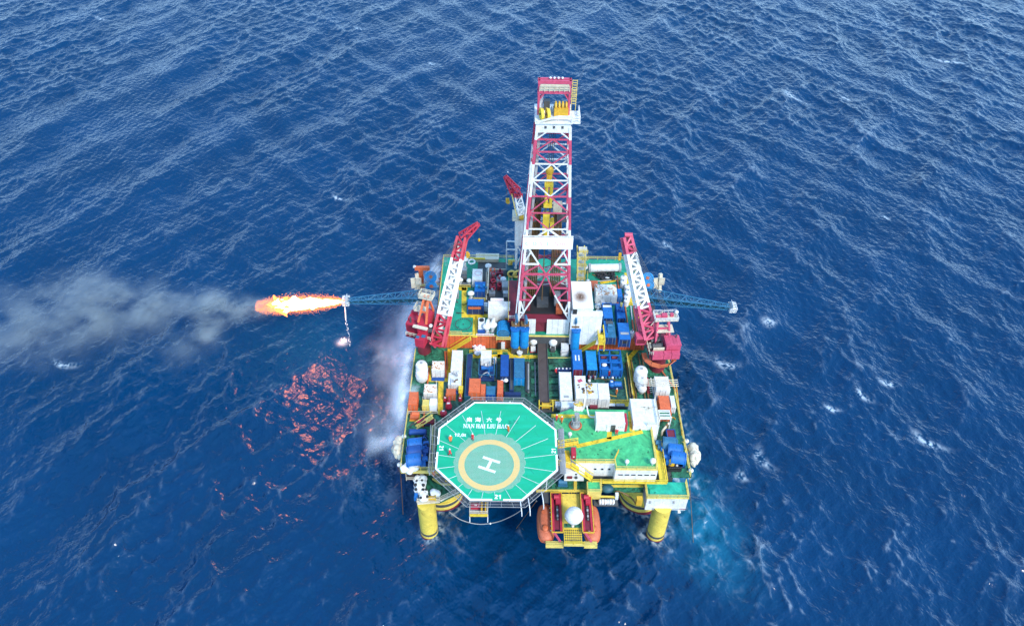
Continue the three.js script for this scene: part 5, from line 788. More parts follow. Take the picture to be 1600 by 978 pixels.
container('white_box', 'small white box left of the pale grey box tank, above the yellow walkway', 'box', 868, 876.5, 627, 634, 16.6, G, M.white2);
container('control_cabin', 'tall white control cabin with yellow clutter on top, right of the grey box tank', 'cabin', 897, 912, 629, 640, 19.6, G, M.white, { add: (t, w, h, d) => { for (let k = 0; k < 9; k++) mesh('roof_clutter', box(rr(0.2, 0.6), rr(0.2, 0.5), rr(0.2, 0.6), rr(-w / 2, w / 2), h + 0.2, -d / 2 + rr(0, 1.2), rr(0, 3)), k % 2 ? M.pale : M.gold, t); B(t, 'window', M.glass, -0.1, 0.7, h * 0.3, h * 0.5, d / 2 + 0.04, d / 2 + 0.06); mesh('post', bar(V(w / 2, 0, d / 2), V(w / 2 + 0.3, h + 1.8, -d / 2), 0.25), M.white, t); } });
// in the slot behind the accommodation block
{ const t = thing('mud_ditch', 'dark red and black trench with grey covers between the yellow walkway and white deckhouse', 'trench'); const p = plot(920, 978, 632, 641, G); B(t, 'floor', M.black, p.x - p.w / 2, p.x + p.w / 2, G - 0.1, G + 0.02, p.z0, p.z1); for (let k = 0; k < 4; k++) B(t, 'cover', k % 2 ? M.grey : M.white2, p.x - p.w / 2 + k * p.w / 4, p.x - p.w / 2 + (k + 0.9) * p.w / 4, G + 0.3, G + 0.4, p.z0, p.z0 + 0.7); B(t, 'pump', M.dred, p.x - p.w / 2 + 0.2, p.x - p.w / 2 + 1.8, G, G + 0.9, p.z0 + 0.9, p.z1); mesh('hose', [tube([V(p.x + 1, G + 0.3, p.z0 + 1), V(p.x + 2, G + 0.5, p.z1 - 0.4), V(p.x + 4, G + 0.3, p.z0 + 1.1)], 0.18)], M.rubber, t); }
{ const t = thing('vent_pipe', 'bent white pipe with pale yellow foot rising at the left end of the trench', 'pipe'); const a = at(920, 636, ROOF + 1.6); mesh('pipe', [tube([at(938, 651, ROOF + 0.3), at(922, 651, ROOF + 0.3), at(919, 645, ROOF + 1), at(917, 634, ROOF + 1.6)], 0.16)], M.white, t); mesh('bracket', [rod(at(922, 651, ROOF + 0.3), at(922, 651, ROOF), 0.1)], M.pale, t); }
{ // deckhouse on the roof deck
  container('roof_house', 'white deckhouse with red end on the green roof deck, doorway in its front', 'deckhouse', 932, 977.5, 643, 661, ROOF + 2.6, ROOF, M.white, { plain: 1, door: 0, add: (t, w, h, d) => { B(t, 'doorway', M.dgrey, 0.1, 1.0, 0.05, 2.0, d / 2 + 0.001, d / 2 + 0.03); B(t, 'door', M.white2, -0.7, 0.05, 0.05, 2.0, d / 2 + 0.001, d / 2 + 0.08); B(t, 'red_end', M.red, w / 2 + 0.03, w / 2 + 0.5, 0.1, h - 0.2, -d / 2 + 0.2, d / 2); for (let k = 0; k < 3; k++) B(t, 'stencil', M.grey, 1.5 + k * 0.35, 1.7 + k * 0.35, 1.2, 1.45, d / 2 + 0.001, d / 2 + 0.012); mesh('vent', cyl(0.16, 0.16, 0.2, -w / 2 + 0.5, 0.3, d / 2 + 0.2, 10), M.grey, t); } });
  container('stores_house', 'large plain white house at the right rear of the accommodation block', 'deckhouse', 990, 1030.5, 623, 665, ROOF + 1.4, G, M.white, { plain: 1, door: 0, add: (t, w, h, d) => { mesh('roof_rail', rail([V(w / 2 - 0.1, h, -d / 2), V(w / 2 - 0.1, h, d / 2), V(w / 2 - 2.4, h, d / 2)], 0.9, 0.05), M.cream, t); B(t, 'vent', M.dgrey, -w / 2 + 1.2, -w / 2 + 1.6, h * 0.7, h * 0.8, d / 2, d / 2 + 0.06); for (let k = 0; k < 7; k++) mesh('debris', box(rr(0.3, 1.3), 0.06, rr(0.15, 0.4), w * 0.2 + rr(-1.2, 1.2), h + 0.05, rr(-1.4, 0.6), rr(-0.3, 0.3)), M.cream, t); } });
}
{ const p = at(899, 665, ROOF).toArray(), t = thing('mast_base', 'round grey mast foot with orange rim on the green roof deck', 'mast', p); mesh('ring', [torus(1.15, 0.16, 0, 0.12, 0)], M.dorange, t); mesh('drum', [cyl(1.0, 0.8, 1.0, 0, 0.5, 0, 24)], M.grey, t); mesh('mast', [cyl(0.4, 0.34, 2.6, 0.1, 2.2, -0.1, 14), box(0.9, 0.4, 0.6, 0.1, 3.4, -0.1)], M.grey, t); mesh('cage', rail([V(-0.7, 1, 0.7), V(0.7, 1, 0.7), V(0.7, 1, -0.7), V(-0.7, 1, -0.7)], 1.0, 0.05, true, 0.7), M.grey, t); }
for (const [x, y, r, l] of [[890, 684, 0.42, 'small white satellite dome on a post, right of the grey access walk'], [878, 681, 0.36, 'smallest white satellite dome, at the end of the grey access walk'], [1019, 727, 0.58, 'white satellite dome on the front right corner of the green roof'], [979, 727, 0.42, 'small white antenna dome near the front edge, middle of the green roof']]) { const t = thing('satellite_dome', l, 'satellite dome', at(x, y, ROOF).toArray()); mesh('dome', [ball(r, 0, 0.75 + r, 0, 1, 1.1, 1, 16)], M.white, t); mesh('post', cyl(0.12, 0.2, 0.9, 0, 0.42, 0, 10), M.white2, t); }
{ const t = thing('hose_cabinet', 'red fire cabinet at the top of the yellow stairs beside the helideck', 'fire cabinet', at(896, 717, ROOF).toArray()); mesh('cabinet', [box(0.9, 1.5, 1.7, 0, 0.85, -0.7)], M.red, t); mesh('front', box(0.7, 1.3, 0.05, 0, 0.8, 0.18), M.red, t); mesh('notice', box(0.3, 0.3, 0.03, 0, 0.9, 0.22), M.white, t); mesh('foot', box(0.8, 0.1, 1.6, 0, 0.05, -0.7), M.dred, t); }
{ const t = thing('gangway', 'yellow railed gangway from the helideck to the green roof deck', 'gangway'); const a = at(872, 697, HELI - 1), b = at(903, 692, ROOF + 0.2); mesh('ramp', bar(a, b, 0.9, 0.12), M.gold, t); mesh('guard_rail', rail([a.clone().add(V(0, 0, 0.45)), b.clone().add(V(0, 0, 0.45))], 1, 0.05, false, 1.2), M.yellow, t); mesh('guard_rail', rail([a.clone().add(V(0, 0, -0.45)), b.clone().add(V(0, 0, -0.45))], 1, 0.05, false, 1.2), M.yellow, t); const c = at(873, 724, HELI - 1.4), d = at(892, 729, ROOF + 0.1); mesh('ramp', bar(c, d, 0.8, 0.12), M.gold, t); mesh('guard_rail', rail([c, d], 1, 0.05, false, 1.2), M.pale, t); }
// red fire gear left of the helideck
for (const [x, y, k, l] of [[701, 637, 1, 'red wheeled fire extinguisher with white label on green deck left of the helideck'], [696, 626, 0.7, 'small red fire monitor behind the wheeled extinguisher'], [693, 649, 0.85, 'round red hose reel close to the left upper edge of the helideck'], [719, 626, 0.6, 'small red and white hydrant at the left rear corner of the helideck']]) { const t = thing('fire_equipment', l, 'fire equipment', at(x, y, G).toArray()); mesh('body', k === 0.85 ? [ball(0.75, 0, 0.75, 0, 1, 1, 0.7)] : [cyl(0.7 * k, 0.5 * k, 1.2 * k, 0, 0.9 * k, 0, 14), box(0.3 * k, 1.4 * k, 0.3 * k, 0.2 * k, 1.7 * k, -0.6 * k, 0, -0.5)], M.red, t); mesh('label_plate', box(0.6 * k, 0.05, 0.35 * k, 0, k === 0.85 ? 1.52 : 1.53 * k, 0.1), M.white, t); mesh('base', box(1.2 * k, 0.25 * k, 1.2 * k, 0, 0.14, 0), M.dred, t); }
// right deck edge
container('white_box', 'white box with blue skid under pale pipes at the right deck edge', 'box', 1026, 1048, 588, 608, 18.2, G, M.white, { roof: M.white, skid: M.blue, front: 0.9, add: (t, w, h, d) => { for (let k = 0; k < 4; k++) mesh('overhead_pipe', rod(V(-w / 2 - 2.6, h + 0.5, -d / 2 + 1.4 + k * 0.55), V(w / 2 + 1.7, h + 0.5, -d / 2 + 1.4 + k * 0.55), 0.09), M.cream, t); } });
container('orange_container', 'bright orange container at the right deck edge beside a grey locker', 'container', 1033, 1050, 618, 646, 17.8, G, M.orange);
container('grey_locker', 'grey locker squeezed between the orange container and the right rail', 'locker', 1049.5, 1057, 618, 636, 17.2, G, M.white2);
container('frame_cage', 'white open cage on legs before the right orange container', 'cage', 1031, 1049, 641, 655, 18.4, 18.2, M.white, { open: M.deck, door: 0, plain: 1, add: (t, w, h, d) => { for (const sx of [-1, 1]) for (const sz of [-1, 1]) mesh('leg', bar(V(sx * w * 0.48, 0, sz * d * 0.48), V(sx * w * 0.48, -3.1, sz * d * 0.48), 0.2), M.white, t); mesh('slat', [-0.3, 0, 0.3].map((k) => box(w, 0.1, 0.25, 0, h + 0.06, k * d)), M.white, t); mesh('guard_rail', rail([V(-w / 2, h, d / 2), V(w / 2, h, d / 2)], 0.8, 0.05), M.white, t); } });
container('waste_skip', 'open blue skip with dark red load behind the right winches', 'skip', 1043, 1057, 671, 684, 16.4, G, M.deepblue, { open: M.dred, door: 0 });
{ const t = thing('pipe_manifold', 'rusty bronze pipe manifold between the large white house and the blue skip', 'manifold'); for (let k = 0; k < 4; k++) { const p = at(1034 + k * 2.4, 680 - k * 3, G); mesh('pipe', [tube([p, p.clone().add(V(0, 1.4, 0)), p.clone().add(V(0.5, 2, -0.4)), p.clone().add(V(0.9, 1.6, -1.2))], 0.22)], k % 2 ? M.bronze : M.cream, t); } }
{ const t = thing('ladder_frame', 'white and red ladder frame right of the white silos', 'frame'); const a = at(1016, 616, G), b = at(1012, 590, G + 3); for (const s of [0, 0.7, 1.4]) mesh('rail', bar(a.clone().add(V(s, 0, 0)), b.clone().add(V(s, 0, 0)), 0.14), s === 0 ? M.red : M.white, t); for (let k = 1; k < 8; k++) mesh('rung', bar(a.clone().lerp(b, k / 8), a.clone().lerp(b, k / 8).add(V(1.4, 0, 0)), 0.1), M.white, t); }

// ---------------------------------------------------------------- rear deck machines
const R1 = REAR + 0.1;
container('pump_unit', 'blue pump unit on a tray, left rear deck behind the blue shed with red sign', 'pump', 741, 758, 440, 455, 21.2, R1, M.blue, { plain: 1, door: M.deepblue, skid: M.pale, front: 0.9, add: (t, w, h, d) => { for (let k = 0; k < 5; k++) mesh('machinery', [cyl(0.25, 0.3, 0.7, -w / 2 + 0.5 + k * 0.55, h + 0.3, rr(-d / 3, d / 3), 10)], [M.cyan, M.steel, M.blue][k % 3], t); mesh('tray_rail', rail([V(-w / 2 - 0.1, 0, d / 2 + 0.9), V(w / 2 + 0.1, 0, d / 2 + 0.9)], 0.9, 0.05), M.pale, t); } });
container('blue_shed', 'blue shed with a red panel on its front, left rear deck', 'shed', 730, 755.5, 467, 477, 22, R1, M.deepblue, { roof: M.blue, door: M.navy, add: (t, w, h, d) => B(t, 'red_panel', M.dorange, -1.6, 1.2, h * 0.62, h * 0.84, d / 2 + 0.031, d / 2 + 0.09) });
{ const t = thing('white_box', 'small pale box at the right foot of the blue shed', 'box', at(758.5, 484, R1).toArray()); mesh('body', box(0.9, 1.6, 1.2, 0, 0.8, 0), M.white2, t); mesh('lid', box(1.0, 0.1, 1.3, 0, 1.66, 0), M.white2, t); }
container('white_cabin', 'flat white cabin roof on green, left rear deck behind the blue pump unit', 'cabin', 737.5, 753, 420, 437, 21.6, R1, M.white, { add: (t, w, h, d) => mesh('roof_ring', torus(0.8, 0.03, 0.2, h + 0.02, -0.4), M.pink, t) });
container('white_house', 'big white house with red sign strip on its rear edge, left of the derrick', 'deckhouse', 762.5, 797, 470.5, 482, 23.6, R1, M.white, { plain: 1, door: 0, add: (t, w, h, d) => { B(t, 'sign_board', M.white, -w / 2 + 0.5, w / 2 - 1.4, h + 0.1, h + 0.9, -d / 2, -d / 2 + 0.08); const cv = document.createElement('canvas'); cv.width = 512; cv.height = 64; const g = cv.getContext('2d'); g.fillStyle = '#f2e3e3'; g.fillRect(0, 0, 512, 64); g.fillStyle = '#c8455c'; for (let x = 16; x < 490; x += 34) { g.fillRect(x, 14, rr(14, 26), 8); g.fillRect(x + rr(0, 8), 14, 8, 38); g.fillRect(x, 44, rr(14, 26), 8); } const ct = new THREE.CanvasTexture(cv); ct.colorSpace = THREE.SRGBColorSpace; const pg = new THREE.PlaneGeometry(w - 2.2, 0.7); pg.translate(-0.45, h + 0.5, -d / 2 + 0.09); mesh('sign_print', pg, new THREE.MeshStandardMaterial({ map: ct, roughness: 0.6 }), t); for (let k = 0; k < 4; k++) B(t, 'wall_panel', M.white, -w / 2 + 0.05 + k * w / 4, -w / 2 + (k + 0.97) * w / 4, 0.1, h - 0.1, d / 2 + 0.001, d / 2 + 0.05); } });
{ // engine bay
  const p = plot(762, 797, 425, 466, R1 + 0.02), t = thing('engine_bay', 'open engine bay with dark red and grey machines, left of the derrick', 'machinery', [p.x, R1, p.z]), w = p.w / 2, d = p.d / 2;
  B(t, 'floor', M.dgrey, -w, w, 0.001, 0.06, -d, d); mesh('frame', [bar(V(-w, 1.6, -d), V(-w, 1.6, d), 0.3), bar(V(-w, 0.8, -d), V(w, 0.8, -d), 0.25)], M.cream, t);
  for (let k = 0; k < 7; k++) mesh('engine', [box(rr(0.8, 1.6), rr(0.8, 1.5), rr(0.9, 1.6), -w + 1 + (k % 2) * 1.7, 0.7, -d + 1.4 + Math.floor(k / 2) * 2.3), cyl(0.25, 0.25, 1, -w + 1 + (k % 2) * 1.7, 1.5, -d + 1.2 + Math.floor(k / 2) * 2.3, 10)], k % 3 ? M.dred : M.grey, t);
  for (let k = 0; k < 5; k++) mesh('flywheel', [torus(0.5, 0.13, -w + 1.2 + (k % 2) * 1.5, 1.5, -d + 2.2 + k * 1.3, Math.PI / 2, 0, 16)], M.red, t);
  B(t, 'cabinet', M.grey, w - 1.9, w - 0.3, 0.06, 2.0, d - 3.8, d - 1.7); B(t, 'cabinet', M.white2, w - 1.6, w - 0.5, 0.06, 1.2, d - 1.5, d - 0.4); mesh('tank', [cyl(0.7, 0.7, 1.6, w - 1.6, 1.0, d - 4.8, 16), ball(0.7, w - 1.6, 1.8, d - 4.8, 1, 0.4, 1)], M.white2, t); B(t, 'green_plate', M.rear, w - 1, w + 0.7, 0.06, 0.16, -d + 1.6, -d + 4.4);
  B(t, 'deck_box', M.orange, -w + 0.2, -w + 1.6, 0.06, 1.5, -d + 0.3, -d + 1.2);
}
{ const t = thing('rear_boat_rack', 'long cream box lying along the left rear edge of the rig', 'box'); const a = atz(744, 406, -55.5), b = atz(779, 406, -55.5); mesh('body', [span(a.x, b.x, a.y - 1, a.y + 0.6, -57, -55)], M.cream, t); mesh('lid', span(a.x - 0.1, b.x + 0.1, a.y + 0.6, a.y + 0.75, -57.1, -54.9), M.cream, t); for (const x of [a.x + 1, b.x - 1.4]) mesh('leg', span(x, x + 0.4, Math.min(REAR, a.y - 1.4), a.y - 1, -56, -55.6), M.grey, t); mesh('yellow_beam', span(a.x - 1.6, a.x + 2.2, REAR + 1.2, REAR + 1.6, -54.8, -54.5), M.yellow, t); }
{ const t = thing('long_cylinder', 'long grey-white cylinder lying along the right rear edge of the rig', 'cylinder'); const a = at(921, 419, 20.2), b = at(969, 418, 20.2); mesh('tube', [rod(a, b, 0.95, 20)], M.white2, t); mesh('flange', [rod(a.clone().add(V(-0.2, 0, 0)), a.clone().add(V(0.3, 0, 0)), 1.15, 20), rod(b.clone().add(V(-0.3, 0, 0)), b.clone().add(V(0.2, 0, 0)), 1.15, 20)], M.grey, t); mesh('cradle', [0.2, 0.5, 0.8].map((k) => { const p = a.clone().lerp(b, k); return box(0.5, p.y - REAR, 1.6, p.x, (p.y + REAR) / 2, p.z); }), M.dgrey, t); }
{ const t = thing('chain_heap', 'black heap of chain lying on green deck, right rear', 'chain'); for (let k = 0; k < 46; k++) { const p = at(947 + rr(-13, 13), 430 + rr(-5, 6), R1 + rr(0.1, 0.7)); mesh('link', torus(0.38, 0.14, p.x, p.y, p.z, rr(0.5, 2.2), rr(0, 3), 10), M.black, t); } const q = at(949, 434, R1 + 0.9); mesh('shackle', torus(0.4, 0.12, q.x, q.y, q.z, 1, 0, 12), M.white2, t); }
{ const t = thing('yellow_frame_tower', 'yellow stair tower with orange gear beside the right rear derrick leg', 'tower'); const z = -47, x0 = atz(903, 440, z).x, x1 = atz(914, 440, z).x; for (const x of [x0, x1]) for (const q of [z, z - 2.4]) mesh('post', bar(V(x, REAR, q), V(x - 0.6, 29, q), 0.24), M.pale, t); for (let y = REAR + 1.6; y < 29; y += 2) { mesh('landing', span(x0 - 0.3, x1, y, y + 0.12, z - 2.4, z), M.cream, t); mesh('guard_rail', rail([V(x0 - 0.3, y, z + 0.02), V(x1, y, z + 0.02)], 1, 0.06, false, 1), M.yellow, t); } B(t, 'machinery', M.orange, x0 + 0.4, x1 + 1.0, REAR, REAR + 1.6, z + 1, z + 2.6); B(t, 'machinery', M.orange, x1 + 0.6, x1 + 3, REAR, REAR + 1.1, z - 0.6, z + 2); mesh('lamp', ball(0.4, x1 + 0.6, REAR + 2.1, z + 0.6), M.white, t); }
container('stained_container', 'white container roof with tan stains beside a blue box, right rear deck', 'container', 931.5, 965, 444, 461, 21.8, R1, M.white, { roof: M.rust, skid: M.blue, front: 0.5 });
container('blue_box', 'blue box joined to the right end of the stained white container', 'box', 965.8, 973, 451, 464, 21.2, R1, M.blue);
[[[943.5, 958.5, 473, 497, 22, 'blue machinery container with white strip across its roof, among four blue units'], 1], [[965, 978, 474, 497, 21.6, 'blue machinery unit with yellow-white stack, upper right of the four blue units'], 0], [[946, 963, 503, 527, 21.4, 'dark steel blue engine skid, lower left of the four blue units'], 2], [[968, 986, 504, 530, 21.6, 'bright blue container with grey hatch, lower right of the four blue units'], 3]].forEach(([[a, b, c, d2, h0, l], k]) => container('machinery_container', l, 'container', a, b, c, d2, h0, R1, [M.blue, M.blue, M.steel, M.blue][k], { roof: k === 2 ? M.steel : M.blue, door: M.navy, add: (t, w, h, d) => { if (k === 1) { B(t, 'roof_strip', M.white, -w / 2 + 0.1, w / 2 - 0.1, h + 0.002, h + 0.12, -d / 2 + 0.9, -d / 2 + 1.5); B(t, 'opening', M.black, -w / 2 + 0.3, w / 2 - 0.3, h + 0.002, h + 0.03, -d / 2 + 0.3, -d / 2 + 0.85); } if (k === 0) { mesh('stack', cyl(0.25, 0.3, 1.2, 0.2, h + 0.6, -d / 4, 12), M.pale, t); for (let q = 0; q < 5; q++) mesh('machinery', box(0.5, 0.4, 0.4, -w / 3 + q * w / 6, h + 0.2, rr(-d / 3, d / 3)), M.deepblue, t); } if (k === 2) { mesh('engine', [box(w * 0.5, 0.7, d * 0.4, 0, h + 0.35, 0.4), cyl(0.3, 0.3, 1, 0, h + 0.9, -0.4, 12, 0, 0, Math.PI / 2)], M.steel, t); B(t, 'cover', M.blue, -w / 2, -w / 4, h + 0.001, h + 0.3, -d / 2, d / 2); B(t, 'radiator', M.dgrey, -w / 3, w / 3, h + 0.002, h + 0.5, -d / 2 + 0.2, -d / 2 + 1); } if (k === 3) { B(t, 'hatch', M.grey, -w / 2 + 0.4, w / 2 - 0.3, h + 0.002, h + 0.12, d / 2 - 2, d / 2 - 1.4); B(t, 'opening', M.black, -0.5, 0.6, h * 0.5, h * 0.8, d / 2 + 0.031, d / 2 + 0.06); } } }));
{ const t = thing('reel_row', 'row of pale hose reels and pumps between the soot-stained deckhouse and blue units', 'machinery'); for (const [x, y, k] of [[937, 468, 0], [941, 476, 1], [934, 482, 1], [948, 465, 0], [936, 493, 2], [935, 503, 0], [954, 464, 0], [933, 472, 1]]) { const p = at(x, y, R1); mesh('reel', k === 2 ? [box(1.4, 1.2, 1.2, p.x, p.y + 0.6, p.z)] : [cyl(0.6, 0.6, 0.9, p.x, p.y + 0.7, p.z, 16, rr(0, 3), 0, Math.PI / 2), torus(0.65, 0.12, p.x, p.y + 0.7, p.z, k ? Math.PI / 2 : 0.2, rr(0, 2), 16)], k === 1 ? M.white2 : k ? M.white : M.cream, t); mesh('base', box(1.3, 0.2, 1.1, p.x, p.y + 0.1, p.z), M.dgrey, t); } }
{ const t = thing('yellow_gantry', 'yellow walk gantry at the lower right corner of the big white deckhouse', 'gantry'); const a = at(933, 513, 21), b = at(945, 538, 21); B(t, 'floor', M.yellow, a.x, b.x, 20.8, 21, a.z, b.z); for (const [x, z] of [[a.x, a.z], [b.x, a.z], [a.x, b.z], [b.x, b.z]]) mesh('post', bar(V(x, REAR, z), V(x, 20.8, z), 0.2), M.yellow, t); mesh('guard_rail', rail([V(a.x, 21, a.z), V(a.x, 21, b.z), V(b.x, 21, b.z), V(b.x, 21, a.z)], 1.1, 0.08), M.yellow, t); for (let k = 0; k < 2; k++) mesh('valve_box', box(0.7, 0.7, 0.6, (a.x + b.x) / 2 + 0.2, 21.4, a.z + 1 + k * 2), M.deepblue, t); mesh('drum', [cyl(0.6, 0.6, 1, a.x + 0.6, 21.5, b.z - 1.4, 14)], M.yellow, t); }
for (const [pts, l] of [[[[975, 434, 0.8], [974.5, 441, 0.7]], 'pair of white tanks at the right rear deck edge behind the yellow walkway'], [[[981, 448, 0.75], [982, 456, 0.8], [980, 464, 0.75], [979, 470, 0.6], [988, 519, 0.5]], 'line of white pressure vessels along the yellow walkway on the right rear deck']]) { const t = thing('pressure_vessel', l, 'tank'); for (const [x, y, r] of pts) { const p = at(x, y, R1 + 1.6); mesh('vessel', [cyl(r, r, 1.5, p.x, R1 + 0.9, p.z, 18), ball(r, p.x, R1 + 1.6, p.z, 1, 0.6, 1), ball(r, p.x, R1 + 0.25, p.z, 1, 0.4, 1)], M.white, t); mesh('nozzle', cyl(0.15, 0.15, 0.4, p.x, R1 + 2.2, p.z, 8), M.grey, t); } }
{ // ring of bolts on the green deck
  const t = thing('deck_hatch', 'round green deck hatch with a ring of dark bolts, left rear deck', 'hatch'); const c = at(724, 507, R1), r = 1.75; mesh('plate', cyl(r + 0.35, r + 0.35, 0.06, c.x, R1 + 0.03, c.z, 36), M.rear, t); for (let k = 0; k < 22; k++) { const a = k / 22 * 2 * Math.PI; mesh('bolt', box(0.2, 0.16, 0.26, c.x + r * Math.cos(a), R1 + 0.12, c.z + r * Math.sin(a), -a), M.dgrey, t); } mesh('eye', cyl(0.12, 0.12, 0.16, c.x, R1 + 0.12, c.z, 10), M.dgrey, t);
}
{ const p = at(753, 519, R1), t = thing('control_unit', 'white and navy control unit with dark fan, left rear deck beside the white vents', 'control unit', p.toArray()); B(t, 'cabinet', M.white, -0.8, 0.6, 0, 2.2, -2.2, -0.8); mesh('fan', cyl(0.55, 0.55, 0.1, -0.1, 2.25, -1.5, 18), M.black, t); B(t, 'console', M.white2, -0.8, 0.6, 0, 1.5, -0.75, 0.1); B(t, 'base', M.deepblue, -0.9, 0.7, 0, 0.9, 0.11, 0.7); }
for (const [x, y, l] of [[761, 520, 'tapered white ventilator funnel, left one of the two beside the blue cable reel'], [770, 518, 'tapered white ventilator funnel, right one of the two beside the blue cable reel']]) { const t = thing('ventilator', l, 'ventilator', at(x, y, R1).toArray()); mesh('funnel', lathe([[0.4, 0], [0.42, 0.9], [0.85, 1.9], [0.95, 2.2], [0.6, 2.45], [0, 2.5]], 0, 0, 0, 18), M.white, t); mesh('neck', [tube([V(0, 2.2, 0), V(0.1, 2.6, -0.6), V(0.2, 2.4, -1.4)], 0.42)], M.white, t); mesh('base', cyl(0.6, 0.6, 0.2, 0, 0.1, 0, 14), M.grey, t); }
{ const p = plot(778.5, 794.5, 508, 524, R1 + 1.2), t = thing('cable_reel', 'blue ribbed drum of cable at the front edge of the rear deck', 'drum', [p.x, R1, p.z]); for (let k = 0; k < 5; k++) mesh('rib', [cyl(1.45, 1.45, 0.16, 0, 1.5, -1.2 + k * 0.6, 26, 0, Math.PI / 2)], M.cyan, t); mesh('barrel', [cyl(1.2, 1.2, 2.8, 0, 1.5, 0, 24, 0, Math.PI / 2)], M.steel, t); mesh('frame', [bar(V(-1.5, 0.2, 1.7), V(1.5, 0.2, 1.7), 0.2), ...rail([V(-1.5, 0, 1.9), V(1.5, 0, 1.9)], 1.0, 0.06)], M.pale, t); mesh('motor', box(2.4, 1, 1.6, 0, 0.6, -2.6), M.dgrey, t); mesh('beam', box(1.4, 0.3, 0.3, 1, 1.6, -3.2), M.gold, t); }
{ const w = 14, t = thing('sign_board', 'long red and white sign board along the edge above the orange bulkhead', 'sign'); const a = at(744, 525, REAR + 0.5), b = at(772, 525, REAR + 0.5); B(t, 'board', M.white, a.x, b.x, REAR + 0.15, REAR + 0.75, -30.18, -30.1); for (let k = 0; k < w; k++) B(t, 'letter', M.red, a.x + 0.2 + k * (b.x - a.x - 0.3) / w, a.x + 0.36 + k * (b.x - a.x - 0.3) / w, REAR + 0.3, REAR + rr(0.5, 0.62), -30.099, -30.085); }
// riser tensioners: upright blue cylinders with a sheave above
const tens = [[804.5, 'bright blue upright tensioner cylinder left of the catwalk, left one of the pair', 540, 514, [807, 497]], [819, 'bright blue upright tensioner cylinder left of the catwalk, right one of the pair', 540, 514, [822, 499]], [897.5, 'bright blue upright tensioner cylinder standing alone right of the catwalk', 546, 516, [899, 499]]];
tens.forEach(([x, l, y0, y1, [sx, sy]], k) => { const z = -29.2, a = atz(x, y0, z), b = atz(x + 0.6, y1, z), t = thing('tensioner', l, 'tensioner', [a.x, 0, z]); const r = 0.95; mesh('cylinder', [cyl(r, r, b.y - a.y, 0, (a.y + b.y) / 2, 0, 22)], M.cyan, t); mesh('cylinder_cap', [cyl(r + 0.1, r + 0.1, 0.3, 0, b.y + 0.15, 0, 22), cyl(r + 0.06, r + 0.06, 0.2, 0, a.y + 0.4, 0, 22)], M.blue, t); const s = atz(sx, sy, z - 0.6); mesh('piston_rod', cyl(0.2, 0.2, s.y - b.y, (s.x - a.x) / 2, (s.y + b.y) / 2 + 0.2, -0.3, 10), M.grey, t); mesh('sheave', [cyl(0.95, 0.95, 0.4, s.x - a.x, s.y, -0.6, 20, 0.2, 0, Math.PI / 2), torus(0.95, 0.14, s.x - a.x, s.y, -0.6, 0, Math.PI / 2 + 0.2, 20)], M.steel, t); mesh('bracket', [box(1.6, 0.4, 1.2, (s.x - a.x) / 2, b.y + 0.9, -0.6), box(0.3, 1.4, 0.3, 0.7, b.y + 1.1, -0.4), box(0.3, 1.4, 0.3, -0.7, b.y + 1.1, -0.4)], M.bronze, t); mesh('foot', box(1.5, Math.max(0.2, a.y - MAIN), 1.3, 0, (a.y + MAIN) / 2, 0), M.dgrey, t); });
{ const t = thing('tensioner_platform', 'yellow railed service platform below the pair of blue tensioners', 'platform'); const a = at(798, 541, MAIN + 1), b = at(826, 547, MAIN + 1); B(t, 'floor', M.gold, a.x, b.x, MAIN + 0.9, MAIN + 1, a.z - 0.4, b.z); mesh('guard_rail', rail([V(a.x, MAIN + 1, a.z - 0.4), V(a.x + 0.2, MAIN + 1, b.z), V(b.x - 0.2, MAIN + 1, b.z), V(b.x, MAIN + 1, a.z - 0.4)], 1, 0.09), M.yellow, t); for (const x of [a.x + 0.2, b.x - 0.2]) mesh('leg', bar(V(x, MAIN, b.z), V(x, MAIN + 0.9, b.z), 0.2), M.yellow, t); mesh('hose_bin', [cyl(0.4, 0.65, 1.1, (a.x + b.x) / 2, MAIN + 0.6, b.z + 0.8, 14)], M.white2, t); }
for (const [x, y, l] of [[833, 542, 'white bulbous air vessel on a red stand just left of the catwalk ramp'], [863.5, 544, 'white bulbous air vessel on dark legs just right of the catwalk ramp']]) { const p = at(x, y, MAIN), t = thing('air_vessel', l, 'vessel', p.toArray()); mesh('vessel', lathe([[0, 1.0], [0.7, 1.1], [1.0, 1.8], [0.9, 2.5], [0.4, 2.9], [0, 3.0]], 0, 0, 0, 22), M.white, t); if (x < 850) { B(t, 'stand', M.red, -0.75, 0.75, 0, 0.3, 0.6, 1.9); B(t, 'box', M.white, -0.55, 0.55, 0.3, 1.0, 0.7, 1.8); } else { mesh('stand', [-0.6, 0.6].flatMap((s) => [-0.5, 0.6].map((q) => bar(V(s, 0, q), V(s * 0.8, 1.3, q), 0.16))), M.white2, t); B(t, 'motor', M.dgrey, -0.5, 0.5, 0, 0.8, 0.4, 1.4); } }
{ const t = thing('switch_cabinet', 'black and white switch cabinets on the orange bulkhead left of the tensioners', 'cabinet'); const a = atz(780.5, 540, -30), b = atz(786, 540, -30); B(t, 'cabinet', M.black, a.x - 0.45, a.x + 0.35, MAIN + 0.5, MAIN + 2.2, -30.1, -29.6); B(t, 'cabinet', M.white2, b.x - 0.4, b.x + 0.4, MAIN + 0.5, MAIN + 2.3, -30.1, -29.6); B(t, 'plinth', M.dgrey, a.x - 0.45, b.x + 0.4, MAIN, MAIN + 0.49, -30.1, -29.6); }
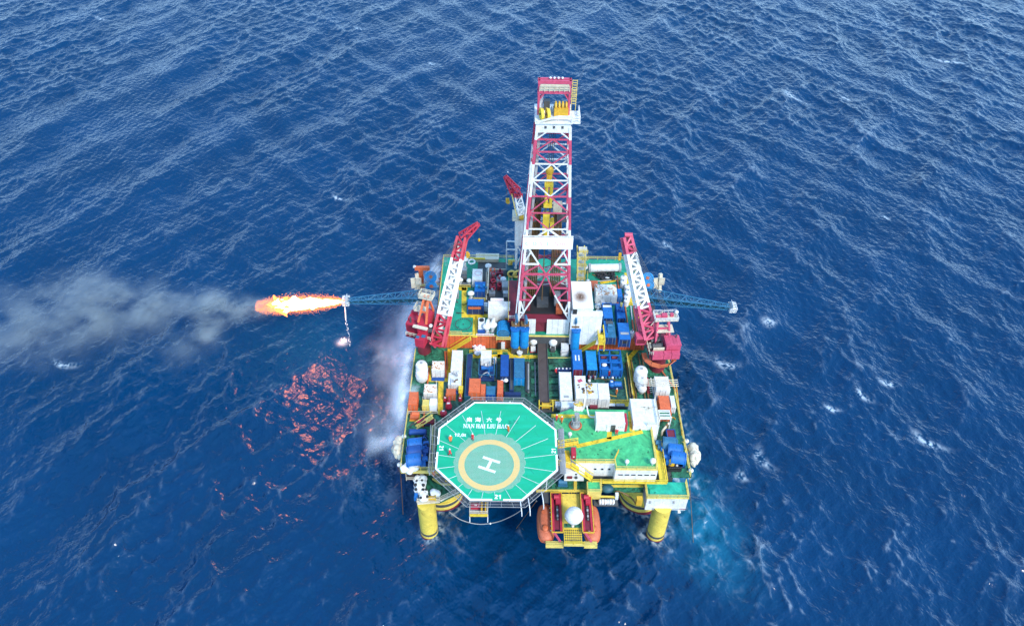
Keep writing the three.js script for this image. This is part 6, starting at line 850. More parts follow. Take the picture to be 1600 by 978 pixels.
{ const t = thing('grey_cabinet', 'stacked grey boxes between the right air vessel and the lone tensioner', 'cabinet', at(882, 553, MAIN).toArray()); B(t, 'box', M.grey, -0.9, 0.9, 0, 1.2, -0.4, 0.8); B(t, 'box', M.white2, -0.8, 0.8, 1.201, 2.2, -1.2, 0.4); B(t, 'door', M.white2, -0.7, 0.7, 0.15, 1.05, 0.801, 0.84); }
{ const t = thing('winch_skid', 'dark red winch with blue motor before the wind wall right of the ramp', 'winch', at(876, 536, MAIN + 0.2).toArray()); mesh('drum', [cyl(0.8, 0.8, 2.2, 0, 1.2, 0, 18, 0, 0, Math.PI / 2)], M.dred, t); mesh('flange', [cyl(1.1, 1.1, 0.14, -1.1, 1.2, 0, 18, 0, 0, Math.PI / 2), cyl(1.1, 1.1, 0.14, 1.1, 1.2, 0, 18, 0, 0, Math.PI / 2)], M.dred, t); B(t, 'motor', M.deepblue, 1.4, 2.6, 0.4, 1.6, -0.6, 0.6); B(t, 'base', M.dgrey, -1.4, 2.8, 0, 0.3, -1, 1); }
{ // white mushroom vents and winches by the left rear edge
  const t = thing('mooring_winch', 'grey mooring winch between white mushroom vents at the far left rear corner', 'winch'); const p = at(723, 438, R1); mesh('drum', [cyl(0.7, 0.7, 2, p.x, R1 + 1, p.z, 16, 0, 0, Math.PI / 2)], M.dgrey, t); mesh('gearbox', box(1.3, 1.6, 1.3, p.x + 0.2, R1 + 0.8, p.z - 2.4), M.grey, t); mesh('base', box(3.4, 0.2, 2.6, p.x, R1 + 0.1, p.z + 1), M.dgrey, t); mesh('handrail', rail([V(p.x - 2, R1, p.z + 2.2), V(p.x + 2.2, R1, p.z + 2.2)], 1, 0.05), M.grey, t);
  const u = at(712, 466, R1); const b2 = thing('grey_cabinet', 'grey louvred cabinet on green deck right of the left crane boom', 'cabinet', u.toArray()); B(b2, 'cabinet', M.grey, -0.7, 0.7, 0, 1.8, -1.2, 0.2); for (let k = 0; k < 4; k++) B(b2, 'louvre', M.dgrey, -0.5, 0.5, 0.3 + k * 0.35, 0.42 + k * 0.35, 0.201, 0.24);
}
for (const [x, y, r, l] of [[726, 415, 0.95, 'tall white vent post with ring top, left rear corner by the boom'], [733, 442, 0.6, 'short white mushroom vent beside the mooring winch, right of it'], [719.5, 441, 0.65, 'short white mushroom vent beside the mooring winch, left of it'], [736, 462, 0.8, 'white mushroom vent behind the blue shed with red panel'], [763, 419, 0.8, 'white mushroom vent at the rear corner of the engine bay'], [703, 494, 0.7, 'white mushroom vent on green deck at the base of the left crane boom'], [914, 421, 0.7, 'white mushroom vent on the right rear deck behind the yellow stair tower']]) { const t = thing('mushroom_vent', l, 'vent', at(x, y + 4, R1).toArray()); const h = r > 0.9 ? 2.6 : 1.3; mesh('cap', lathe([[0.1, 0], [r, 0.05], [r * 0.95, 0.35], [r * 0.5, 0.65], [0, 0.72]], 0, h, 0, 18), M.white, t); mesh('stem', cyl(r * 0.45, r * 0.4, h, 0, h / 2, 0, 14), M.white2, t); mesh('collar', cyl(r * 0.7, r * 0.7, 0.14, 0, 0.07, 0, 14), M.grey, t); if (r > 0.9) mesh('ring', torus(0.75, 0.2, 1.7, h - 0.4, 0.2), M.white, t); }
{ const t = thing('pipe_reel_frame', 'pale frame with reel and dark machines left of the derrick', 'frame'); const z = -52, a = atz(791, 434, z), b = atz(808, 390, z); for (const x of [a.x, b.x]) for (const q of [z, z - 3]) mesh('post', bar(V(x, REAR, q), V(x, b.y, q), 0.25), M.white2, t); mesh('beam', [bar(V(a.x, b.y, z), V(b.x, b.y, z), 0.25), bar(V(a.x, b.y, z - 3), V(b.x, b.y, z - 3), 0.25), bar(V(a.x, (a.y + b.y) / 2, z), V(b.x, (a.y + b.y) / 2, z), 0.2)], M.white2, t); const c = atz(800, 410, z + 0.4); mesh('panel', box(1.8, 1.5, 0.3, c.x, c.y, c.z), M.pale, t); mesh('panel_boss', cyl(0.35, 0.35, 0.3, c.x, c.y, c.z + 0.2, 12, 0, Math.PI / 2), M.gold, t); B(t, 'machinery', M.teal, a.x, b.x, REAR, REAR + 2.2, z, z + 2.4); mesh('reel', [torus(0.9, 0.25, c.x, REAR + 1.6, z + 3, 0, 0), torus(0.9, 0.25, c.x + 1.2, REAR + 1.6, z + 3, 0, 0.4)], M.pale, t); B(t, 'machinery', M.steel, b.x - 1, b.x + 0.6, REAR, REAR + 3.2, z + 0.4, z + 1.6); mesh('pipe_stack', [0, 1, 2].map((k) => rod(V(b.x + 0.9 + k * 0.5, REAR + 0.6, z + 1), V(b.x + 0.6 + k * 0.5, REAR + 0.6, z + 11), 0.25)), M.bronze, t); }

// ---------------------------------------------------------------- winches and anchors at the front sides
function winch(label, x, y, s, m, g2) { const t = thing('anchor_winch', label, 'winch', at(x, y, G).toArray()); t.rotation.y = 0.15 * s; t.userData.group = g2;
  mesh('drum', [cyl(1.0, 1.0, 2.4, 0, 1.3, 0, 22, 0, 0, Math.PI / 2)], M.navy, t); for (const k of [-1.2, 1.2]) mesh('flange', [cyl(1.45, 1.45, 0.16, k, 1.4, 0, 26, 0, 0, Math.PI / 2)], m, t);
  mesh('hood', [(() => { const g = new THREE.CylinderGeometry(1.5, 1.5, 2.2, 24, 1, false, Math.PI * 0.05, Math.PI * 0.62); g.rotateZ(Math.PI / 2); g.translate(0, 1.4, 0); return uvw(g); })()], m, t); mesh('motor', [cyl(0.5, 0.5, 1.1, s * 2.0, 1.1, -0.3, 16, 0, 0, Math.PI / 2), box(0.8, 1.2, 1.2, s * 1.7, 0.7, 0.5)], m, t); mesh('brake', [torus(1.15, 0.14, -s * 1.45, 1.4, 0, 0, Math.PI / 2, 20)], m, t); mesh('base', box(4.2, 0.3, 2.2, s * 0.4, 0.15, 0), M.navy, t); return t; }
winch('rearmost blue anchor winch at the left front deck edge', 650, 702, 1, M.blue, undefined); winch('blue anchor winch in the middle of the left front deck edge', 649, 714, 1, M.deepblue, undefined); winch('foremost blue anchor winch on the left front deck, with the yellow motor', 648, 726, 1, M.blue, undefined);
winch('rearmost blue anchor winch at the right front deck edge', 1044, 701, -1, M.steel, undefined); winch('blue anchor winch in the middle of the right front deck edge', 1052, 711, -1, M.blue, undefined); winch('foremost blue anchor winch on the right front deck, with the yellow motor', 1057, 723, -1, M.blue, undefined);
{ const t = thing('blue_roller', 'long dark blue roller across the deck behind the left anchor winches', 'roller'); const a = at(640, 675, G + 0.8), b = at(665, 675, G + 0.8); mesh('roller', rod(a, b, 0.6, 18), M.deepblue, t); mesh('stand', [a, b].map((p) => box(0.4, 1, 1, p.x, G + 0.5, p.z)), M.navy, t); }
{ const t = thing('hydraulic_unit', 'tangle of blue hydraulic pipework right of the left anchor winches', 'machinery'); for (let k = 0; k < 8; k++) { const p = at(662 + rr(-3, 5), 688 + k * 3.4, G); mesh('pipework', [tube([p, p.clone().add(V(0.2, 1.2, 0)), p.clone().add(V(rr(0.4, 1.2), 1.4, rr(-0.5, 0.5))), p.clone().add(V(rr(0.6, 1.4), 0.3, rr(-0.5, 0.5)))], rr(0.12, 0.24))], k % 2 ? M.deepblue : M.navy, t); } }
for (const [x, y, l] of [[656, 719, 'yellow brake motor before the foremost left anchor winch'], [1049, 727, 'yellow brake motor before the foremost right anchor winch']]) { const t = thing('brake_motor', l, 'motor', at(x, y, G).toArray()); mesh('motor', [cyl(0.55, 0.6, 0.9, 0, 0.9, 0, 16), ball(0.5, 0, 1.4, 0, 1, 0.5, 1)], M.yellow, t); mesh('flange', [torus(0.6, 0.1, 0, 0.6, 0)], M.gold, t); mesh('base', box(1.2, 0.4, 1, 0, 0.2, 0.2), M.dgrey, t); }
{ const t = thing('chain_stopper', 'black chain stoppers in a row before the right anchor winches', 'chain stopper'); for (let k = 0; k < 6; k++) { const p = at(1046 + k * 3.2, 735, G); mesh('stopper', [box(0.5, 0.7, 0.7, p.x, p.y + 0.35, p.z), torus(0.35, 0.12, p.x, p.y + 0.8, p.z, 0.5, 0.4, 12)], M.black, t); } mesh('post', cyl(0.25, 0.2, 1.1, at(1057, 732, G).x, G + 0.55, at(1057, 732, G).z, 12), M.white2, t); }
function lumps(name, label, cat, list, m, spots) { const t = thing(name, label, cat); for (const [x, y, h, r, n] of list) { const p = at(x, y, h), g = new THREE.SphereGeometry(r, 22, 16), q = g.attributes.position; for (let k = 0; k < q.count; k++) { const v = 1 + 0.3 * PN.noise(q.getX(k) * 1.3 + x, q.getY(k) * 1.3, q.getZ(k) * 1.3 + y); q.setXYZ(k, q.getX(k) * v, q.getY(k) * v * 0.8, q.getZ(k) * v); } g.computeVertexNormals(); const c = mesh(n ?? 'cover', put(g, p.x, p.y, p.z), m, t); if (spots) for (let k = 0; k < 3; k++) { const a = k * 2.2 + x; mesh('opening', ball(r * 0.3, p.x + Math.cos(a) * r * 0.75, p.y + r * 0.5, p.z + Math.sin(a) * r * 0.75, 1, 0.8, 1, 10), M.black, c); } } return t; }
lumps('covered_gear', 'pale tarpaulins covering gear right before the left anchor winches', 'tarpaulin', [[632, 732, 15.5, 0.85], [638, 728, 15.8, 0.85], [645, 730, 15.7, 1.0], [650, 728, 15.7, 0.8], [640, 736, 15.4, 0.7]], M.tarp);
lumps('buoy_pile', 'white buoys with dark holes piled on the left corner platform', 'buoys', [[653, 749, 12.8, 1.0, 'buoy'], [659, 748, 12.8, 1.0, 'buoy'], [656, 757, 12.6, 1.2, 'buoy'], [656, 764, 12.5, 1.1, 'buoy'], [661, 770, 12.4, 0.9, 'buoy'], [662, 776, 12.3, 1.0, 'buoy']], M.white, true);
lumps('white_tarpaulin', 'pale crumpled tarpaulin lying alone on the green corner platform, right of the buoys', 'tarpaulin', [[678, 770, 12.1, 0.85], [683, 771, 12.1, 0.7]], M.tarp);
container('blue_bin', 'blue bin standing at the outer edge of the left corner platform', 'bin', 646.5, 652, 770, 777, 12.9, 11.6, M.blue, { plain: 1, door: 0 });
{ const t = thing('hand_winch', 'small yellow hand winch at the front edge of the left corner platform', 'winch', at(675, 781, 11.6).toArray()); mesh('drum', cyl(0.4, 0.4, 1.2, 0, 0.6, 0, 14, 0, 0, Math.PI / 2), M.gold, t); mesh('frame', [box(0.15, 1, 0.8, -0.7, 0.5, 0), box(0.15, 1, 0.8, 0.7, 0.5, 0)], M.yellow, t); mesh('handle', bar(V(0.8, 0.6, 0), V(0.8, 1.3, 0.3), 0.1), M.dgrey, t); }
for (const [x, y, s, l] of [[624, 700, -1, 'pale rust-streaked anchor hung outside the left front deck edge'], [1083, 711, 1, 'pale rust-streaked anchor hung outside the right front deck edge']]) { const t = thing('anchor', l, 'anchor'); const p = at(x, y, 14.4); const mk = (n, dx, dy, dz, r, a, b, c) => { const g = new THREE.SphereGeometry(r, 18, 14), q = g.attributes.position; for (let k = 0; k < q.count; k++) { const v = 1 + 0.35 * PN.noise(q.getX(k) * 1.6 + x, q.getY(k) * 1.6 + dz, q.getZ(k) * 1.6); q.setXYZ(k, q.getX(k) * v * a, q.getY(k) * v * b, q.getZ(k) * v * c); } g.computeVertexNormals(); mesh(n, put(g, p.x + s * dx, p.y + dy, p.z + dz), M.cream, t); };
  mk('crown', 0.1, 0.2, 0.8, 1.2, 0.9, 0.9, 1.3); mk('fluke', 0.2, 0.2, -1.2, 1.2, 0.9, 0.7, 1.3); mk('fluke', 0.9, -0.4, -0.2, 0.9, 0.8, 0.7, 1.4); mk('shank', -0.4, 0.3, 2.2, 0.7, 0.8, 0.8, 1.2); mesh('rack', [bar(V(p.x, p.y - 0.4, p.z - 1.4), V(s * 27.6, 14.4, p.z - 1.6), 0.4), bar(V(p.x, p.y - 0.4, p.z + 1.4), V(s * 27.6, 14.4, p.z + 1.6), 0.4), bar(V(p.x, p.y - 1, p.z), V(s * 27, 11, p.z), 0.35)], M.pale, t); }
for (const [x, y, s, l] of [[631, 682, -1, 'small white fairlead ball on the left edge rail behind the anchor'], [624, 726, -1, 'small white fairlead ball on the left edge rail before the anchor'], [1073, 689, 1, 'small white fairlead ball on the right edge rail behind the anchor'], [1080, 735, 1, 'small white fairlead ball on the right edge rail before the anchor']]) { const p = at(x, y, 15.4), t = thing('fairlead_roller', l, 'fairlead'); mesh('roller', [ball(0.5, p.x, p.y, p.z, 1, 0.8, 1, 12)], M.white, t); mesh('bracket', bar(p, V(s * 27.5, 14.8, p.z), 0.25), M.pale, t); mesh('pin', cyl(0.14, 0.14, 1.2, p.x, p.y, p.z, 8), M.grey, t); }
// lines that run down into the water
for (const [a, b, l] of [[at(625, 728, 14), at(629, 800, 0.3), 'rusty mooring wire running down to the sea at the left front'], [at(1077, 738, 14), at(1085, 845, 0.3), 'rusty mooring wire running down to the sea at the right front'], [at(838, 783, 14), at(806, 823, 0.4), 'thin straight line slanting from the lifeboats to the water']]) { const t = thing('mooring_line', l, 'rope'); mesh('wire', rod(a, b.setY(-0.6), 0.055, 6), M.bronze, t); mesh('shackle', ball(0.2, a.x, a.y, a.z, 1, 1, 1, 8), M.dgrey, t); }
{ const t = thing('hose_line', 'grey hose hanging in a long curve below the front of the helideck', 'hose'); const q = [[702, 800, 7], [722, 813, 3], [748, 819, 1.8], [775, 816, 2.5], [800, 806, 6], [815, 797, 9.5]].map(([x, y, h]) => at(x, y, h)); mesh('hose', tube(q, 0.09, 60), M.grey, t); const m = at(766, 818, 2.1); mesh('float', ball(0.22, m.x, m.y, m.z, 1, 1, 1, 8), M.white2, t); }

// ---------------------------------------------------------------- pipe runs, hoses and rails that belong to the deck itself
{
  const run = (m, r, h, ...p) => { const q = p.map(([x, y]) => at(x, y, h)); for (let i = 0; i + 1 < q.length; i++) mesh('pipe', rod(q[i], q[i + 1], r, 8), m, rig); };
  run(M.cream, 0.14, MAIN + 0.6, [673, 660], [671, 742]); run(M.pale, 0.12, MAIN + 0.5, [676, 658], [675, 738]); run(M.gold, 0.1, MAIN + 0.4, [679, 655], [679, 700]);
  run(M.dorange, 0.16, MAIN + 0.4, [695, 549], [697, 590]); run(M.dorange, 0.12, MAIN + 0.5, [698, 549], [699.5, 578]); run(M.yellow, 0.12, MAIN + 0.7, [722.5, 565], [722, 602]); run(M.steel, 0.12, MAIN + 0.4, [776, 568], [776, 590]);
  run(M.grey, 0.13, MAIN + 0.45, [836, 566], [837, 618]); run(M.dgrey, 0.14, MAIN + 0.4, [822, 565], [822, 612]); run(M.pale, 0.09, MAIN + 0.9, [853, 559], [893, 559]); run(M.bronze, 0.14, MAIN + 0.4, [979, 566], [985, 620]); run(M.pale, 0.1, MAIN + 0.6, [976, 590], [981, 626]);
  run(M.brown, 0.2, MAIN + 0.4, [982, 566], [989, 622]); run(M.dorange, 0.16, MAIN + 0.6, [1020, 560], [1058, 612]); run(M.gold, 0.13, MAIN + 0.5, [1057, 600], [1066, 680]); run(M.red, 0.12, MAIN + 0.6, [1012, 590], [1013, 614]);
  run(M.dorange, 0.2, REAR + 0.5, [988, 500], [992, 532]); run(M.dorange, 0.16, REAR + 0.6, [990, 480], [996, 532]); run(M.white2, 0.12, REAR + 0.5, [986, 478], [990, 520]); run(M.red, 0.14, REAR + 0.4, [996, 500], [1004, 545]); run(M.grey, 0.14, REAR + 0.4, [968, 436], [930, 440]);
  run(M.pale, 0.1, REAR + 0.4, [700, 520], [738, 520]); run(M.gold, 0.12, REAR + 0.5, [745, 494], [745, 522]); run(M.cream, 0.12, REAR + 0.8, [760, 425], [760, 468]); run(M.grey, 0.16, REAR + 0.6, [800, 430], [799, 494]); run(M.dgrey, 0.2, REAR + 0.5, [796, 496], [768, 496]); run(M.white2, 0.2, REAR + 1.6, [803, 470], [800, 505]);
  run(M.white2, 0.1, HELI - 3, [686, 735], [708, 757]); run(M.white2, 0.1, HELI - 3.5, [690, 733], [722, 760]); run(M.grey, 0.1, HELI - 3, [694, 748], [712, 740]);
  for (let k = 0; k < 26; k++) { const z = [[700, 780, 560, 600], [1030, 1056, 600, 660], [640, 676, 650, 690], [925, 975, 590, 620], [700, 735, 460, 520], [925, 975, 425, 470]][k % 6], a = at(rr(z[0], z[1]), rr(z[2], z[3]), (k % 6 > 3 ? REAR : MAIN) + 0.22), p = [a]; for (let i = 0; i < 4; i++) p.push(p[i].clone().add(V(rr(-1.4, 1.4), 0, rr(-1.2, 1.2)))); mesh('deck_hose', tube(p, 0.08, 26), [M.rubber, M.bronze, M.dgrey, M.gold][k % 4], rig); }
  const rl = (m, h, r, ...p) => mesh('guard_rail', rail(p.map(([x, y]) => at(x, y, h)), 1.05, r, false, 1.6), m, rig);
  rl(M.yellow, MAIN, 0.05, [734, 552], [793, 552]); rl(M.yellow, MAIN, 0.05, [827, 562], [840, 562]); rl(M.yellow, MAIN, 0.05, [857, 630], [985, 630]); rl(M.yellow, MAIN, 0.05, [723, 555], [722, 604]); rl(M.pale, MAIN, 0.05, [979, 556], [988, 620]); rl(M.cream, MAIN, 0.05, [684, 640], [682, 600]);
  rl(M.yellow, REAR, 0.05, [762, 498], [800, 498]); rl(M.orange, REAR, 0.05, [989, 476], [995, 530]); rl(M.yellow, REAR, 0.05, [706, 451], [735, 451]); rl(M.pale, REAR, 0.05, [918, 442], [918, 428]); rl(M.cream, MAIN, 0.05, [638, 648], [684, 648]); rl(M.cream, MAIN, 0.05, [680, 660], [678, 744]);
  mesh('stair', stairs(at(649, 668, MAIN + 0.1), at(676, 650, MAIN + 2.2), 0.9, 9), M.pale, rig);
}
{ const t = thing('red_machine', 'dark red machine with white top below the stairs, left of the helideck', 'machinery', at(668, 662, G).toArray()); mesh('body', box(2.6, 1.1, 1.3, 0, 0.6, 0), M.dred, t); mesh('motor', cyl(0.4, 0.4, 1.4, -1.4, 0.7, 0, 12, 0, 0, Math.PI / 2), M.red, t); mesh('top_plate', box(0.8, 0.08, 0.6, 0.2, 1.2, 0), M.white, t); mesh('panel', box(1.6, 0.5, 0.06, 0, 0.6, 0.68), M.navy, t); }
{ const t = thing('orange_machine', 'low orange machine at the left deck edge behind the blue roller', 'machinery', at(648, 653, G).toArray()); mesh('body', box(1.7, 0.9, 1.5, 0, 0.5, 0), M.dorange, t); mesh('drum', cyl(0.4, 0.4, 1.5, 0.2, 1.0, -0.3, 12, 0, 0, Math.PI / 2), M.orange, t); mesh('base', box(2.0, 0.2, 1.8, 0, 0.1, 0), M.gold, t); }
{ const t = thing('yellow_winch', 'yellow winch and frames at the front end of the catwalk by the helideck', 'winch', at(853, 643, G).toArray()); mesh('frame', [bar(V(-1.4, 0, 0), V(-1.4, 1.8, 0), 0.2), bar(V(1.4, 0, 0), V(1.4, 1.8, 0), 0.2), bar(V(-1.4, 1.8, 0), V(1.4, 1.8, 0), 0.2), bar(V(-1.4, 0, -1.6), V(-1.4, 1.6, -1.6), 0.2), bar(V(1.4, 0, -1.6), V(1.4, 1.6, -1.6), 0.2), bar(V(-1.4, 1.7, -1.6), V(-1.4, 1.7, 0), 0.2), bar(V(1.4, 1.7, -1.6), V(1.4, 1.7, 0), 0.2)], M.yellow, t); mesh('drum', [cyl(0.6, 0.6, 1.6, 0, 0.9, -0.8, 16, 0, 0, Math.PI / 2), cyl(0.8, 0.8, 0.1, -0.8, 0.9, -0.8, 16, 0, 0, Math.PI / 2), cyl(0.8, 0.8, 0.1, 0.8, 0.9, -0.8, 16, 0, 0, Math.PI / 2)], M.gold, t); mesh('motor', box(0.8, 0.8, 0.8, 1.9, 0.5, -0.6), M.dgrey, t); mesh('base', box(3.2, 0.2, 2.2, 0, 0.1, -0.8), M.dgrey, t); }

// ---------------------------------------------------------------- crew on the decks
function field(n, half, c, f, mirror) {     // marching cubes over a cube of half-size `half` round c
  const mc = new MarchingCubes(n, new THREE.MeshBasicMaterial(), false, false, 90000); mc.isolation = 0;
  const v = V(0, 0, 0); for (let z = 0; z < n; z++) for (let y = 0; y < n; y++) for (let x = 0; x < n; x++) { v.set((x - n / 2) / (n / 2) * half + c.x, (y - n / 2) / (n / 2) * half + c.y, (z - n / 2) / (n / 2) * half + c.z); mc.field[x + y * n + z * n * n] = -f(v); }
  mc.update(); const k = mc.count, g = new THREE.BufferGeometry();
  g.setAttribute('position', new THREE.BufferAttribute(mc.positionArray.slice(0, k * 3), 3)); g.setAttribute('normal', new THREE.BufferAttribute(mc.normalArray.slice(0, k * 3), 3));
  g.scale(half, half, half); g.translate(c.x, c.y, c.z); const nn = g.attributes.normal; for (let i = 0; i < nn.count; i++) { const l = Math.hypot(nn.getX(i), nn.getY(i), nn.getZ(i)) || 1; nn.setXYZ(i, nn.getX(i) / l, nn.getY(i) / l, nn.getZ(i) / l); }
  return uvw(g);
}
const cap = (p, a, b, r0, r1) => { const ux = b.x - a.x, uy = b.y - a.y, uz = b.z - a.z, vx = p.x - a.x, vy = p.y - a.y, vz = p.z - a.z, t = Math.min(1, Math.max(0, (vx * ux + vy * uy + vz * uz) / (ux * ux + uy * uy + uz * uz))); return Math.hypot(vx - ux * t, vy - uy * t, vz - uz * t) - (r0 + (r1 - r0) * t); };
const smin = (a, b, k) => { const h = Math.max(k - Math.abs(a - b), 0) / k; return Math.min(a, b) - h * h * k / 4; };
const chain = (p, list, k) => list.reduce((d, [a, b, r0, r1]) => smin(d, cap(p, a, b, r0, r1), k), 9);
const handGeo = (() => { const b = [[V(0, 0, 0), V(0, -0.075, 0.004), 0.028, 0.034]]; const f = [[-0.026, 0.062, 0], [-0.009, 0.074, 1], [0.009, 0.07, 2], [0.026, 0.055, 3]]; const fingers = f.flatMap(([x, l]) => { const a = V(x, -0.08, 0.006), m = V(x * 1.1, -0.08 - l * 0.5, 0.012), e = V(x * 1.1, -0.08 - l * 0.88, 0.03); return [[a, m, 0.0095, 0.009], [m, e, 0.009, 0.008]]; }); const th = [[V(-0.026, -0.025, 0.006), V(-0.05, -0.06, 0.022), 0.013, 0.011], [V(-0.05, -0.06, 0.022), V(-0.052, -0.088, 0.034), 0.011, 0.009]]; return field(56, 0.12, V(0, -0.07, 0), (p) => { let d = chain(p, b, 0.01); d = smin(d, cap(p, V(-0.018, -0.01, 0), V(0.018, -0.01, 0), 0.016, 0.016), 0.02); for (const q of [...fingers, ...th]) d = smin(d, cap(p, ...q), 0.006); return d; }); })();
const headGeo = field(56, 0.2, V(0, 0, 0), (p) => { const e = (c, r) => { const q = p.clone().sub(c); return (Math.hypot(q.x / r.x, q.y / r.y, q.z / r.z) - 1) * Math.min(r.x, r.y, r.z); }; let d = e(V(0, 0.02, -0.01), V(0.077, 0.105, 0.096)); d = smin(d, e(V(0, -0.05, 0.02), V(0.056, 0.066, 0.066)), 0.04); d = smin(d, cap(p, V(0, 0.012, 0.082), V(0, -0.028, 0.107), 0.008, 0.014), 0.015); for (const s of [-1, 1]) { d = smin(d, e(V(s * 0.08, -0.012, -0.01), V(0.012, 0.032, 0.02)), 0.008); d = Math.max(d, -(p.distanceTo(V(s * 0.032, 0.005, 0.095)) - 0.014)); } d = smin(d, cap(p, V(-0.02, -0.07, 0.078), V(0.02, -0.07, 0.078), 0.006, 0.006), 0.008); return smin(d, cap(p, V(0, -0.06, -0.02), V(0, -0.17, -0.03), 0.055, 0.06), 0.03); });
const skin = new THREE.MeshStandardMaterial({ color: L(0.5, 0.29, 0.19), roughness: 0.6 }), suits = { red: new THREE.MeshStandardMaterial({ color: L(0.55, 0.03, 0.04), roughness: 0.85 }), orange: new THREE.MeshStandardMaterial({ color: L(0.72, 0.16, 0.03), roughness: 0.85 }) };
function pose(k) {     // joints: hips, knees, feet, shoulders, elbows, wrists
  const P = [{ k: [[0.02, 0.5, 0.02], [-0.02, 0.5, 0.02]], f: [[0.03, 0.08, -0.01], [-0.03, 0.08, 0.01]], e: [[0.06, 1.13, -0.03], [-0.06, 1.13, -0.03]], w: [[0.05, 0.88, 0.08], [-0.05, 0.88, 0.08]] },
    { k: [[0.01, 0.51, 0.16], [-0.01, 0.5, -0.04]], f: [[0.01, 0.09, 0.2], [-0.01, 0.12, -0.28]], e: [[0.05, 1.13, -0.15], [-0.05, 1.14, 0.1]], w: [[0.03, 0.92, -0.06], [-0.03, 0.96, 0.28]] },
    { k: [[0.04, 0.5, 0.05], [-0.04, 0.5, 0.0]], f: [[0.07, 0.08, 0.02], [-0.07, 0.08, -0.02]], e: [[0.05, 1.14, 0.06], [-0.06, 1.13, -0.04]], w: [[-0.04, 1.2, 0.3], [-0.05, 0.88, 0.06]] }][k];
  const S = (i) => (i ? -1 : 1), J = {}; J.hip = [0, 1].map((i) => V(S(i) * 0.095, 0.93, 0)); J.sh = [0, 1].map((i) => V(S(i) * 0.185, 1.42, -0.01)); J.kn = P.k.map(([x, y, z], i) => V(S(i) * 0.1 + x, y, z)); J.ft = P.f.map(([x, y, z], i) => V(S(i) * 0.1 + x, y, z)); J.el = P.e.map(([x, y, z], i) => V(S(i) * 0.19 + x, y, z)); J.wr = P.w.map(([x, y, z], i) => V(S(i) * 0.19 + x, y, z)); return J;
}
const crew = [0, 1, 2].map((k) => {
  const J = pose(k), bones = [[V(0, 0.95, 0), V(0, 1.15, 0), 0.13, 0.125], [V(0, 1.15, 0), V(0, 1.38, -0.01), 0.125, 0.12], [V(-0.12, 1.38, -0.01), V(0.12, 1.38, -0.01), 0.09, 0.09], [V(0, 1.4, -0.01), V(0, 1.52, -0.01), 0.06, 0.055]];
  const limbs = []; for (const i of [0, 1]) limbs.push([J.hip[i], J.kn[i], 0.095, 0.065], [J.kn[i], J.ft[i], 0.062, 0.045], [J.sh[i], J.el[i], 0.062, 0.048], [J.el[i], J.wr[i], 0.045, 0.033]);
  const c = V(0, 0.9, 0), all = [...bones, ...limbs], body = field(64, 0.95, c, (p) => (Math.abs(p.x) > 0.5 ? 1 : chain(p, all, 0.07)));
  const cloth = [...bones.slice(0, 3), ...limbs].map(([a, b, r, q]) => [a, b, r + 0.03, q + 0.024]);
  const suit = field(64, 0.95, c, (p) => (Math.abs(p.x) > 0.5 ? 1 : Math.max(chain(p, cloth, 0.08), p.y - 1.5)));
  const hands = J.wr.map((w, i) => { const d = w.clone().sub(J.el[i]).normalize(), g = handGeo.clone(); if (!i) g.scale(1, 1, 1); g.applyMatrix4(new THREE.Matrix4().compose(w, new THREE.Quaternion().setFromUnitVectors(V(0, -1, 0), d), V(1, 1, 1))); return g; });
  const head = headGeo.clone(); head.translate(0, 1.66, 0.01);
  const boots = J.ft.flatMap((f) => [put(new THREE.CapsuleGeometry(0.06, 0.15, 4, 10), f.x, Math.max(0.06, f.y - 0.03), f.z + 0.07, 0, Math.PI / 2), cyl(0.068, 0.075, 0.2, f.x, f.y + 0.1, f.z, 12)]);
  return { body: mergeGeometries([body, ...hands, head]), suit, boots: mergeGeometries(boots) };
});
const hat = mergeGeometries([lathe([[0.125, 0], [0.122, 0.05], [0.1, 0.11], [0.05, 0.145], [0, 0.15]], 0, 1.7, -0.01, 20), cyl(0.15, 0.13, 0.02, 0, 1.7, 0.02, 20)]);
[[704, 690, HELI, 0, 'orange', 0.4, 'person in orange coverall at the left end of the 12.0t marking'], [738.5, 687, HELI, 2, 'red', -0.6, 'person in red coverall on the rear rim of the helideck net, arm raised'], [794, 674, HELI, 0, 'orange', 2.2, 'person in orange coverall on the helideck right of the name lettering'], [703, 711, HELI, 1, 'red', 1.2, 'person in red coverall walking at the left side of the helideck net'],
  [868.5, 584, G, 1, 'red', 0.3, 'person in red coverall on the green boards right of the catwalk'], [952, 588, G, 2, 'red', 2.8, 'person in red coverall working before the blue frame cage'], [963, 616, G, 0, 'orange', -1.2, 'person in orange coverall standing before the bright blue pump'], [897, 597, G, 0, 'red', 0.8, 'person in red coverall between the striped blue container and white cabin'],
  [963, 679, ROOF, 2, 'red', 0.1, 'person in red coverall before the white deckhouse on the green roof'], [877.5, 660, ROOF, 1, 'orange', -0.5, 'person in orange coverall at the rear rail of the green roof deck'], [869.5, 657, ROOF, 0, 'red', 0.9, 'person in red coverall at the rear rail of the green roof deck'], [678, 744, G, 0, 'orange', 0.5, 'person in orange coverall at the walkway below the left helideck edge']].forEach(([x, y, h, k, c, turn, label]) => {
  const p = at(x, y, h + (h === HELI ? 0.05 : 0)), t = thing('person', label, 'person', p.toArray()); t.rotation.y = turn; t.scale.setScalar(1.04); mesh('body', crew[k].body, skin, t); mesh('coverall', crew[k].suit, suits[c], t); mesh('boots', crew[k].boots, M.rubber, t); mesh('hard_hat', hat, M.white, t);
});

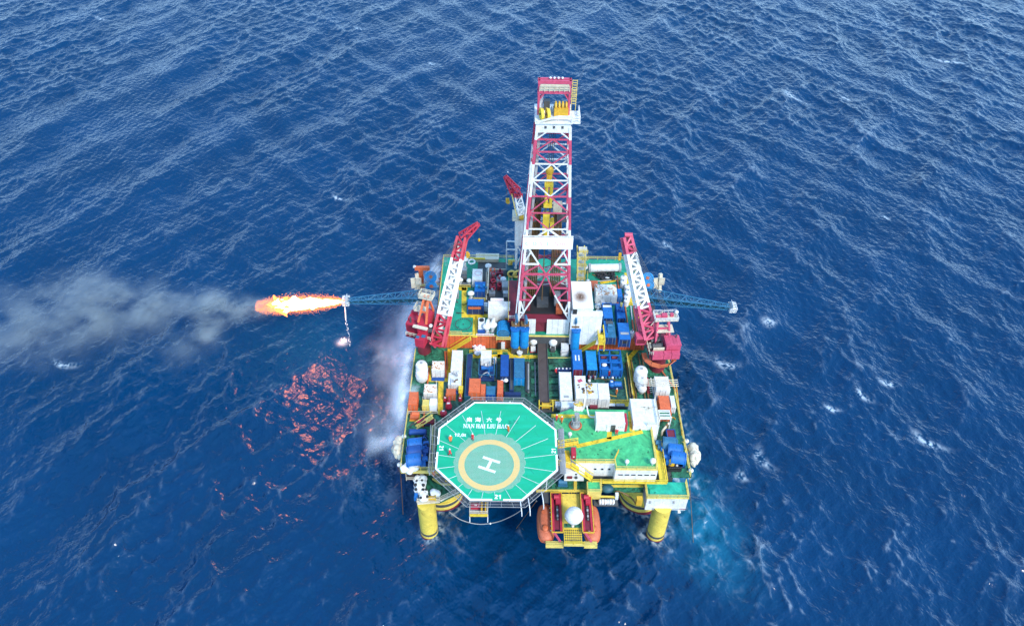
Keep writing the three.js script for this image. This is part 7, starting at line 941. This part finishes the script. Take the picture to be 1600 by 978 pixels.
// ---------------------------------------------------------------- flame, smoke, spray
{
  const head = at(538, 471, 15), end = at(419, 478, 15.8), ax = end.clone().sub(head), len = ax.length();
  const f = thing('flame', 'roaring white-hot oil flame with orange fringe at the head of the left burner boom', 'flame');
  const body = (r, s0, s1, rough, seed2, nx = 150, na = 44) => {
    const g = new THREE.CylinderGeometry(1, 1, 1, na, nx, false), p = g.attributes.position;
    for (let i = 0; i < p.count; i++) {
      const t = s0 + (s1 - s0) * (p.getY(i) + 0.5), a = Math.atan2(p.getZ(i), p.getX(i)), rad = Math.min(1, Math.hypot(p.getX(i), p.getZ(i)));
      const prof = Math.pow(Math.max(0, (t - s0) / (s1 - s0)), 0.55) * Math.pow(Math.max(0, 1 - (t - s0) / (s1 - s0)), 0.42) * (0.7 + 0.75 * t);
      const n = 1 + rough * (fbm(t * 8 + seed2, Math.cos(a) * 1.3, Math.sin(a) * 1.3, 5) * 2.0 * (0.3 + t) + 0.3 * PN.noise(t * 22, Math.cos(a) * 2, Math.sin(a) * 2 + seed2)), R = r * prof * Math.max(0.15, n) * rad;
      const wob = V(0, 0.5 * PN.noise(t * 4, seed2, 1), 0.6 * PN.noise(t * 4, seed2, 7)).multiplyScalar(t * 1.2);
      const c = head.clone().addScaledVector(ax, t).add(wob); p.setXYZ(i, c.x + 0.25 * R * Math.sin(a * 3 + t * 30) * rough, c.y + Math.cos(a) * R, c.z + Math.sin(a) * R);
    }
    g.computeVertexNormals(); return uvw(g);
  };
  const core = new THREE.MeshStandardMaterial({ color: 0x000000, roughness: 1, emissive: new THREE.Color(1, 0.27, 0.09), emissiveIntensity: 68 });
  mesh('flame_core', body(1.95, 0.02, 0.95, 0.9, 3), core, f).castShadow = false;
  const tongues = new THREE.MeshStandardMaterial({ color: 0x000000, roughness: 1, emissive: new THREE.Color(1, 0.3, 0.07), emissiveIntensity: 2.4 });
  mesh('flame_tail', body(1.7, 0.7, 1.02, 1.8, 31, 60, 30), tongues, f).castShadow = false;
  // glowing flakes added round the jet to make its soft orange halo
  const flake = new THREE.TetrahedronGeometry(0.075), n = 12000, im = new THREE.InstancedMesh(flake, new THREE.MeshStandardMaterial({ color: 0x000000, roughness: 1, emissive: new THREE.Color(1, 0.24, 0.05), emissiveIntensity: 2.2 }), n), m = new THREE.Matrix4(), q = new THREE.Quaternion(), e = new THREE.Euler();
  for (let i = 0; i < n; i++) { const t = Math.pow(rnd(), 0.8) * 1.16, a = rr(0, 6.283), pr = 1.7 * Math.pow(Math.max(0.02, t), 0.5) * Math.pow(Math.max(0.05, 1.2 - t), 0.4), r = pr * (1.02 + 1.0 * Math.abs(rnd() + rnd() + rnd() + rnd() - 2)); const c = head.clone().addScaledVector(ax, t).add(V(0, Math.cos(a) * r, Math.sin(a) * r)); q.setFromEuler(e.set(rr(0, 6), rr(0, 6), rr(0, 6))); const s = rr(0.4, 1.2); im.setMatrixAt(i, m.compose(c, q, V(s, s, s))); }
  im.name = 'glow_flakes'; im.userData.kind = 'stuff'; f.add(im);
  const l = new THREE.PointLight(new THREE.Color(1, 0.45, 0.18), 60, 0, 2); l.name = 'flame_light'; l.castShadow = true; l.shadow.radius = 60; const lp = head.clone().addScaledVector(ax, 0.55); l.position.set(lp.x, lp.y - 3.4, lp.z); scene.add(l);
  // drip of burning oil and water below the burner head
  const d = thing('water_drip', 'thin white jet of water falling from the burner head into the sea', 'water jet'); const b = at(538, 474, 14.2), w = at(537, 533, 0.2);
  mesh('jet', [tube([b, b.clone().add(V(-0.1, -2.5, 0.2)), b.clone().add(V(-0.3, -5, 0.4))], 0.16, 16), ...Array.from({ length: 26 }, (_, k) => ball(rr(0.05, 0.12), b.x - 0.3 + rr(-0.2, 0.2), b.y - 5 - k * (b.y - 5) / 26, b.z + 0.4 + rr(-0.2, 0.2), 1, rr(1, 3), 1, 6))], M.tarp, d);
  mesh('splash', Array.from({ length: 30 }, () => ball(rr(0.12, 0.3), w.x + rr(-0.7, 0.7), rr(0, 0.7), w.z + rr(-0.7, 0.7), 1, 1, 1, 6)), M.white, d, STUFF);
}
// smoke and spray: a volume laid down as thin translucent layers, each as dense as the volume is there
function layers(name, label, cat, color, x0, x1, z0, z1, ys, step, density, billow) {
  const geos = [];
  for (const y of ys) {
    const nx = Math.round((x1 - x0) / step), nz = Math.round((z1 - z0) / step), P = [], A = [], idx = [], dy = ys[1] - ys[0];
    for (let j = 0; j <= nz; j++) for (let i = 0; i <= nx; i++) { const x = x0 + (x1 - x0) * i / nx, z = z0 + (z1 - z0) * j / nz, h = y + billow * (PN.noise(x * 0.3, y * 0.3, z * 0.3) + 0.5 * PN.noise(x * 0.8, y * 0.8 + 9, z * 0.8)); P.push(x, h, z); A.push(i && j && i < nx && j < nz ? 1 - Math.exp(-density(x, h, z) * dy) : 0); }
    const on = (a) => A[a] > 0.004; for (let j = 0; j < nz; j++) for (let i = 0; i < nx; i++) { const a = j * (nx + 1) + i, b = a + nx + 1; if (on(a) || on(b) || on(a + 1) || on(b + 1)) idx.push(a, b, a + 1, a + 1, b, b + 1); }
    if (!idx.length) continue;
    const g = new THREE.BufferGeometry(); g.setAttribute('position', new THREE.Float32BufferAttribute(P, 3)); g.setIndex(idx); g.computeVertexNormals(); g.setAttribute('color', new THREE.Float32BufferAttribute(A.flatMap((a) => [1, 1, 1, a]), 4)); geos.push(g);
  }
  const o = new THREE.Mesh(mergeGeometries(geos), new THREE.MeshStandardMaterial({ color, roughness: 1, vertexColors: true, transparent: true, side: THREE.DoubleSide })); o.name = numbered(name); o.castShadow = o.receiveShadow = true; o.userData = { label, category: cat, kind: 'stuff' }; scene.add(o);
}
{
  const puffs = [[420, 478, 18.6, 2.4, 1.0, 1.0, 0.5], [408, 478, 19, 3.0, 1.2, 1.2, 0.5], [388, 481, 19.4, 3.6, 1.7, 1.6, 0.5], [366, 483, 19.8, 3.6, 2.2, 2.1, 0.5], [342, 482, 20.2, 3.2, 2.9, 2.6, 0.55], [320, 486, 20.4, 2.8, 3.4, 3, 0.55], [322, 508, 18.5, 2.4, 2.8, 2.6, 0.42], [316, 528, 17, 2.2, 2.2, 2.2, 0.3], [300, 478, 20.6, 3, 2.4, 2.4, 0.3], [250, 466, 21.6, 3.8, 3.4, 3.2, 0.3], [224, 482, 21.6, 4.4, 3.4, 3.2, 0.26], [200, 468, 22, 4.4, 3.2, 3.2, 0.2], [160, 460, 22.6, 4.2, 4, 3.6, 0.27], [142, 482, 22.4, 3.8, 4.4, 3.8, 0.3], [130, 506, 21, 3.4, 3.4, 3.4, 0.22], [120, 446, 23, 4.2, 3.2, 3.4, 0.18], [92, 474, 23, 5, 4, 4, 0.14], [290, 545, 17, 6, 2.6, 4, 0.08], [55, 480, 23, 8, 5, 5, 0.06], [20, 500, 23, 9, 6, 7, 0.08], [60, 530, 20, 10, 4, 6, 0.08], [5, 545, 21, 9, 5, 6, 0.05], [190, 506, 19, 12, 4, 5, 0.07]].map(([x, y, h, a, b, c, d]) => ({ p: at(x, y, h - 2.6), a, b, c, d }));
  const ys = []; for (let y = 11.4; y < 25.5; y += 1.15) ys.push(y);
  layers('smoke_plume', 'grey smoke drifting left over the sea from the oil flame', 'smoke', L(0.2, 0.25, 0.29), -150, -60, -75, -22, ys, 0.55, (x, y, z) => {
    let s = 0; for (const q of puffs) { const u = (x - q.p.x) / q.a, v = (y - q.p.y) / q.b, w = (z - q.p.z) / q.c, r = u * u + v * v + w * w; if (r < 6) s += q.d * Math.exp(-r * 1.1); }
    if (s < 0.004) return 0; const n = fbm(x * 0.17 + 5, y * 0.2, z * 0.2, 5); return Math.max(0, s * (0.75 + 2.8 * n) * sm(-0.3, 0.12, n)) * (0.7 + 0.4 * sm(-130, -95, x));
  }, 1.0);
}
{
  // water curtain that shields the left side of the rig, blown outwards as it falls
  const j = at(632, 683, 15), k = at(655, 606, 16.6), ys = []; for (let y = 1.2; y < 21; y += 1.45) ys.push(y);
  layers('spray_curtain', 'white water spray curtain falling along the left side of the rig', 'water spray', L(0.78, 0.85, 0.93), -48, -12, -66, 8, ys, 0.5, (x, y, z) => {
    const drop = (top) => Math.max(0, top - y), st = 0.55 + 0.9 * PN.noise(z * 0.5 + x * 0.1, y * 0.08, 3), wisp = sm(-0.45, 0.35, fbm(x * 0.22, y * 0.12, z * 0.16, 4));
    const wall = (xe, top, za, zb, d, reach) => { const f = drop(top) / 15; if (y > top + 0.4) return 0; const c = xe - 0.4 - reach * Math.pow(f, 0.7), w = 0.8 + reach * 0.55 * f; return d * Math.exp(-Math.pow((x - c) / w, 2)) * sm(za - 3, za + 3, z) * sm(zb + 4, zb - 2, z) * (1 / (1 + 0.9 * f)); };
    let s = wall(-28.3, 15.6, -32, -11, 0.6, 2.6) + wall(-28, 15.6, -28, -14, 0.06, 7) + wall(-22.6, 19.5, -57, -34, 0.62, 6.5) + wall(-22.6, 18, -46, -32, 0.32, 9);
    s += 0.16 * Math.exp(-Math.pow((x + 17) / 5, 2) - Math.pow((z + 59) / 3, 2)) * sm(20.5, 17, y) * sm(2, 8, y);
    const jet = (q, len, d) => { const t = (q.x - x) / len; if (t < 0 || t > 1) return 0; const r = 0.25 + 1.5 * t, dy = y - (q.y - 1.6 * t), dz = z - (q.z + 1.2 * t); return d * Math.exp(-(dy * dy * 0.35 + dz * dz) / (r * r)) * (1 - t); };
    return Math.max(0, s * st * wisp * 1.25) + jet(j, 8, 0.55) * wisp * 1.3 + jet(k, 4.5, 0.5);
  }, 0.5);
}
renderer.render(scene, camera);
